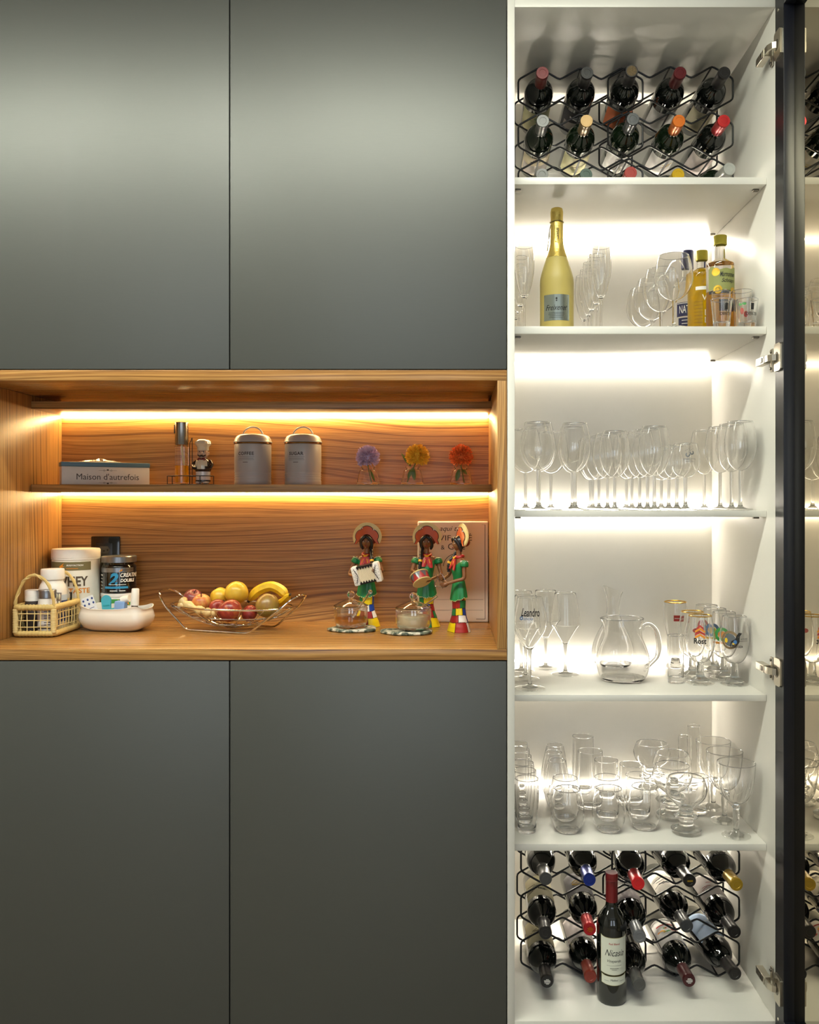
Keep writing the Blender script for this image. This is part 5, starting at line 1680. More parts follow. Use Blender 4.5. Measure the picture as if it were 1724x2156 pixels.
lw_ = thing('supplement_tub', 'white lidded tub with a green and orange label under the black tub', 'tub', (-0.9146, 0.4160, WT))
MB().lathe([(0, 0), (0.0445, 0), (0.0465, 0.003), (0.0465, 0.076), (0.0455, 0.078)], 48).build('tub_body', 'jar_white', lw_)
MB().lathe([(0.0455, 0.0782), (0.0475, 0.0785), (0.0475, 0.0858), (0.0465, 0.0870), (0, 0.0872)], 48).build('lid', 'jar_white', lw_)
f = on_cyl(0.0465, lift=0.0006); mb = MB(); put_rect(mb, f, -0.05, 0.055, 0.018, 0.073, 30); lo = mb.build('label', 'print_green', lw_)
f2 = on_cyl(0.0465, lift=0.0012); mb = MB(); put_poly(mb, f2, [(0.012, 0.073), (0.054, 0.073), (0.054, 0.05), (0.04, 0.058), (0.026, 0.062)]); mb.build('label_patch', 'print_orange', lo)
mb = MB(); put_poly(mb, f2, circ(0.004, 0.050, 0.018, 0.012)); mb.build('label_patch', 'print_white', lo)

ct = thing('creatine_tub', 'black supplement tub with silver lid and big blue figure 2 stacked on top', 'tub', (-0.9146, 0.4160, WT + 0.0876))
r = 0.0452
MB().lathe([(0, 0), (r - 0.002, 0), (r, 0.002), (r, 0.070), (r - 0.001, 0.073), (r - 0.005, 0.078), (r - 0.004, 0.0815), (r - 0.005, 0.083)], 52).build('tub_body', 'plastic_gloss_black', ct)
MB().lathe([(r - 0.005, 0.0832), (r + 0.0002, 0.0835), (r + 0.0004, 0.0985), (r - 0.001, 0.1003), (r - 0.005, 0.1005), (0, 0.0998)], 60, rfun=lambda a, i: 1 + 0.004 * math.cos(60 * a) * (i in (1, 2))).build('lid', 'cap_aluminium', ct)
pm('ink_cyan', (46, 140, 186), rough=0.5)
f = on_cyl(r, lift=0.0006); mb = MB(); put_rect(mb, f, -0.058, 0.058, 0.0575, 0.0695, 40); lo = mb.build('label_band', 'cap_aluminium', ct)
f2 = on_cyl(r, lift=0.0011)
mb = MB(); put_text(mb, '2', f2, 0.001, 0.040, w=0.026, h=0.033, shear=0.25, bold=0.05); put_rect(mb, f2, -0.024, 0.040, 0.0135, 0.0195, 20); mb.build('lettering', 'ink_cyan', ct)
mb = MB(); put_text(mb, 'CREATINE', f2, 0.047, 0.0500, w=0.056, h=0.0115, shear=0.2, bold=0.03); put_text(mb, 'DOUBLE', f2, 0.040, 0.0355, w=0.042, h=0.0095, shear=0.2, bold=0.03)
put_rect(mb, f2, -0.010, 0.034, 0.0235, 0.0247, 14); put_rect(mb, f2, -0.0085, 0.012, 0.0065, 0.0085, 8); put_rect(mb, f2, 0.016, 0.032, 0.0065, 0.0085, 8)
for k in range(5): put_rect(mb, f2, -0.053, -0.034, 0.012 + k * 0.009, 0.0135 + k * 0.009 + (0.002 if k == 4 else 0), 6)
put_rect(mb, f2, -0.0285, -0.0278, 0.004, 0.054, 1)
mb.build('lettering', 'print_white', ct)
mb = MB(); put_poly(mb, f2, [(0.016, 0.0605), (0.024, 0.0680), (0.022, 0.0645), (0.027, 0.0640), (0.019, 0.0590)]); mb.build('label_mark', 'print_orange', lo)
mb = MB(); put_text(mb, 'BODYACTION', f2, 0.040, 0.0640, w=0.030, h=0.0035, shear=0.2); mb.build('lettering', 'print_brown', lo)

ou = thing('power_outlet', 'black glossy power outlet plate on the wooden back panel', 'outlet', (-0.9708, ND, Z_(1175.5, 1.2316)))
MB().box(-0.0405, 0.0405, -0.0085, -0.0003, -0.0620, 0.0620, 0.003).build('plate', 'plastic_gloss_black', ou)
pm('outlet_grey', (58, 56, 62), rough=0.3)
MB().box(-0.0255, 0.0205, -0.0098, -0.0084, -0.042, 0.0425, 0.001).build('socket_module', 'plastic_black', ou)
mb = MB(); mb.prism([(-0.0195, 0.020), (-0.013, 0.0105), (0.008, 0.0105), (0.0145, 0.020), (0.008, 0.0300), (-0.013, 0.0300)], 0.0012, Matrix(((1, 0, 0, 0), (0, 0, -1, -0.0098), (0, 1, 0, 0.004), (0, 0, 0, 1)))); so = mb.build('socket_rim', 'outlet_grey', ou)
for x, z in ((-0.0125, 0.0240), (-0.0025, 0.0215), (0.0075, 0.0240)):
    MB().lathe([(0, 0.0004), (0.0021, 0.0004), (0.0024, 0)], 12, Matrix.Translation((x, -0.0110, z)) @ Matrix.Rotation(PI / 2, 4, 'X')).build('socket_hole', 'dark_gap', so)
MB().box(-0.0205, 0.0155, -0.0106, -0.0096, -0.012, 0.006, 0.0006).build('blank_cover', 'outlet_grey', ou)

# ---------------------------------------------------------------- white ceramic bowl with odds and ends
pm('ceramic_white', (228, 220, 210), rough=0.16, coat=0.35, var=0.03, scale=18)
cbl = thing('ceramic_bowl', 'glossy white rounded ceramic bowl with a wavy rim beside the basket', 'bowl', (-0.8790, 0.3050, WT), (0, 0, math.radians(-9)))


def srect(a, b, z, n=64, e=4.2, wav=0.0):
    out = []
    for i in range(n):
        t_ = 2 * PI * i / n
        c_, s_ = math.cos(t_), math.sin(t_)
        out.append((a * math.copysign(abs(c_) ** (2 / e), c_), b * math.copysign(abs(s_) ** (2 / e), s_), z + wav * math.cos(4 * t_ + 0.4)))
    return out


rs = [srect(0.052, 0.026, 0.0), srect(0.066, 0.034, 0.0015), srect(0.082, 0.044, 0.010), srect(0.0915, 0.0505, 0.025), srect(0.0935, 0.0520, 0.036), srect(0.0905, 0.0495, 0.048, wav=-0.001), srect(0.0880, 0.0470, 0.0555, wav=-0.0025), srect(0.0905, 0.0490, 0.0620, wav=-0.004),
      srect(0.0885, 0.0470, 0.0625, wav=-0.004), srect(0.0855, 0.0445, 0.0550, wav=-0.002), srect(0.0840, 0.0430, 0.045), srect(0.0885, 0.0475, 0.034), srect(0.0860, 0.0455, 0.022), srect(0.072, 0.034, 0.009), srect(0.04, 0.018, 0.0075)]
MB().loft(rs).build('bowl_body', 'ceramic_white', cbl, ang=60)
pm('plastic_teal', (70, 164, 186), rough=0.35)
pm('plastic_sky', (126, 158, 206), rough=0.35)
pm('plastic_turquoise', (40, 150, 160), rough=0.35)
pm('glass_amber', (66, 36, 12), rough=0.08, coat=0.4)
pm('foil_paper', (222, 222, 226), rough=0.45, metal=0.2)
ib = WT + 0.0092
t = thing('blister_pack', 'white pill card with blue dots leaning in the ceramic bowl', 'pill pack', (-0.9290, 0.2960, ib + 0.006), (math.radians(-14), math.radians(-22), math.radians(10)))
MB().box(-0.016, 0.016, -0.0007, 0.0007, 0, 0.078, 0).build('card', 'foil_paper', t)
for k in range(6):
    mb = MB(); mb.ball((-0.0115 + (k % 3) * 0.0115, -0.0007, 0.070 - (k // 3) * 0.012), (0.0026, 0.0012, 0.0032), 10, 6); mb.build('pill', 'band_blue', t)
mb = MB()
for k in range(4): mb.box(-0.012, 0.010, -0.0009, -0.0008, 0.024 + k * 0.007, 0.0255 + k * 0.007)
mb.build('fine_print', 'band_blue', t)
t = thing('thermometer_case', 'teal rounded plastic paddle standing in the ceramic bowl', 'paddle', (-0.9030, 0.3070, ib + 0.001), (math.radians(-8), math.radians(-6), 0))
mb = MB(); mb.prism(circ(0, 0.066, 0.0125, 0.0145, 24, 0, PI) + [(-0.0105, 0.03), (-0.0085, 0.0), (0.0085, 0.0), (0.0105, 0.03)], 0.006, Matrix(((1, 0, 0, 0), (0, 0, -1, 0), (0, 1, 0, 0), (0, 0, 0, 1)))); pd_ = mb.build('paddle_body', 'plastic_teal', t)
MB().box(-0.0085, 0.0085, -0.0072, -0.006, 0.052, 0.055, 0).build('ridge', 'plastic_turquoise', t)
t = thing('inhaler', 'light blue asthma inhaler with a white mouthpiece in the ceramic bowl', 'inhaler', (-0.8700, 0.3030, ib + 0.001), (0, math.radians(4), 0))
MB().box(-0.0155, 0.0125, -0.013, 0.013, 0, 0.066, 0.004).build('inhaler_body', 'plastic_sky', t)
MB().box(-0.026, -0.0157, -0.010, 0.010, 0.016, 0.046, 0.004).build('dose_cover', 'plastic_turquoise', t)
MB().tube([(0.0, 0, 0.0665), (0.006, 0, 0.0700), (0.020, -0.002, 0.0740)], [0.0095, 0.0100, 0.0088], 16).build('mouthpiece', 'plastic_white', t)
t = thing('dropper_bottle', 'amber glass dropper bottle with a white cap in the ceramic bowl', 'bottle', (-0.8320, 0.2960, ib + 0.001), (0, math.radians(3), 0))
MB().lathe([(0, 0), (0.0135, 0), (0.0155, 0.002), (0.0155, 0.040), (0.0135, 0.047), (0.0085, 0.051), (0.008, 0.055)], 32).build('glass_body', 'glass_amber', t)
MB().lathe([(0.008, 0.0552), (0.0108, 0.0554), (0.0106, 0.075), (0.0095, 0.0975), (0.0085, 0.099), (0, 0.0992)], 28).build('cap', 'plastic_white', t)

# ---------------------------------------------------------------- wire fruit basket
fb = thing('fruit_basket', 'chrome wire fruit basket with looped handles on the wooden worktop', 'basket', (-0.580, 0.312, WT), (0, 0, math.radians(-19.9)))
FA, FB_, FZ = 0.178, 0.100, 0.063
MB().tube([(FA * math.cos(2 * PI * i / 72), FB_ * math.sin(2 * PI * i / 72), FZ) for i in range(72)], 0.0024, 8, closed=True).build('rim_wire', 'chrome', fb)
def bowlz(u): return 0.0075 + (FZ - 0.0075) * u * u
for u in (0.42, 0.72):
    MB().tube([(FA * u * math.cos(2 * PI * i / 60), FB_ * u * math.sin(2 * PI * i / 60), bowlz(u)) for i in range(60)], 0.0017, 7, closed=True).build('hoop_wire', 'chrome', fb)
for k in range(16):
    a = 2 * PI * k / 16 + 0.1
    MB().tube([(FA * u * math.cos(a), FB_ * u * math.sin(a), bowlz(u) - 0.0017) for u in (0.12, 0.3, 0.5, 0.7, 0.85, 1.0)], 0.0013, 6).build('spoke_wire', 'chrome', fb)
MB().tube([(FA * 0.12 * math.cos(2 * PI * i / 24), FB_ * 0.12 * math.sin(2 * PI * i / 24), bowlz(0.12)) for i in range(24)], 0.0017, 7, closed=True).build('hoop_wire', 'chrome', fb)
fr = [(-0.094, -0.064, 0.0027), (-0.170, -0.052, 0.060), (-0.196, -0.040, 0.086), (-0.212, -0.022, 0.0985), (-0.212, 0.022, 0.0985), (-0.196, 0.040, 0.086), (-0.170, 0.052, 0.060), (-0.094, 0.064, 0.0027),
      (0.094, 0.064, 0.0027), (0.170, 0.052, 0.060), (0.196, 0.040, 0.086), (0.212, 0.022, 0.0985), (0.212, -0.022, 0.0985), (0.196, -0.040, 0.086), (0.170, -0.052, 0.060), (0.094, -0.064, 0.0027)]
pth = []
nn_ = len(fr)
for i in range(nn_):
    p, q_, s_ = Vector(fr[i - 1]), Vector(fr[i]), Vector(fr[(i + 1) % nn_])
    d = min(0.012, (p - q_).length * 0.45, (s_ - q_).length * 0.45)
    a, c_ = q_ + (p - q_).normalized() * d, q_ + (s_ - q_).normalized() * d
    for u in (0, 0.35, 0.65, 1.0): pth.append((1 - u) ** 2 * a + 2 * u * (1 - u) * q_ + u * u * c_)
MB().tube(pth, 0.0026, 9, closed=True).build('stand_wire', 'chrome', fb)


def fruit_mat(name, a, b, c, scale=10.0, streak=3.0):
    m, nt = base_mat(name)
    out = N(nt, 'ShaderNodeOutputMaterial'); bs = N(nt, 'ShaderNodeBsdfPrincipled')
    nt.links.new(bs.outputs[0], out.inputs[0])
    tc = N(nt, 'ShaderNodeTexCoord'); no = N(nt, 'ShaderNodeTexNoise'); no.inputs['Scale'].default_value = scale * 3; no.inputs['Detail'].default_value = 4
    no2 = N(nt, 'ShaderNodeTexNoise'); no2.inputs['Scale'].default_value = scale * 0.8
    mp = N(nt, 'ShaderNodeMapping'); mp.inputs['Scale'].default_value = (streak, streak, 0.5)
    nt.links.new(tc.outputs['Object'], mp.inputs[0]); nt.links.new(mp.outputs[0], no.inputs['Vector']); nt.links.new(tc.outputs['Object'], no2.inputs['Vector'])
    ad = N(nt, 'ShaderNodeMath', operation='ADD'); nt.links.new(no.outputs[0], ad.inputs[0]); nt.links.new(no2.outputs[0], ad.inputs[1])
    cr = N(nt, 'ShaderNodeValToRGB'); e = cr.color_ramp.elements
    e[0].position, e[0].color = 0.36, lin(a); e[1].position, e[1].color = 0.66, lin(c)
    x = e.new(0.50); x.color = lin(b)
    hf = N(nt, 'ShaderNodeMath', operation='MULTIPLY'); hf.inputs[1].default_value = 0.5
    nt.links.new(ad.outputs[0], hf.inputs[0]); nt.links.new(hf.outputs[0], cr.inputs[0]); nt.links.new(cr.outputs[0], bs.inputs['Base Color'])
    bs.inputs['Roughness'].default_value = 0.32
    return m


fruit_mat('apple_red', (110, 30, 34), (158, 56, 44), (196, 120, 60))
fruit_mat('apple_blush', (166, 60, 48), (200, 130, 70), (206, 176, 88))
fruit_mat('apple_dark', (96, 36, 44), (128, 52, 52), (150, 84, 70))
fruit_mat('mango_skin', (130, 90, 50), (150, 116, 52), (136, 128, 60), streak=6)
fruit_mat('quince_skin', (190, 150, 36), (212, 174, 50), (200, 160, 60), 8)
fruit_mat('banana_skin', (176, 140, 40), (220, 176, 34), (222, 184, 50), 8)
fruit_mat('ginger_skin', (196, 164, 110), (214, 186, 130), (190, 150, 96), 20)
pm('stem_brown', (58, 40, 22), rough=0.8)


def apple(label, mat_, x, y, z, r, rot=(0, 0, 0), name='apple', sq=0.92, group='apples in the wire basket', pear=0.0):
    t = thing(name, label, name, (x, y, WT + z), rot, group)
    def fn(p):
        a = math.sqrt(p.x * p.x + p.y * p.y)
        k = 1 + 0.06 * p.z - pear * (p.z > 0) * p.z * 0.28
        dz = -0.28 * math.exp(-(a / 0.28) ** 2) * (1 if p.z > 0 else -0.55)
        return Vector((p.x * k, p.y * k, p.z * sq * (1 + pear * (p.z > 0) * 0.2) + dz * (1 - pear)))
    MB().ball((0, 0, 0), r, 28, 20, fun=fn).build('skin', mat_, t)
    MB().tube(catmull([(0, 0, r * 0.62), (0.001, 0, r * 0.9), (0.003, 0.001, r * 1.12)], 3), 0.0011, 6).build('stalk', 'stem_brown', t)
    return t


apple('dark red apple at the left end of the wire fruit basket', 'apple_dark', -0.6930, 0.3560, 0.0770, 0.0255, (0.5, 0.3, 0))
apple('yellow and red blushed apple left of the middle of the fruit basket', 'apple_blush', -0.6600, 0.3180, 0.0700, 0.0245, (0.2, -0.3, 1))
apple('small red apple with its stalk hollow facing forward in the fruit basket', 'apple_red', -0.6145, 0.3090, 0.0560, 0.0240, (1.25, 0.2, 0.3))
apple('large red apple with a yellow patch at the front of the fruit basket', 'apple_red', -0.5735, 0.2720, 0.0540, 0.0310, (-0.3, 0.5, 2.2))
apple('red apple tucked low between the front apple and the mango', 'apple_red', -0.5290, 0.2990, 0.0440, 0.0215, (0.3, 0.9, 4.0))
apple('greenish brown mango at the right of the wire fruit basket', 'mango_skin', -0.4800, 0.2880, 0.0640, 0.0310, (0.2, 0.25, 1.2), 'mango', 1.02, None, 0.55)
apple('large yellow quince on top of the fruit heap', 'quince_skin', -0.5720, 0.3350, 0.0930, 0.0315, (-0.4, 0.3, 0.4), 'quince', 0.95, 'quinces in the wire basket', 0.4)
apple('second yellow quince behind the topmost quince', 'quince_skin', -0.6235, 0.3660, 0.0790, 0.0265, (-0.2, -0.5, 0.4), 'quince', 0.95, 'quinces in the wire basket', 0.4)


def banana(label, pts, r):
    t = thing('banana', label, 'banana', (pts[0][0], pts[0][1], WT), group='bananas in the wire basket')
    P = catmull([(x - pts[0][0], y - pts[0][1], z) for x, y, z in pts], 6)
    n_ = len(P)
    R = [r * min(1.0, 0.34 + 2.2 * math.sin(PI * min(max(i / (n_ - 1), 0.0), 1)) ** 0.9 * 0.62) for i in range(n_)]
    MB().tube(P, R, 7).build('peel', 'banana_skin', t, ang=25)
    for e_, q_ in ((P[0], P[1]), (P[-1], P[-2])):
        d = (Vector(e_) - Vector(q_)).normalized()
        MB().tube([Vector(e_) - d * 0.001, Vector(e_) + d * 0.006], [R[0] * 1.05, R[0] * 0.8], 8).build('tip', 'stem_brown', t)


banana('yellow banana arching over the right side of the fruit basket', [(-0.545, 0.3660, 0.070), (-0.520, 0.3620, 0.096), (-0.486, 0.3600, 0.1085), (-0.458, 0.3540, 0.0995), (-0.440, 0.3480, 0.082)], 0.0140)
banana('yellow banana lying low with its dark tip over the right rim', [(-0.520, 0.3450, 0.050), (-0.480, 0.3470, 0.056), (-0.446, 0.3180, 0.072), (-0.420, 0.2800, 0.094)], 0.0100)
gi = thing('ginger_root', 'knobbly pale ginger root lying at the front left of the fruit basket', 'ginger', (-0.657, 0.267, WT + 0.0165))
mb = MB().tube(catmull([(-0.050, 0.040, 0.060), (-0.034, 0.026, 0.051), (0.000, 0.006, 0.0400), (0.026, -0.008, 0.0350), (0.048, -0.018, 0.0350)], 5), [0.0100 + 0.0030 * math.sin(i * 1.3) for i in range(21)], 12)
mb.ball((0.048, -0.018, 0.035), (0.0085, 0.0110, 0.0105), 14, 10).ball((0.018, -0.010, 0.039), (0.007, 0.007, 0.010), 12, 8).ball((-0.050, 0.034, 0.046), (0.012, 0.011, 0.012), 12, 8)
mb.build('root_body', 'ginger_skin', gi)

# ---------------------------------------------------------------- sugar and honey jars on marbled coasters
m, nt = base_mat('marbled')
_o = N(nt, 'ShaderNodeOutputMaterial'); _b = N(nt, 'ShaderNodeBsdfPrincipled'); nt.links.new(_b.outputs[0], _o.inputs[0])
_t = N(nt, 'ShaderNodeTexCoord'); _n = N(nt, 'ShaderNodeTexNoise'); _n.inputs['Scale'].default_value = 26; _n.inputs['Detail'].default_value = 3; _n.inputs['Distortion'].default_value = 2.2
nt.links.new(_t.outputs['Object'], _n.inputs['Vector'])
_c = N(nt, 'ShaderNodeValToRGB'); e = _c.color_ramp.elements
e[0].position, e[0].color = 0.40, lin((48, 62, 56)); e[1].position, e[1].color = 0.56, lin((212, 206, 190))
x = e.new(0.48); x.color = lin((120, 128, 110))
nt.links.new(_n.outputs[0], _c.inputs[0]); nt.links.new(_c.outputs[0], _b.inputs['Base Color']); _b.inputs['Roughness'].default_value = 0.55
liquid('honey', (0.86, 0.50, 0.06), 0.35, (0.92, 0.55, 0.08))
pm('sugar_grain', (226, 212, 176), rough=0.8, scale=900, var=0.1, bump=0.6)
thin_glass('jar_glass', tint=(0.975, 0.975, 0.97), base=0.07, power=2.0, edge=0.9)
for i, (x, rho, r, cx_, crho, crx, lab, clab) in enumerate(((-0.2631, 1.146, 0.0440, (742 - 950) * 1.14 / S, 1.146, 0.0640, 'round glass jar of honey with a knobbed lid and glass dipper', 'wavy marbled green coaster under the honey jar'),
                                                         (-0.0975, 1.124, 0.0455, (858 - 950) * 1.118 / S, 1.122, 0.0670, 'round glass jar of sugar with a knobbed lid and glass spoon', 'wavy marbled green coaster under the sugar jar'))):
    c = thing('coaster', clab, 'coaster', (cx_, Y_(crho), WT), group='marbled coasters')
    rnd = random.Random(i + 5); ph = [rnd.uniform(0, 6.28) for _ in range(4)]
    def wv(a): return 1 + 0.035 * math.sin(3 * a + ph[0]) + 0.03 * math.sin(5 * a + ph[1])
    rings = []
    for k, z in ((0.90, 0.0), (0.985, 0.0012), (1.0, 0.0040), (0.985, 0.0066), (0.90, 0.0078), (0.55, 0.0072), (0.05, 0.0072)):
        rings.append([(crx * k * wv(a) * math.cos(a), 0.052 * k * wv(a) * math.sin(a), z * (1 if k < 0.9 else 1 + 0.18 * math.sin(4 * a + ph[2])) ) for a in [2 * PI * q_ / 56 for q_ in range(56)]])
    MB().loft(rings).build('slab', 'marbled', c, ang=70)
    t = thing(('honey_jar', 'sugar_jar')[i], lab, 'jar', (x, Y_(rho), WT + 0.0100), group='lidded glass jars')
    jo_ = catmull([(0.030, 0.0), (0.0365, 0.002), (0.0425, 0.012), (0.0440, 0.026), (0.0438, 0.042), (0.0428, 0.0525)], 4)
    jo_ = [(rr * r / 0.044, max(z, 0)) for rr, z in jo_]
    ji_ = [(rr - 0.0028, z) for rr, z in reversed(jo_) if z > 0.004]
    MB().lathe([(0, 0.001)] + jo_ + ji_ + [(0.02, 0.0045), (0, 0.0045)], 48).build('jar_wall', 'jar_glass', t)
    # pressed scallop row below the rim
    mb = MB()
    for k in range(36):
        a = 2 * PI * k / 36
        mb.ball((r * 0.978 * math.cos(a), r * 0.978 * math.sin(a), 0.0480), (0.0020, 0.0020, 0.0026), 8, 6)
    mb.build('scallop_row', 'jar_glass', t)
    fill = 0.022 if i == 0 else 0.034
    fp = [(rr - 0.0034, max(z, 0.0052)) for rr, z in jo_ if 0.0045 < z < fill]
    fp += [(fp[-1][0], fill)]
    MB().lathe([(0, 0.0052)] + fp + [(r * 0.6, fill + (0.0 if i == 0 else 0.003)), (0, fill + (0.0 if i == 0 else 0.006))], 44).build('honey' if i == 0 else 'sugar', 'honey' if i == 0 else 'sugar_grain', t)
    q_ = r / 0.044
    lp = [(0.0440 * q_, 0.0532), (0.0452 * q_, 0.0542), (0.0446 * q_, 0.0562), (0.0380 * q_, 0.0595), (0.0260 * q_, 0.0655), (0.0130 * q_, 0.0705), (0.0065, 0.0728)]
    ld = MB().lathe(lp + [(rr - 0.0022, z - 0.0018) for rr, z in reversed(lp)], 44, a0=math.radians(0), a1=math.radians(336)).build('lid', 'clear_glass', t)
    kb = MB().lathe([(0.0052, 0.0725), (0.0050, 0.0745)] + [(0.0100 * math.sin(PI * k / 12), 0.0838 - 0.0100 * math.cos(PI * k / 12)) for k in range(2, 13)], 28)
    kb.build('knob', 'stem_glass', ld)
    if i == 0:
        t2 = thing('honey_dipper', 'clear glass honey dipper slanting out of the honey jar', 'dipper', (x, Y_(rho), WT + 0.0100))
        a0, a1 = Vector((0.004, -0.004, 0.026)), Vector((0.0520, -0.012, 0.0920))
        MB().tube([a0.lerp(a1, k / 6) for k in range(7)], [0.0030] * 7, 10).build('stick', 'stem_glass', t2)
        mb = MB()
        for k in range(4): mb.ball(a0.lerp(a1, 0.02 + k * 0.045), (0.0062, 0.0062, 0.0030), 12, 8, Matrix.Rotation(0.6, 4, 'Y'))
        mb.build('grooved_head', 'stem_glass', t2)
        MB().ball(a1, 0.0055, 14, 10).build('end_knob', 'stem_glass', t2)
    else:
        t2 = thing('sugar_spoon', 'clear glass sugar spoon slanting out of the sugar jar', 'spoon', (x, Y_(rho), WT + 0.0100))
        a0, a1 = Vector((0.008, -0.005, 0.0455)), Vector((0.0620, -0.0135, 0.0850))
        MB().tube([a0.lerp(a1, k / 6) for k in range(7)], [0.0030, 0.0026, 0.0024, 0.0024, 0.0026, 0.003, 0.0026], 10).build('spoon_handle', 'stem_glass', t2)
        MB().ball(a0, (0.0090, 0.0075, 0.0030), 16, 8, Matrix.Rotation(0.3, 4, 'Y')).build('spoon_bowl', 'stem_glass', t2)

# ---------------------------------------------------------------- sign board leaning in the right corner
pm('board_face', (232, 214, 194), rough=0.5, var=0.03, scale=20)
pm('board_edge', (236, 230, 222), rough=0.5)
BW, BH = 0.0990 * 2, 0.2816
lean = math.atan2(0.010, BH)
bo = thing('sign_board', 'pale board with brown coffee corner lettering leaning in the right corner', 'sign', (0.0045, 0.4500, WT), (-lean, 0, 0))
MB().box(-BW / 2, BW / 2, 0.0, 0.0085, 0, BH, 0.0034).build('panel', 'board_edge', bo)
MB().box(-BW / 2 + 0.0036, BW / 2 - 0.0036, -0.0006, 0.0, 0.0036, BH - 0.0036).build('printed_face', 'board_face', bo)


def fB(px, py, lift=0.0012):
    return (X_(px, 1.2235) - 0.0045, -lift, (1310 - py) * 1.2235 / S)


ub = lambda u, v: (u, -0.0011, v)
mb = MB()
def at_(px, py): q_ = fB(px, py); return q_[0], q_[2]
k_ = 1.2235 / S
u, v = at_(953, 1115); put_text(mb, 'aqui tem', ub, u, v, w=56 * k_, h=13 * k_, shear=0.35)
u, v = at_(936.5, 1133); put_text(mb, 'VIF', ub, u, v, w=25 * k_, h=11 * k_)
u, v = at_(990, 1131); put_text(mb, '\u00c9', ub, u, v, h=15 * k_)
u, v = at_(932, 1153); put_text(mb, '&', ub, u, v, h=9 * k_)
u, v = at_(961, 1151); put_text(mb, 'Caf\u00e9', ub, u, v, w=36 * k_, h=13 * k_)
mb.build('lettering', 'print_brown', bo)
mb = MB()
u, v = at_(961, 1194)
put_ring(mb, ub, u, v, 27 * k_, 28.2 * k_, 40, PI * 0.35, PI * 0.98)
put_ring(mb, ub, u, v, 17 * k_, 18 * k_, 40, PI * 0.5, PI * 0.95)
for px, py in ((919, 1190), (927.5, 1218.5), (931, 1211)):
    u2, v2 = at_(px, py); put_poly(mb, ub, circ(u2, v2, 2.2 * k_, 1.6 * k_, 10))
for py in (1262.8, 1284.7):
    a, c_ = at_(918, py), at_(1017, py); put_rect(mb, ub, a[0], c_[0], a[1], a[1] + 0.0006)
a = at_(1020.5, 1105); c_ = at_(1020.5, 1303)
put_rect(mb, ub, a[0], a[0] + 0.0014, c_[1], a[1], 1); put_rect(mb, ub, at_(1002, 1303)[0], a[0] + 0.0014, c_[1] - 0.0012, c_[1], 4); put_rect(mb, ub, at_(1014, 1105)[0], a[0], a[1] - 0.0004, a[1], 4)
mb.build('line_drawing', 'print_brown', bo)

# ================================================================ three painted clay musicians
for kx, c in dict(skin=(128, 82, 48), green=(22, 122, 66), hair=(26, 24, 28), cream=(226, 206, 142), orange=(204, 84, 24), redbrown=(124, 34, 24), scarf=(168, 34, 36), scarf_yellow=(226, 168, 30),
                  white=(232, 226, 218), blue=(24, 66, 158), red=(158, 34, 32), yellow=(232, 200, 16), patch_orange=(222, 96, 24), black=(22, 18, 18), ivory=(222, 208, 180), pink=(176, 50, 70), lips=(150, 40, 34), grey=(84, 86, 88)).items():
    pm('clay_' + kx, c, rough=0.38, spec=0.45, coat=0.15, var=0.06, scale=90)

PATCH = ['clay_white', 'clay_blue', 'clay_green', 'clay_red', 'clay_yellow', 'clay_patch_orange', 'clay_black']


def ellring(rx, ry, z, n, cx=0.0, cy_=0.0, fun=None):
    out = []
    for j in range(n):
        a = -PI / 2 + 2 * PI * j / n
        k = fun(a) if fun else 1
        out.append((cx + rx * k * math.cos(a), cy_ + ry * k * math.sin(a), z))
    return out


def interp(tab, z):
    for (z0, *a), (z1, *b) in zip(tab, tab[1:]):
        if z0 <= z <= z1:
            t = (z - z0) / (z1 - z0)
            t = t * t * (3 - 2 * t) * 0.5 + t * 0.5
            return [x + (y - x) * t for x, y in zip(a, b)]
    return list(tab[-1][1:] if z > tab[-1][0] else tab[0][1:])


def hand(mb, wrist, dirv, palm_n, s=1.0, curl=0.9):
    """A small open hand closing on something: palm, four unequal curled fingers and a thumb off its side."""
    d = Vector(dirv).normalized(); n_ = Vector(palm_n); n_ = (n_ - d * n_.dot(d)).normalized(); side = d.cross(n_)
    w_ = Vector(wrist)
    mb.tube([w_, w_ + d * 0.006 * s, w_ + d * 0.0115 * s], [0.0038 * s, 0.0052 * s, 0.0046 * s], 10)
    for k, (o, L_) in enumerate(((-0.0039, 0.0105), (-0.0013, 0.0122), (0.0013, 0.0116), (0.0038, 0.0092))):
        p = w_ + d * 0.0105 * s + side * o * s
        pts = [p]; dd = d.copy()
        for q_ in range(3):
            dd = (dd * math.cos(curl * 0.45) + n_ * math.sin(curl * 0.45)).normalized()
            p = p + dd * L_ * s / 3; pts.append(p)
        mb.tube(pts, [0.0016 * s, 0.0015 * s, 0.0013 * s, 0.0010 * s], 7)
    p = w_ + d * 0.004 * s - side * 0.0042 * s
    mb.tube([p, p + (d * 0.6 - side * 0.7 + n_ * 0.3).normalized() * 0.0050 * s, p + (d * 1.0 - side * 0.45 + n_ * 0.7).normalized() * 0.0090 * s], [0.0019 * s, 0.0017 * s, 0.0012 * s], 7)


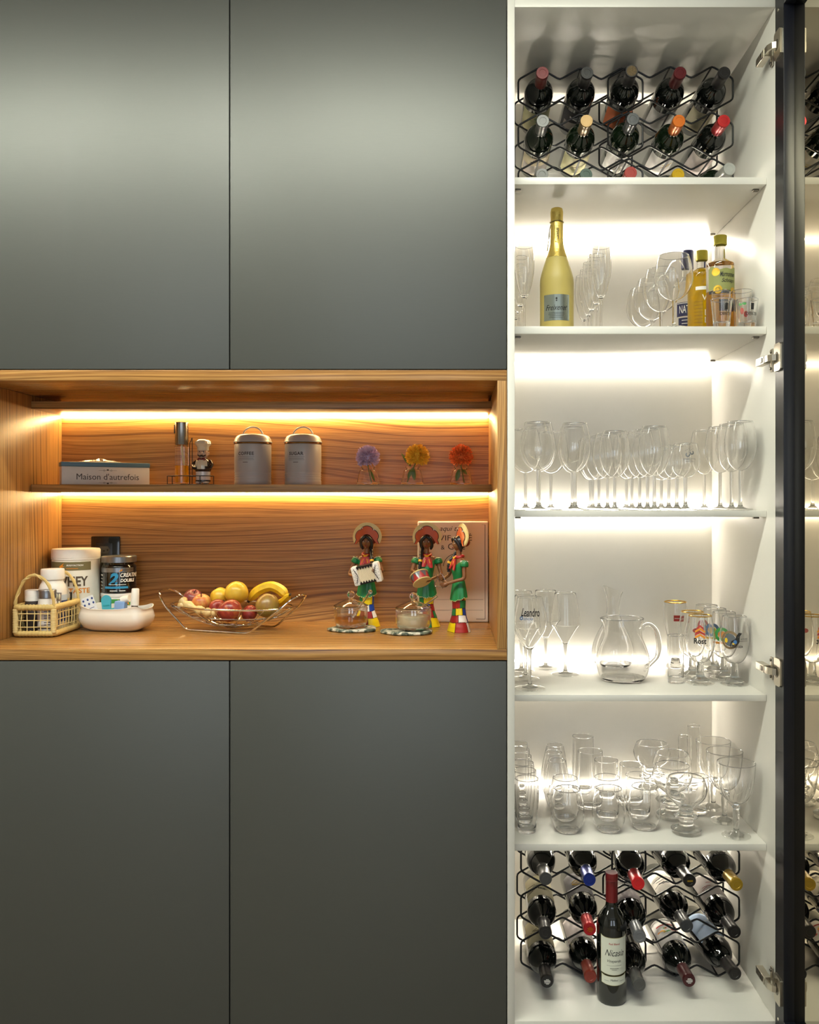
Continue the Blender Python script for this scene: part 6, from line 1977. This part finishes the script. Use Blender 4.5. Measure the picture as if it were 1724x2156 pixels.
def figurine(label, x, rho, rotz, seed, arms, braid_side, head_turn=0.0, s=1.0):
    """arms: for each side (-1 image-left, +1): shoulder, elbow, wrist, hand direction, palm normal, in figure coordinates facing -y."""
    t = thing('clay_figurine', label, 'figurine', (x, Y_(rho), WT), (0, 0, rotz), 'painted clay musicians')
    t.scale = (s, s, s)
    rnd = random.Random(seed)
    # ---- bell-bottomed patchwork trousers
    TAB = [(0.0, 0.0372, 0.0290), (0.010, 0.0340, 0.0262), (0.024, 0.0285, 0.0222), (0.042, 0.0222, 0.0182), (0.060, 0.0192, 0.0165), (0.078, 0.0200, 0.0172), (0.098, 0.0215, 0.0180)]
    n = 120
    zs = [i * 0.001 for i in range(99)]
    bounds = [-0.01, 0.0235, 0.042, 0.060, 0.080, 0.12]
    cols_ = []
    for r in range(5):
        k = 5 if r < 3 else 4
        cols_.append(sorted((rnd.random() * 0.06 + q_ / k + (0.5 / k if r % 2 else 0.04)) % 1.0 for q_ in range(k)))
    order = [[4, 0, 3, 2, 5], [5, 0, 1, 3, 4], [2, 5, 4, 3, 0], [1, 2, 3, 0], [1, 0, 2, 4]]
    shift = rnd.randrange(5)

    def pf(i, j):
        z = zs[i] + 0.0005
        a = (j + 0.5) / n
        wob = 0.0016 * math.sin(a * 2 * PI * 2 + seed)
        r = 0
        while r < 4 and z + wob > bounds[r + 1]: r += 1
        if r > 0 and abs(z + wob - bounds[r]) < 0.0008: return 6
        if abs(z + wob - bounds[r + 1]) < 0.0004: return 6
        c = cols_[r]
        idx = 0
        for q_, cc in enumerate(c):
            if abs(a - cc) < 0.0048: return 6
            if a > cc: idx = q_ + 1
        idx %= len(c)
        return order[(r + seed) % 5][(idx + shift) % len(order[(r + seed) % 5])] % 6
    mb = MB()
    rings = []
    for z in zs:
        rx, ry = interp(TAB, z)
        rings.append(ellring(rx, ry, z, n, fun=lambda a: 1 - 0.07 * math.exp(-((math.sin(a) * 0.5 + 0.5) / 0.06) ** 2)))
    mb.loft(rings, matfun=pf)
    mb.build('trousers', PATCH, t, ang=80)
    # ---- peplum of the green blouse with dotted hem
    def hemz(a): return 0.0870 - 0.0085 * max(0.0, -math.sin(a)) + 0.0012 * math.cos(9 * a)
    rings = []
    for k in range(9):
        u = k / 8
        ring = []
        for j in range(72):
            a = -PI / 2 + 2 * PI * j / 72
            z = 0.134 + (hemz(a) - 0.134) * u
            fl = 1 + 0.05 * u * math.cos(9 * a)
            rx = 0.0165 + (0.0265 - 0.0165) * (u ** 0.7); ry = 0.0130 + (0.0215 - 0.0130) * (u ** 0.7)
            ring.append((rx * fl * math.cos(a), ry * fl * math.sin(a), z))
        rings.append(ring)
    inner = [[(x * 0.93, y * 0.93, z + 0.0005) for x, y, z in r] for r in reversed(rings)]
    MB().loft(rings + inner, cap0=False, cap1=False).build('skirt', 'clay_green', t, ang=60)
    hem = [Vector(p) for p in rings[-1]]
    tr = MB()
    for j in range(0, 72, 2): tr.ball(hem[j] + Vector((0, 0, 0.0006)), 0.0014, 7, 5)
    tr.build('hem_trim', 'clay_cream', t)
    # ---- one body: torso, neck, head and arms (skin and green blouse)
    TT = [(0.128, 0.0165, 0.0130, 0.0), (0.140, 0.0172, 0.0135, -0.001), (0.156, 0.0205, 0.0158, -0.0025), (0.168, 0.0225, 0.0158, -0.0020), (0.178, 0.0260, 0.0140, 0.0), (0.186, 0.0240, 0.0115, 0.001), (0.190, 0.0155, 0.0095, 0.001), (0.195, 0.0082, 0.0078, 0.001), (0.202, 0.0068, 0.0068, 0.0), (0.212, 0.0070, 0.0072, 0.0)]
    mb = MB()
    zz = [0.128 + (0.212 - 0.128) * i / 42 for i in range(43)]
    rings = [ellring(*interp(TT, z)[:2], z, 40, 0, interp(TT, z)[2]) for z in zz]

    def tf(i, j):
        a = -PI / 2 + 2 * PI * (j + 0.5) / 40
        v = 0.1800 - 0.020 * max(0, -math.sin(a)) ** 6
        return 1 if zz[i] < v else 0
    mb.loft(rings, matfun=tf)
    Rh = Matrix.Rotation(head_turn, 4, 'Z')
    hc = Vector((0, -0.0015, 0.2270))

    def face(p):
        x_, y_, z_ = p.x, p.y, p.z
        k = 1 - 0.30 * max(0, -z_) ** 1.6                      # narrow jaw
        y2 = y_
        if y_ < 0:
            y2 = y_ * (1 - 0.06 * abs(z_ - 0.1))
            y2 -= 0.20 * math.exp(-(x_ / 0.13) ** 2 - ((z_ + 0.12) / 0.16) ** 2)     # nose
            y2 -= 0.07 * math.exp(-(x_ / 0.25) ** 2 - ((z_ + 0.50) / 0.10) ** 2)     # mouth
            y2 -= 0.06 * math.exp(-(x_ / 0.3) ** 2 - ((z_ + 0.85) / 0.15) ** 2)      # chin
            y2 += 0.07 * (math.exp(-((abs(x_) - 0.36) / 0.17) ** 2 - ((z_ - 0.10) / 0.12) ** 2))   # eye hollows
        return Vector((x_ * k, y2, z_))
    mb.cur = 0
    mb.ball(hc, (0.0140, 0.0150, 0.0188), 48, 36, M=Rh, fun=face)
    for sd in (-1, 1):
        sh_, el, wr, hd, pn = [Vector(v) for v in arms[sd]]
        pth = catmull([tuple(sh_ + Vector((-sd * 0.006, 0, 0.002))), tuple(sh_), tuple(sh_.lerp(el, 0.5)), tuple(el), tuple(el.lerp(wr, 0.5)), tuple(wr)], 5)
        m_ = len(pth)
        mb.tube(pth, [0.0068 - 0.0030 * (i / (m_ - 1)) + 0.0004 * math.sin(i) * 0 for i in range(m_)], 12)
        hand(mb, wr, hd, pn, 1.15)
    mb.build('body', ['clay_skin', 'clay_green'], t, ang=75)

    def H(p): return hc + (Rh @ Vector(p))
    eyes = MB()
    for sd in (-1, 1): eyes.ball(H((sd * 0.0053, -0.0125, 0.0018)), (0.0026, 0.0012, 0.0015), 12, 8, M=Rh)
    ey = eyes.build('eyes', 'clay_white', t)
    pp = MB()
    for sd in (-1, 1):
        pp.ball(H((sd * 0.0053, -0.01345, 0.0018)), (0.0012, 0.0006, 0.0013), 10, 6, M=Rh)
        pp.tube([H((sd * 0.0030, -0.0140, 0.0048)), H((sd * 0.0055, -0.0138, 0.0056)), H((sd * 0.0080, -0.0122, 0.0046))], 0.00045, 5)
    pp.build('pupils', 'clay_black', ey)
    lp = MB()
    lp.ball(H((0, -0.01600, -0.0090)), (0.0034, 0.0014, 0.0011), 12, 6, M=Rh).ball(H((0, -0.01580, -0.0104)), (0.0028, 0.0014, 0.0011), 12, 6, M=Rh)
    lp.build('lips', 'clay_lips', t)
    # ---- hair: cap with a middle parting, side falls and a braid over one shoulder
    hr = MB()
    def hcap(p):
        return Vector((p.x * 1.0, p.y, p.z))
    hr.ball(H((0, 0.0032, 0.0030)), (0.0160, 0.0155, 0.0190), 36, 24, M=Rh)
    for sd in (-1, 1):
        hr.tube(catmull([H((sd * 0.001, -0.0125, 0.0160)), H((sd * 0.0090, -0.0120, 0.0110)), H((sd * 0.0138, -0.0060, 0.0020)), H((sd * 0.0138, 0.0, -0.0100)), H((sd * 0.0105, 0.004, -0.0190))], 4), [0.0030, 0.0036, 0.0042, 0.0046] + [0.0048] * 9 + [0.0046, 0.0040, 0.0034, 0.0030], 10)
    bs_ = braid_side
    bp_2 = catmull([tuple(H((bs_ * 0.0115, 0.004, -0.0150))), (bs_ * 0.0145, -0.0060, 0.1960), (bs_ * 0.0175, -0.0160, 0.1830), (bs_ * 0.0195, -0.0200, 0.1680), (bs_ * 0.0205, -0.0200, 0.1530)], 6)
    hr.tube(bp_2, [0.0050 * (1.0 + 0.14 * math.sin(i * 1.9)) * (1 - 0.35 * (i / (len(bp_2) - 1)) ** 3) for i in range(len(bp_2))], 12)
    hr.build('hair', 'clay_hair', t, ang=70)
    q_ = Vector(bp_2[14]); dq = (Vector(bp_2[15]) - Vector(bp_2[13])).normalized()
    MB().tube([q_ - dq * 0.0028, q_ + dq * 0.0028], [0.0058, 0.0058], 12).build('braid_tie', 'clay_scarf_yellow', t)
    # ---- half-moon leather hat: upturned front brim, scalloped orange lining, lobed crown behind
    ht = bpy.data.objects.new('hat', None); COL.objects.link(ht); ht.parent = t
    ht.location = hc + (Rh @ Vector((0, 0.0010, 0.0115))); ht.rotation_euler = (math.radians(-10), 0, head_turn)
    Mh = Matrix(((1, 0, 0, 0), (0, 0, -1, 0), (0, 1, 0, 0), (0, 0, 0, 1)))
    outer = [(0.0400 * math.cos(a) * 0.985, 0.0040 + 0.0385 * math.sin(a)) for a in [math.radians(-26 + 232 * i / 40) for i in range(41)]]
    inner_ = [(-0.0285, -0.0165), (-0.0215, -0.0080), (-0.0165, 0.0000), (-0.0080, 0.0058), (0.0, 0.0070), (0.0080, 0.0058), (0.0165, 0.0000), (0.0215, -0.0080), (0.0285, -0.0165)]
    def bend(mbx, k=5.0):
        mbx.v = [(x_, y_ + k * x_ * x_ - 2.2 * max(0, z_) ** 2 * 0, z_) for x_, y_, z_ in mbx.v]
        return mbx

    def crescent(outer_, inner2, th_, y0):
        """A strip between the outer arc and the head opening, th_ thick."""
        m2 = len(outer_)
        def ip(tt):
            f_ = tt * (len(inner2) - 1); i_ = min(int(f_), len(inner2) - 2); g = f_ - i_
            return inner2[i_][0] + (inner2[i_ + 1][0] - inner2[i_][0]) * g, inner2[i_][1] + (inner2[i_ + 1][1] - inner2[i_][1]) * g
        rings2 = []
        for i_, (ox_, oz_) in enumerate(outer_):
            ix, iz = ip(i_ / (m2 - 1))
            ring = []
            for u in (0, 0.33, 0.66, 1.0): ring.append((ix + (ox_ - ix) * u, y0, iz + (oz_ - iz) * u))
            for u in (1.0, 0.66, 0.33, 0): ring.append((ix + (ox_ - ix) * u, y0 + th_, iz + (oz_ - iz) * u))
            rings2.append(ring)
        return MB().loft(rings2)
    out_r = list(reversed(outer))
    bend(crescent(out_r, inner_, 0.0036, 0.0)).build('brim', 'clay_cream', ht, ang=60)

    def lobes(k_, off):
        pts = []
        for i_ in range(61):
            a = math.radians(205 - 230 * i_ / 60)
            base = 0.0310 * k_
            rr_ = base * (0.84 + 0.19 * abs(math.sin((a + math.radians(25)) / math.radians(230) * PI * 3)) ** 0.6)
            pts.append((rr_ * math.cos(a), 0.0020 + rr_ * math.sin(a) * 0.96 + off))
        return pts
    lb = lobes(1.0, 0.0)
    lb = [(-0.0335, -0.0160)] + lb[3:-3] + [(0.0335, -0.0160)]
    bend(crescent(lb, inner_, 0.0020, -0.0020)).build('lining', 'clay_orange', ht, ang=60)
    ed = MB().tube([(x_, -0.0018 + 5.0 * x_ * x_, z_) for x_, z_ in lb], 0.0009, 6); ed.build('lining_edge', 'clay_black', ht)
    st_ = MB()
    for a_ in (20, 40):
        i_ = a_
        x_, z_ = lb[min(i_, len(lb) - 1)]
        for dx in (-0.0022, 0.0022): st_.ball((x_ + dx, -0.0030 + 5 * x_ * x_, z_ + 0.0008), (0.0014, 0.0008, 0.0014), 8, 6)
    st_.build('stud', 'clay_white', ht)
    cr = MB()
    cr.ball((0, 0.0120, 0.0020), (0.0170, 0.0125, 0.0160), 24, 16)
    for sx_, sz_ in ((-0.012, -0.004), (0.012, -0.004), (0.0, 0.012)): cr.ball((sx_, 0.0165, sz_), (0.0125, 0.0105, 0.0120), 20, 14)
    cr.build('crown', 'clay_redbrown', ht)
    # ---- neckerchief
    sc = MB()
    sc.tube([(0.0105 * math.cos(a), 0.001 + 0.0098 * math.sin(a), 0.1945 - 0.0030 * max(0, -math.sin(a)) + 0.001 * math.sin(3 * a)) for a in [2 * PI * k / 28 for k in range(28)]], 0.0044, 9, closed=True)
    for sd, L_ in ((-1, 0.026), (1, 0.029)):
        sc.grid(4, 6, lambda u, v, sd=sd, L_=L_: (sd * (0.002 + 0.0085 * v) + (u - 0.5) * (0.006 + 0.0085 * math.sin(PI * (0.15 + 0.75 * v))), -0.0145 - 0.0075 * v - 0.002 * math.cos((u - 0.5) * PI), 0.1885 - L_ * v))
        sc.grid(4, 6, lambda u, v, sd=sd, L_=L_: (sd * (0.002 + 0.0085 * v) - (u - 0.5) * (0.006 + 0.0085 * math.sin(PI * (0.15 + 0.75 * v))), -0.0125 - 0.0075 * v, 0.1885 - L_ * v))
    so_ = sc.build('neckerchief', 'clay_scarf', t, ang=60)
    kn = MB().tube(catmull([(-0.0065, -0.0135, 0.1935), (0.0, -0.0165, 0.1915), (0.0065, -0.0135, 0.1935), (0.0, -0.0160, 0.1885), (-0.0060, -0.0135, 0.1900)], 4), 0.0013, 6)
    for sd in (-1, 1): kn.tube([(sd * 0.0045, -0.0185, 0.1830), (sd * 0.0078, -0.0215, 0.1720)], 0.0009, 5)
    kn.build('scarf_stripe', 'clay_scarf_yellow', so_)
    # ---- puffed off-shoulder sleeves
    for sd in (-1, 1):
        sh_, el = Vector(arms[sd][0]), Vector(arms[sd][1])
        ax = (el - sh_).normalized()
        sl = MB()
        Ms = ax.to_track_quat('Z', 'Y').to_matrix().to_4x4()
        sl.lathe([(0.0055, -0.0075), (0.0088, -0.0050), (0.0108, 0.001), (0.0112, 0.0060), (0.0100, 0.0095), (0.0070, 0.0100)], 28, Matrix.Translation(sh_) @ Ms, rfun=lambda a, i: 1 + 0.05 * math.cos(7 * a))
        so2 = sl.build('sleeve', 'clay_green', t, ang=70)
        fr_ = MB()
        for k in range(14):
            a = 2 * PI * k / 14
            fr_.ball(Matrix.Translation(sh_) @ Ms @ Vector((0.0095 * math.cos(a), 0.0095 * math.sin(a), -0.0048)), 0.0013, 6, 5)
        fr_.build('sleeve_trim', 'clay_white', so2)
    return t


# accordion player
g1 = figurine('painted clay figurine playing a white accordion, the leftmost of the three musicians', -0.2292, 1.186, math.radians(-8), 1,
              {-1: ((-0.0300, 0.0, 0.1790), (-0.0460, -0.004, 0.1400), (-0.0250, -0.0270, 0.1345), (0.9, -0.2, -0.05), (0.3, 0.9, 0.3)),
               1: ((0.0300, 0.0, 0.1800), (0.0440, -0.008, 0.1500), (0.0430, -0.0330, 0.1560), (-0.35, -0.75, -0.1), (-0.9, 0.3, 0.0))}, 1, head_turn=math.radians(4))
ac = bpy.data.objects.new('accordion', None); COL.objects.link(ac); ac.parent = g1
ac.scale = (1.13, 1.05, 1.08); ac.location = (0.0095, -0.0370, 0.1450); ac.rotation_euler = (math.radians(8), math.radians(-13), 0)
mb = MB()
npl = 14
rings = []
for i in range(npl * 2 + 1):
    x = -0.0190 + 0.0380 * i / (npl * 2)
    k = 1.0 if i % 2 else 0.90
    rings.append([(x, -0.0095 * k, -0.0215 * k), (x, 0.0095 * k, -0.0215 * k), (x, 0.0095 * k, 0.0215 * k), (x, -0.0095 * k, 0.0215 * k)])
mb.loft(rings).build('bellows', 'clay_ivory', ac, smooth=False)
for sd in (-1, 1):
    mb = MB(); mb.box(sd * 0.0190 if sd > 0 else -0.0340, 0.0340 if sd > 0 else -0.0190, -0.0115, 0.0115, -0.0240 - (0.002 if sd > 0 else 0), 0.0240, 0.0035)
    mb.build('end_box', 'clay_white', ac)
for z, sg in ((0.0205, -1), (-0.0205, 1)):
    zg = MB()
    for k in range(6):
        x = -0.0165 + k * 0.0066
        zg.prism([(x - 0.0033, 0), (x + 0.0033, 0), (x, sg * 0.0062)], 0.0010, Matrix(((1, 0, 0, 0), (0, 0, -1, -0.0100), (0, 1, 0, z), (0, 0, 0, 1))))
    zg.box(-0.0195, 0.0195, -0.0110, 0.010, z - 0.0012 - (0.0 if sg < 0 else 0.0008), z + 0.0012 + (0.0008 if sg < 0 else 0.0))
    zg.build('painted_teeth', 'clay_black', ac, smooth=False)
ln = MB()
for sd in (-1, 1):
    ln.tube([(sd * 0.0235 + sd * 0.003 * math.cos(k * 0.52), -0.0118, -0.019 + 0.038 * k / 12) for k in range(13)], 0.0007, 5)
    for k in range(7): ln.box(sd * 0.0215, sd * 0.0215 + sd * 0.005, -0.0122, -0.0115, -0.0140 + k * 0.0045, -0.0134 + k * 0.0045)
    for k in range(5): ln.ball((sd * 0.0300, -0.0117, -0.0160 + k * 0.0080), 0.0008, 6, 4)
ln.build('painted_lines', 'clay_black', ac)

# drummer
g2 = figurine('painted clay figurine holding a round drum, the middle one of the three musicians', -0.0667, 1.182, math.radians(6), 4,
              {-1: ((-0.0290, 0.0, 0.1790), (-0.0390, -0.006, 0.1520), (-0.0330, -0.0330, 0.1480), (0.35, -0.6, -0.3), (0.5, 0.1, -0.9)),
               1: ((0.0310, 0.0, 0.1780), (0.0375, -0.008, 0.1400), (0.0080, -0.0400, 0.1300), (-0.9, -0.25, -0.12), (-0.1, 0.95, 0.1))}, -1, head_turn=math.radians(-10))
dr = bpy.data.objects.new('drum', None); COL.objects.link(dr); dr.parent = g2
dr.location = (-0.0190, -0.0400, 0.1330); dr.rotation_euler = (math.radians(118), math.radians(0), math.radians(18))
dr.rotation_euler = Vector((0.30, -0.55, -0.80)).to_track_quat('Z', 'Y').to_euler()
NM = 36
mb = MB(); mb.lathe([(0.0235, -0.0110), (0.0240, -0.0105), (0.0240, 0.0105), (0.0235, 0.0110)], 48).build('shell', 'clay_red', dr)
tri = MB()
for k in range(8):
    a0 = 2 * PI * k / 8
    pts = [(a0 - 0.36, -0.0098), (a0 + 0.36, -0.0098), (a0, 0.0098)]
    rows_ = []
    for v in range(7):
        u = v / 6
        rows_.append([(0.0244 * math.cos(a0 + 0.36 * (1 - u) * q_), 0.0244 * math.sin(a0 + 0.36 * (1 - u) * q_), -0.0098 + 0.0196 * u) for q_ in (-1, -0.5, 0, 0.5, 1)])
    tri.loft(rows_, closed=False)
tri.build('painted_triangles', 'clay_grey', dr)
for z0, z1 in ((0.0108, 0.0138), (-0.0138, -0.0108)):
    MB().lathe([(0, z0), (0.0250, z0), (0.0262, (z0 + z1) / 2), (0.0250, z1), (0, z1)], 48).build('drum_skin', 'clay_cream', dr)

# triangle player, turned to the left
g3 = figurine('painted clay figurine turned sideways holding a triangle, the rightmost of the three musicians', 0.0198, 1.139, math.radians(-62), 2,
              {-1: ((-0.0290, 0.0, 0.1780), (-0.0330, -0.012, 0.1450), (-0.0090, -0.0400, 0.1360), (0.35, -0.8, 0.1), (0.8, 0.2, 0.3)),
               1: ((0.0300, 0.0, 0.1780), (0.0330, -0.004, 0.1400), (0.0130, -0.0370, 0.1270), (-0.3, -0.8, -0.25), (-0.8, 0.2, 0.2))}, -1, head_turn=math.radians(-8))
pm('triangle_steel', (150, 128, 120), rough=0.25, metal=0.9)
tg = bpy.data.objects.new('triangle', None); COL.objects.link(tg); tg.parent = g3
tg.location = (0.000, -0.0530, 0.1330); tg.rotation_euler = (0, 0, math.radians(48))
def rtri(k, rr_):
    P = [Vector((0, 0, 0.024 * k)), Vector((0.0205 * k, 0, -0.016 * k)), Vector((-0.0205 * k, 0, -0.016 * k))]
    out = []
    for i in range(3):
        p, q_, s_ = P[i - 1], P[i], P[(i + 1) % 3]
        a, c = q_ + (p - q_).normalized() * 0.012 * k, q_ + (s_ - q_).normalized() * 0.012 * k
        for u in (0, .25, .5, .75, 1): out.append((1 - u) ** 2 * a + 2 * u * (1 - u) * q_ + u * u * c)
    return out
MB().tube(rtri(1.0, 0), 0.0011, 7, closed=True).build('bent_rod', 'triangle_steel', tg)
MB().tube([(0.004, 0.004, -0.020), (-0.012, -0.004, 0.018)], 0.0009, 7).build('beater', 'triangle_steel', tg)
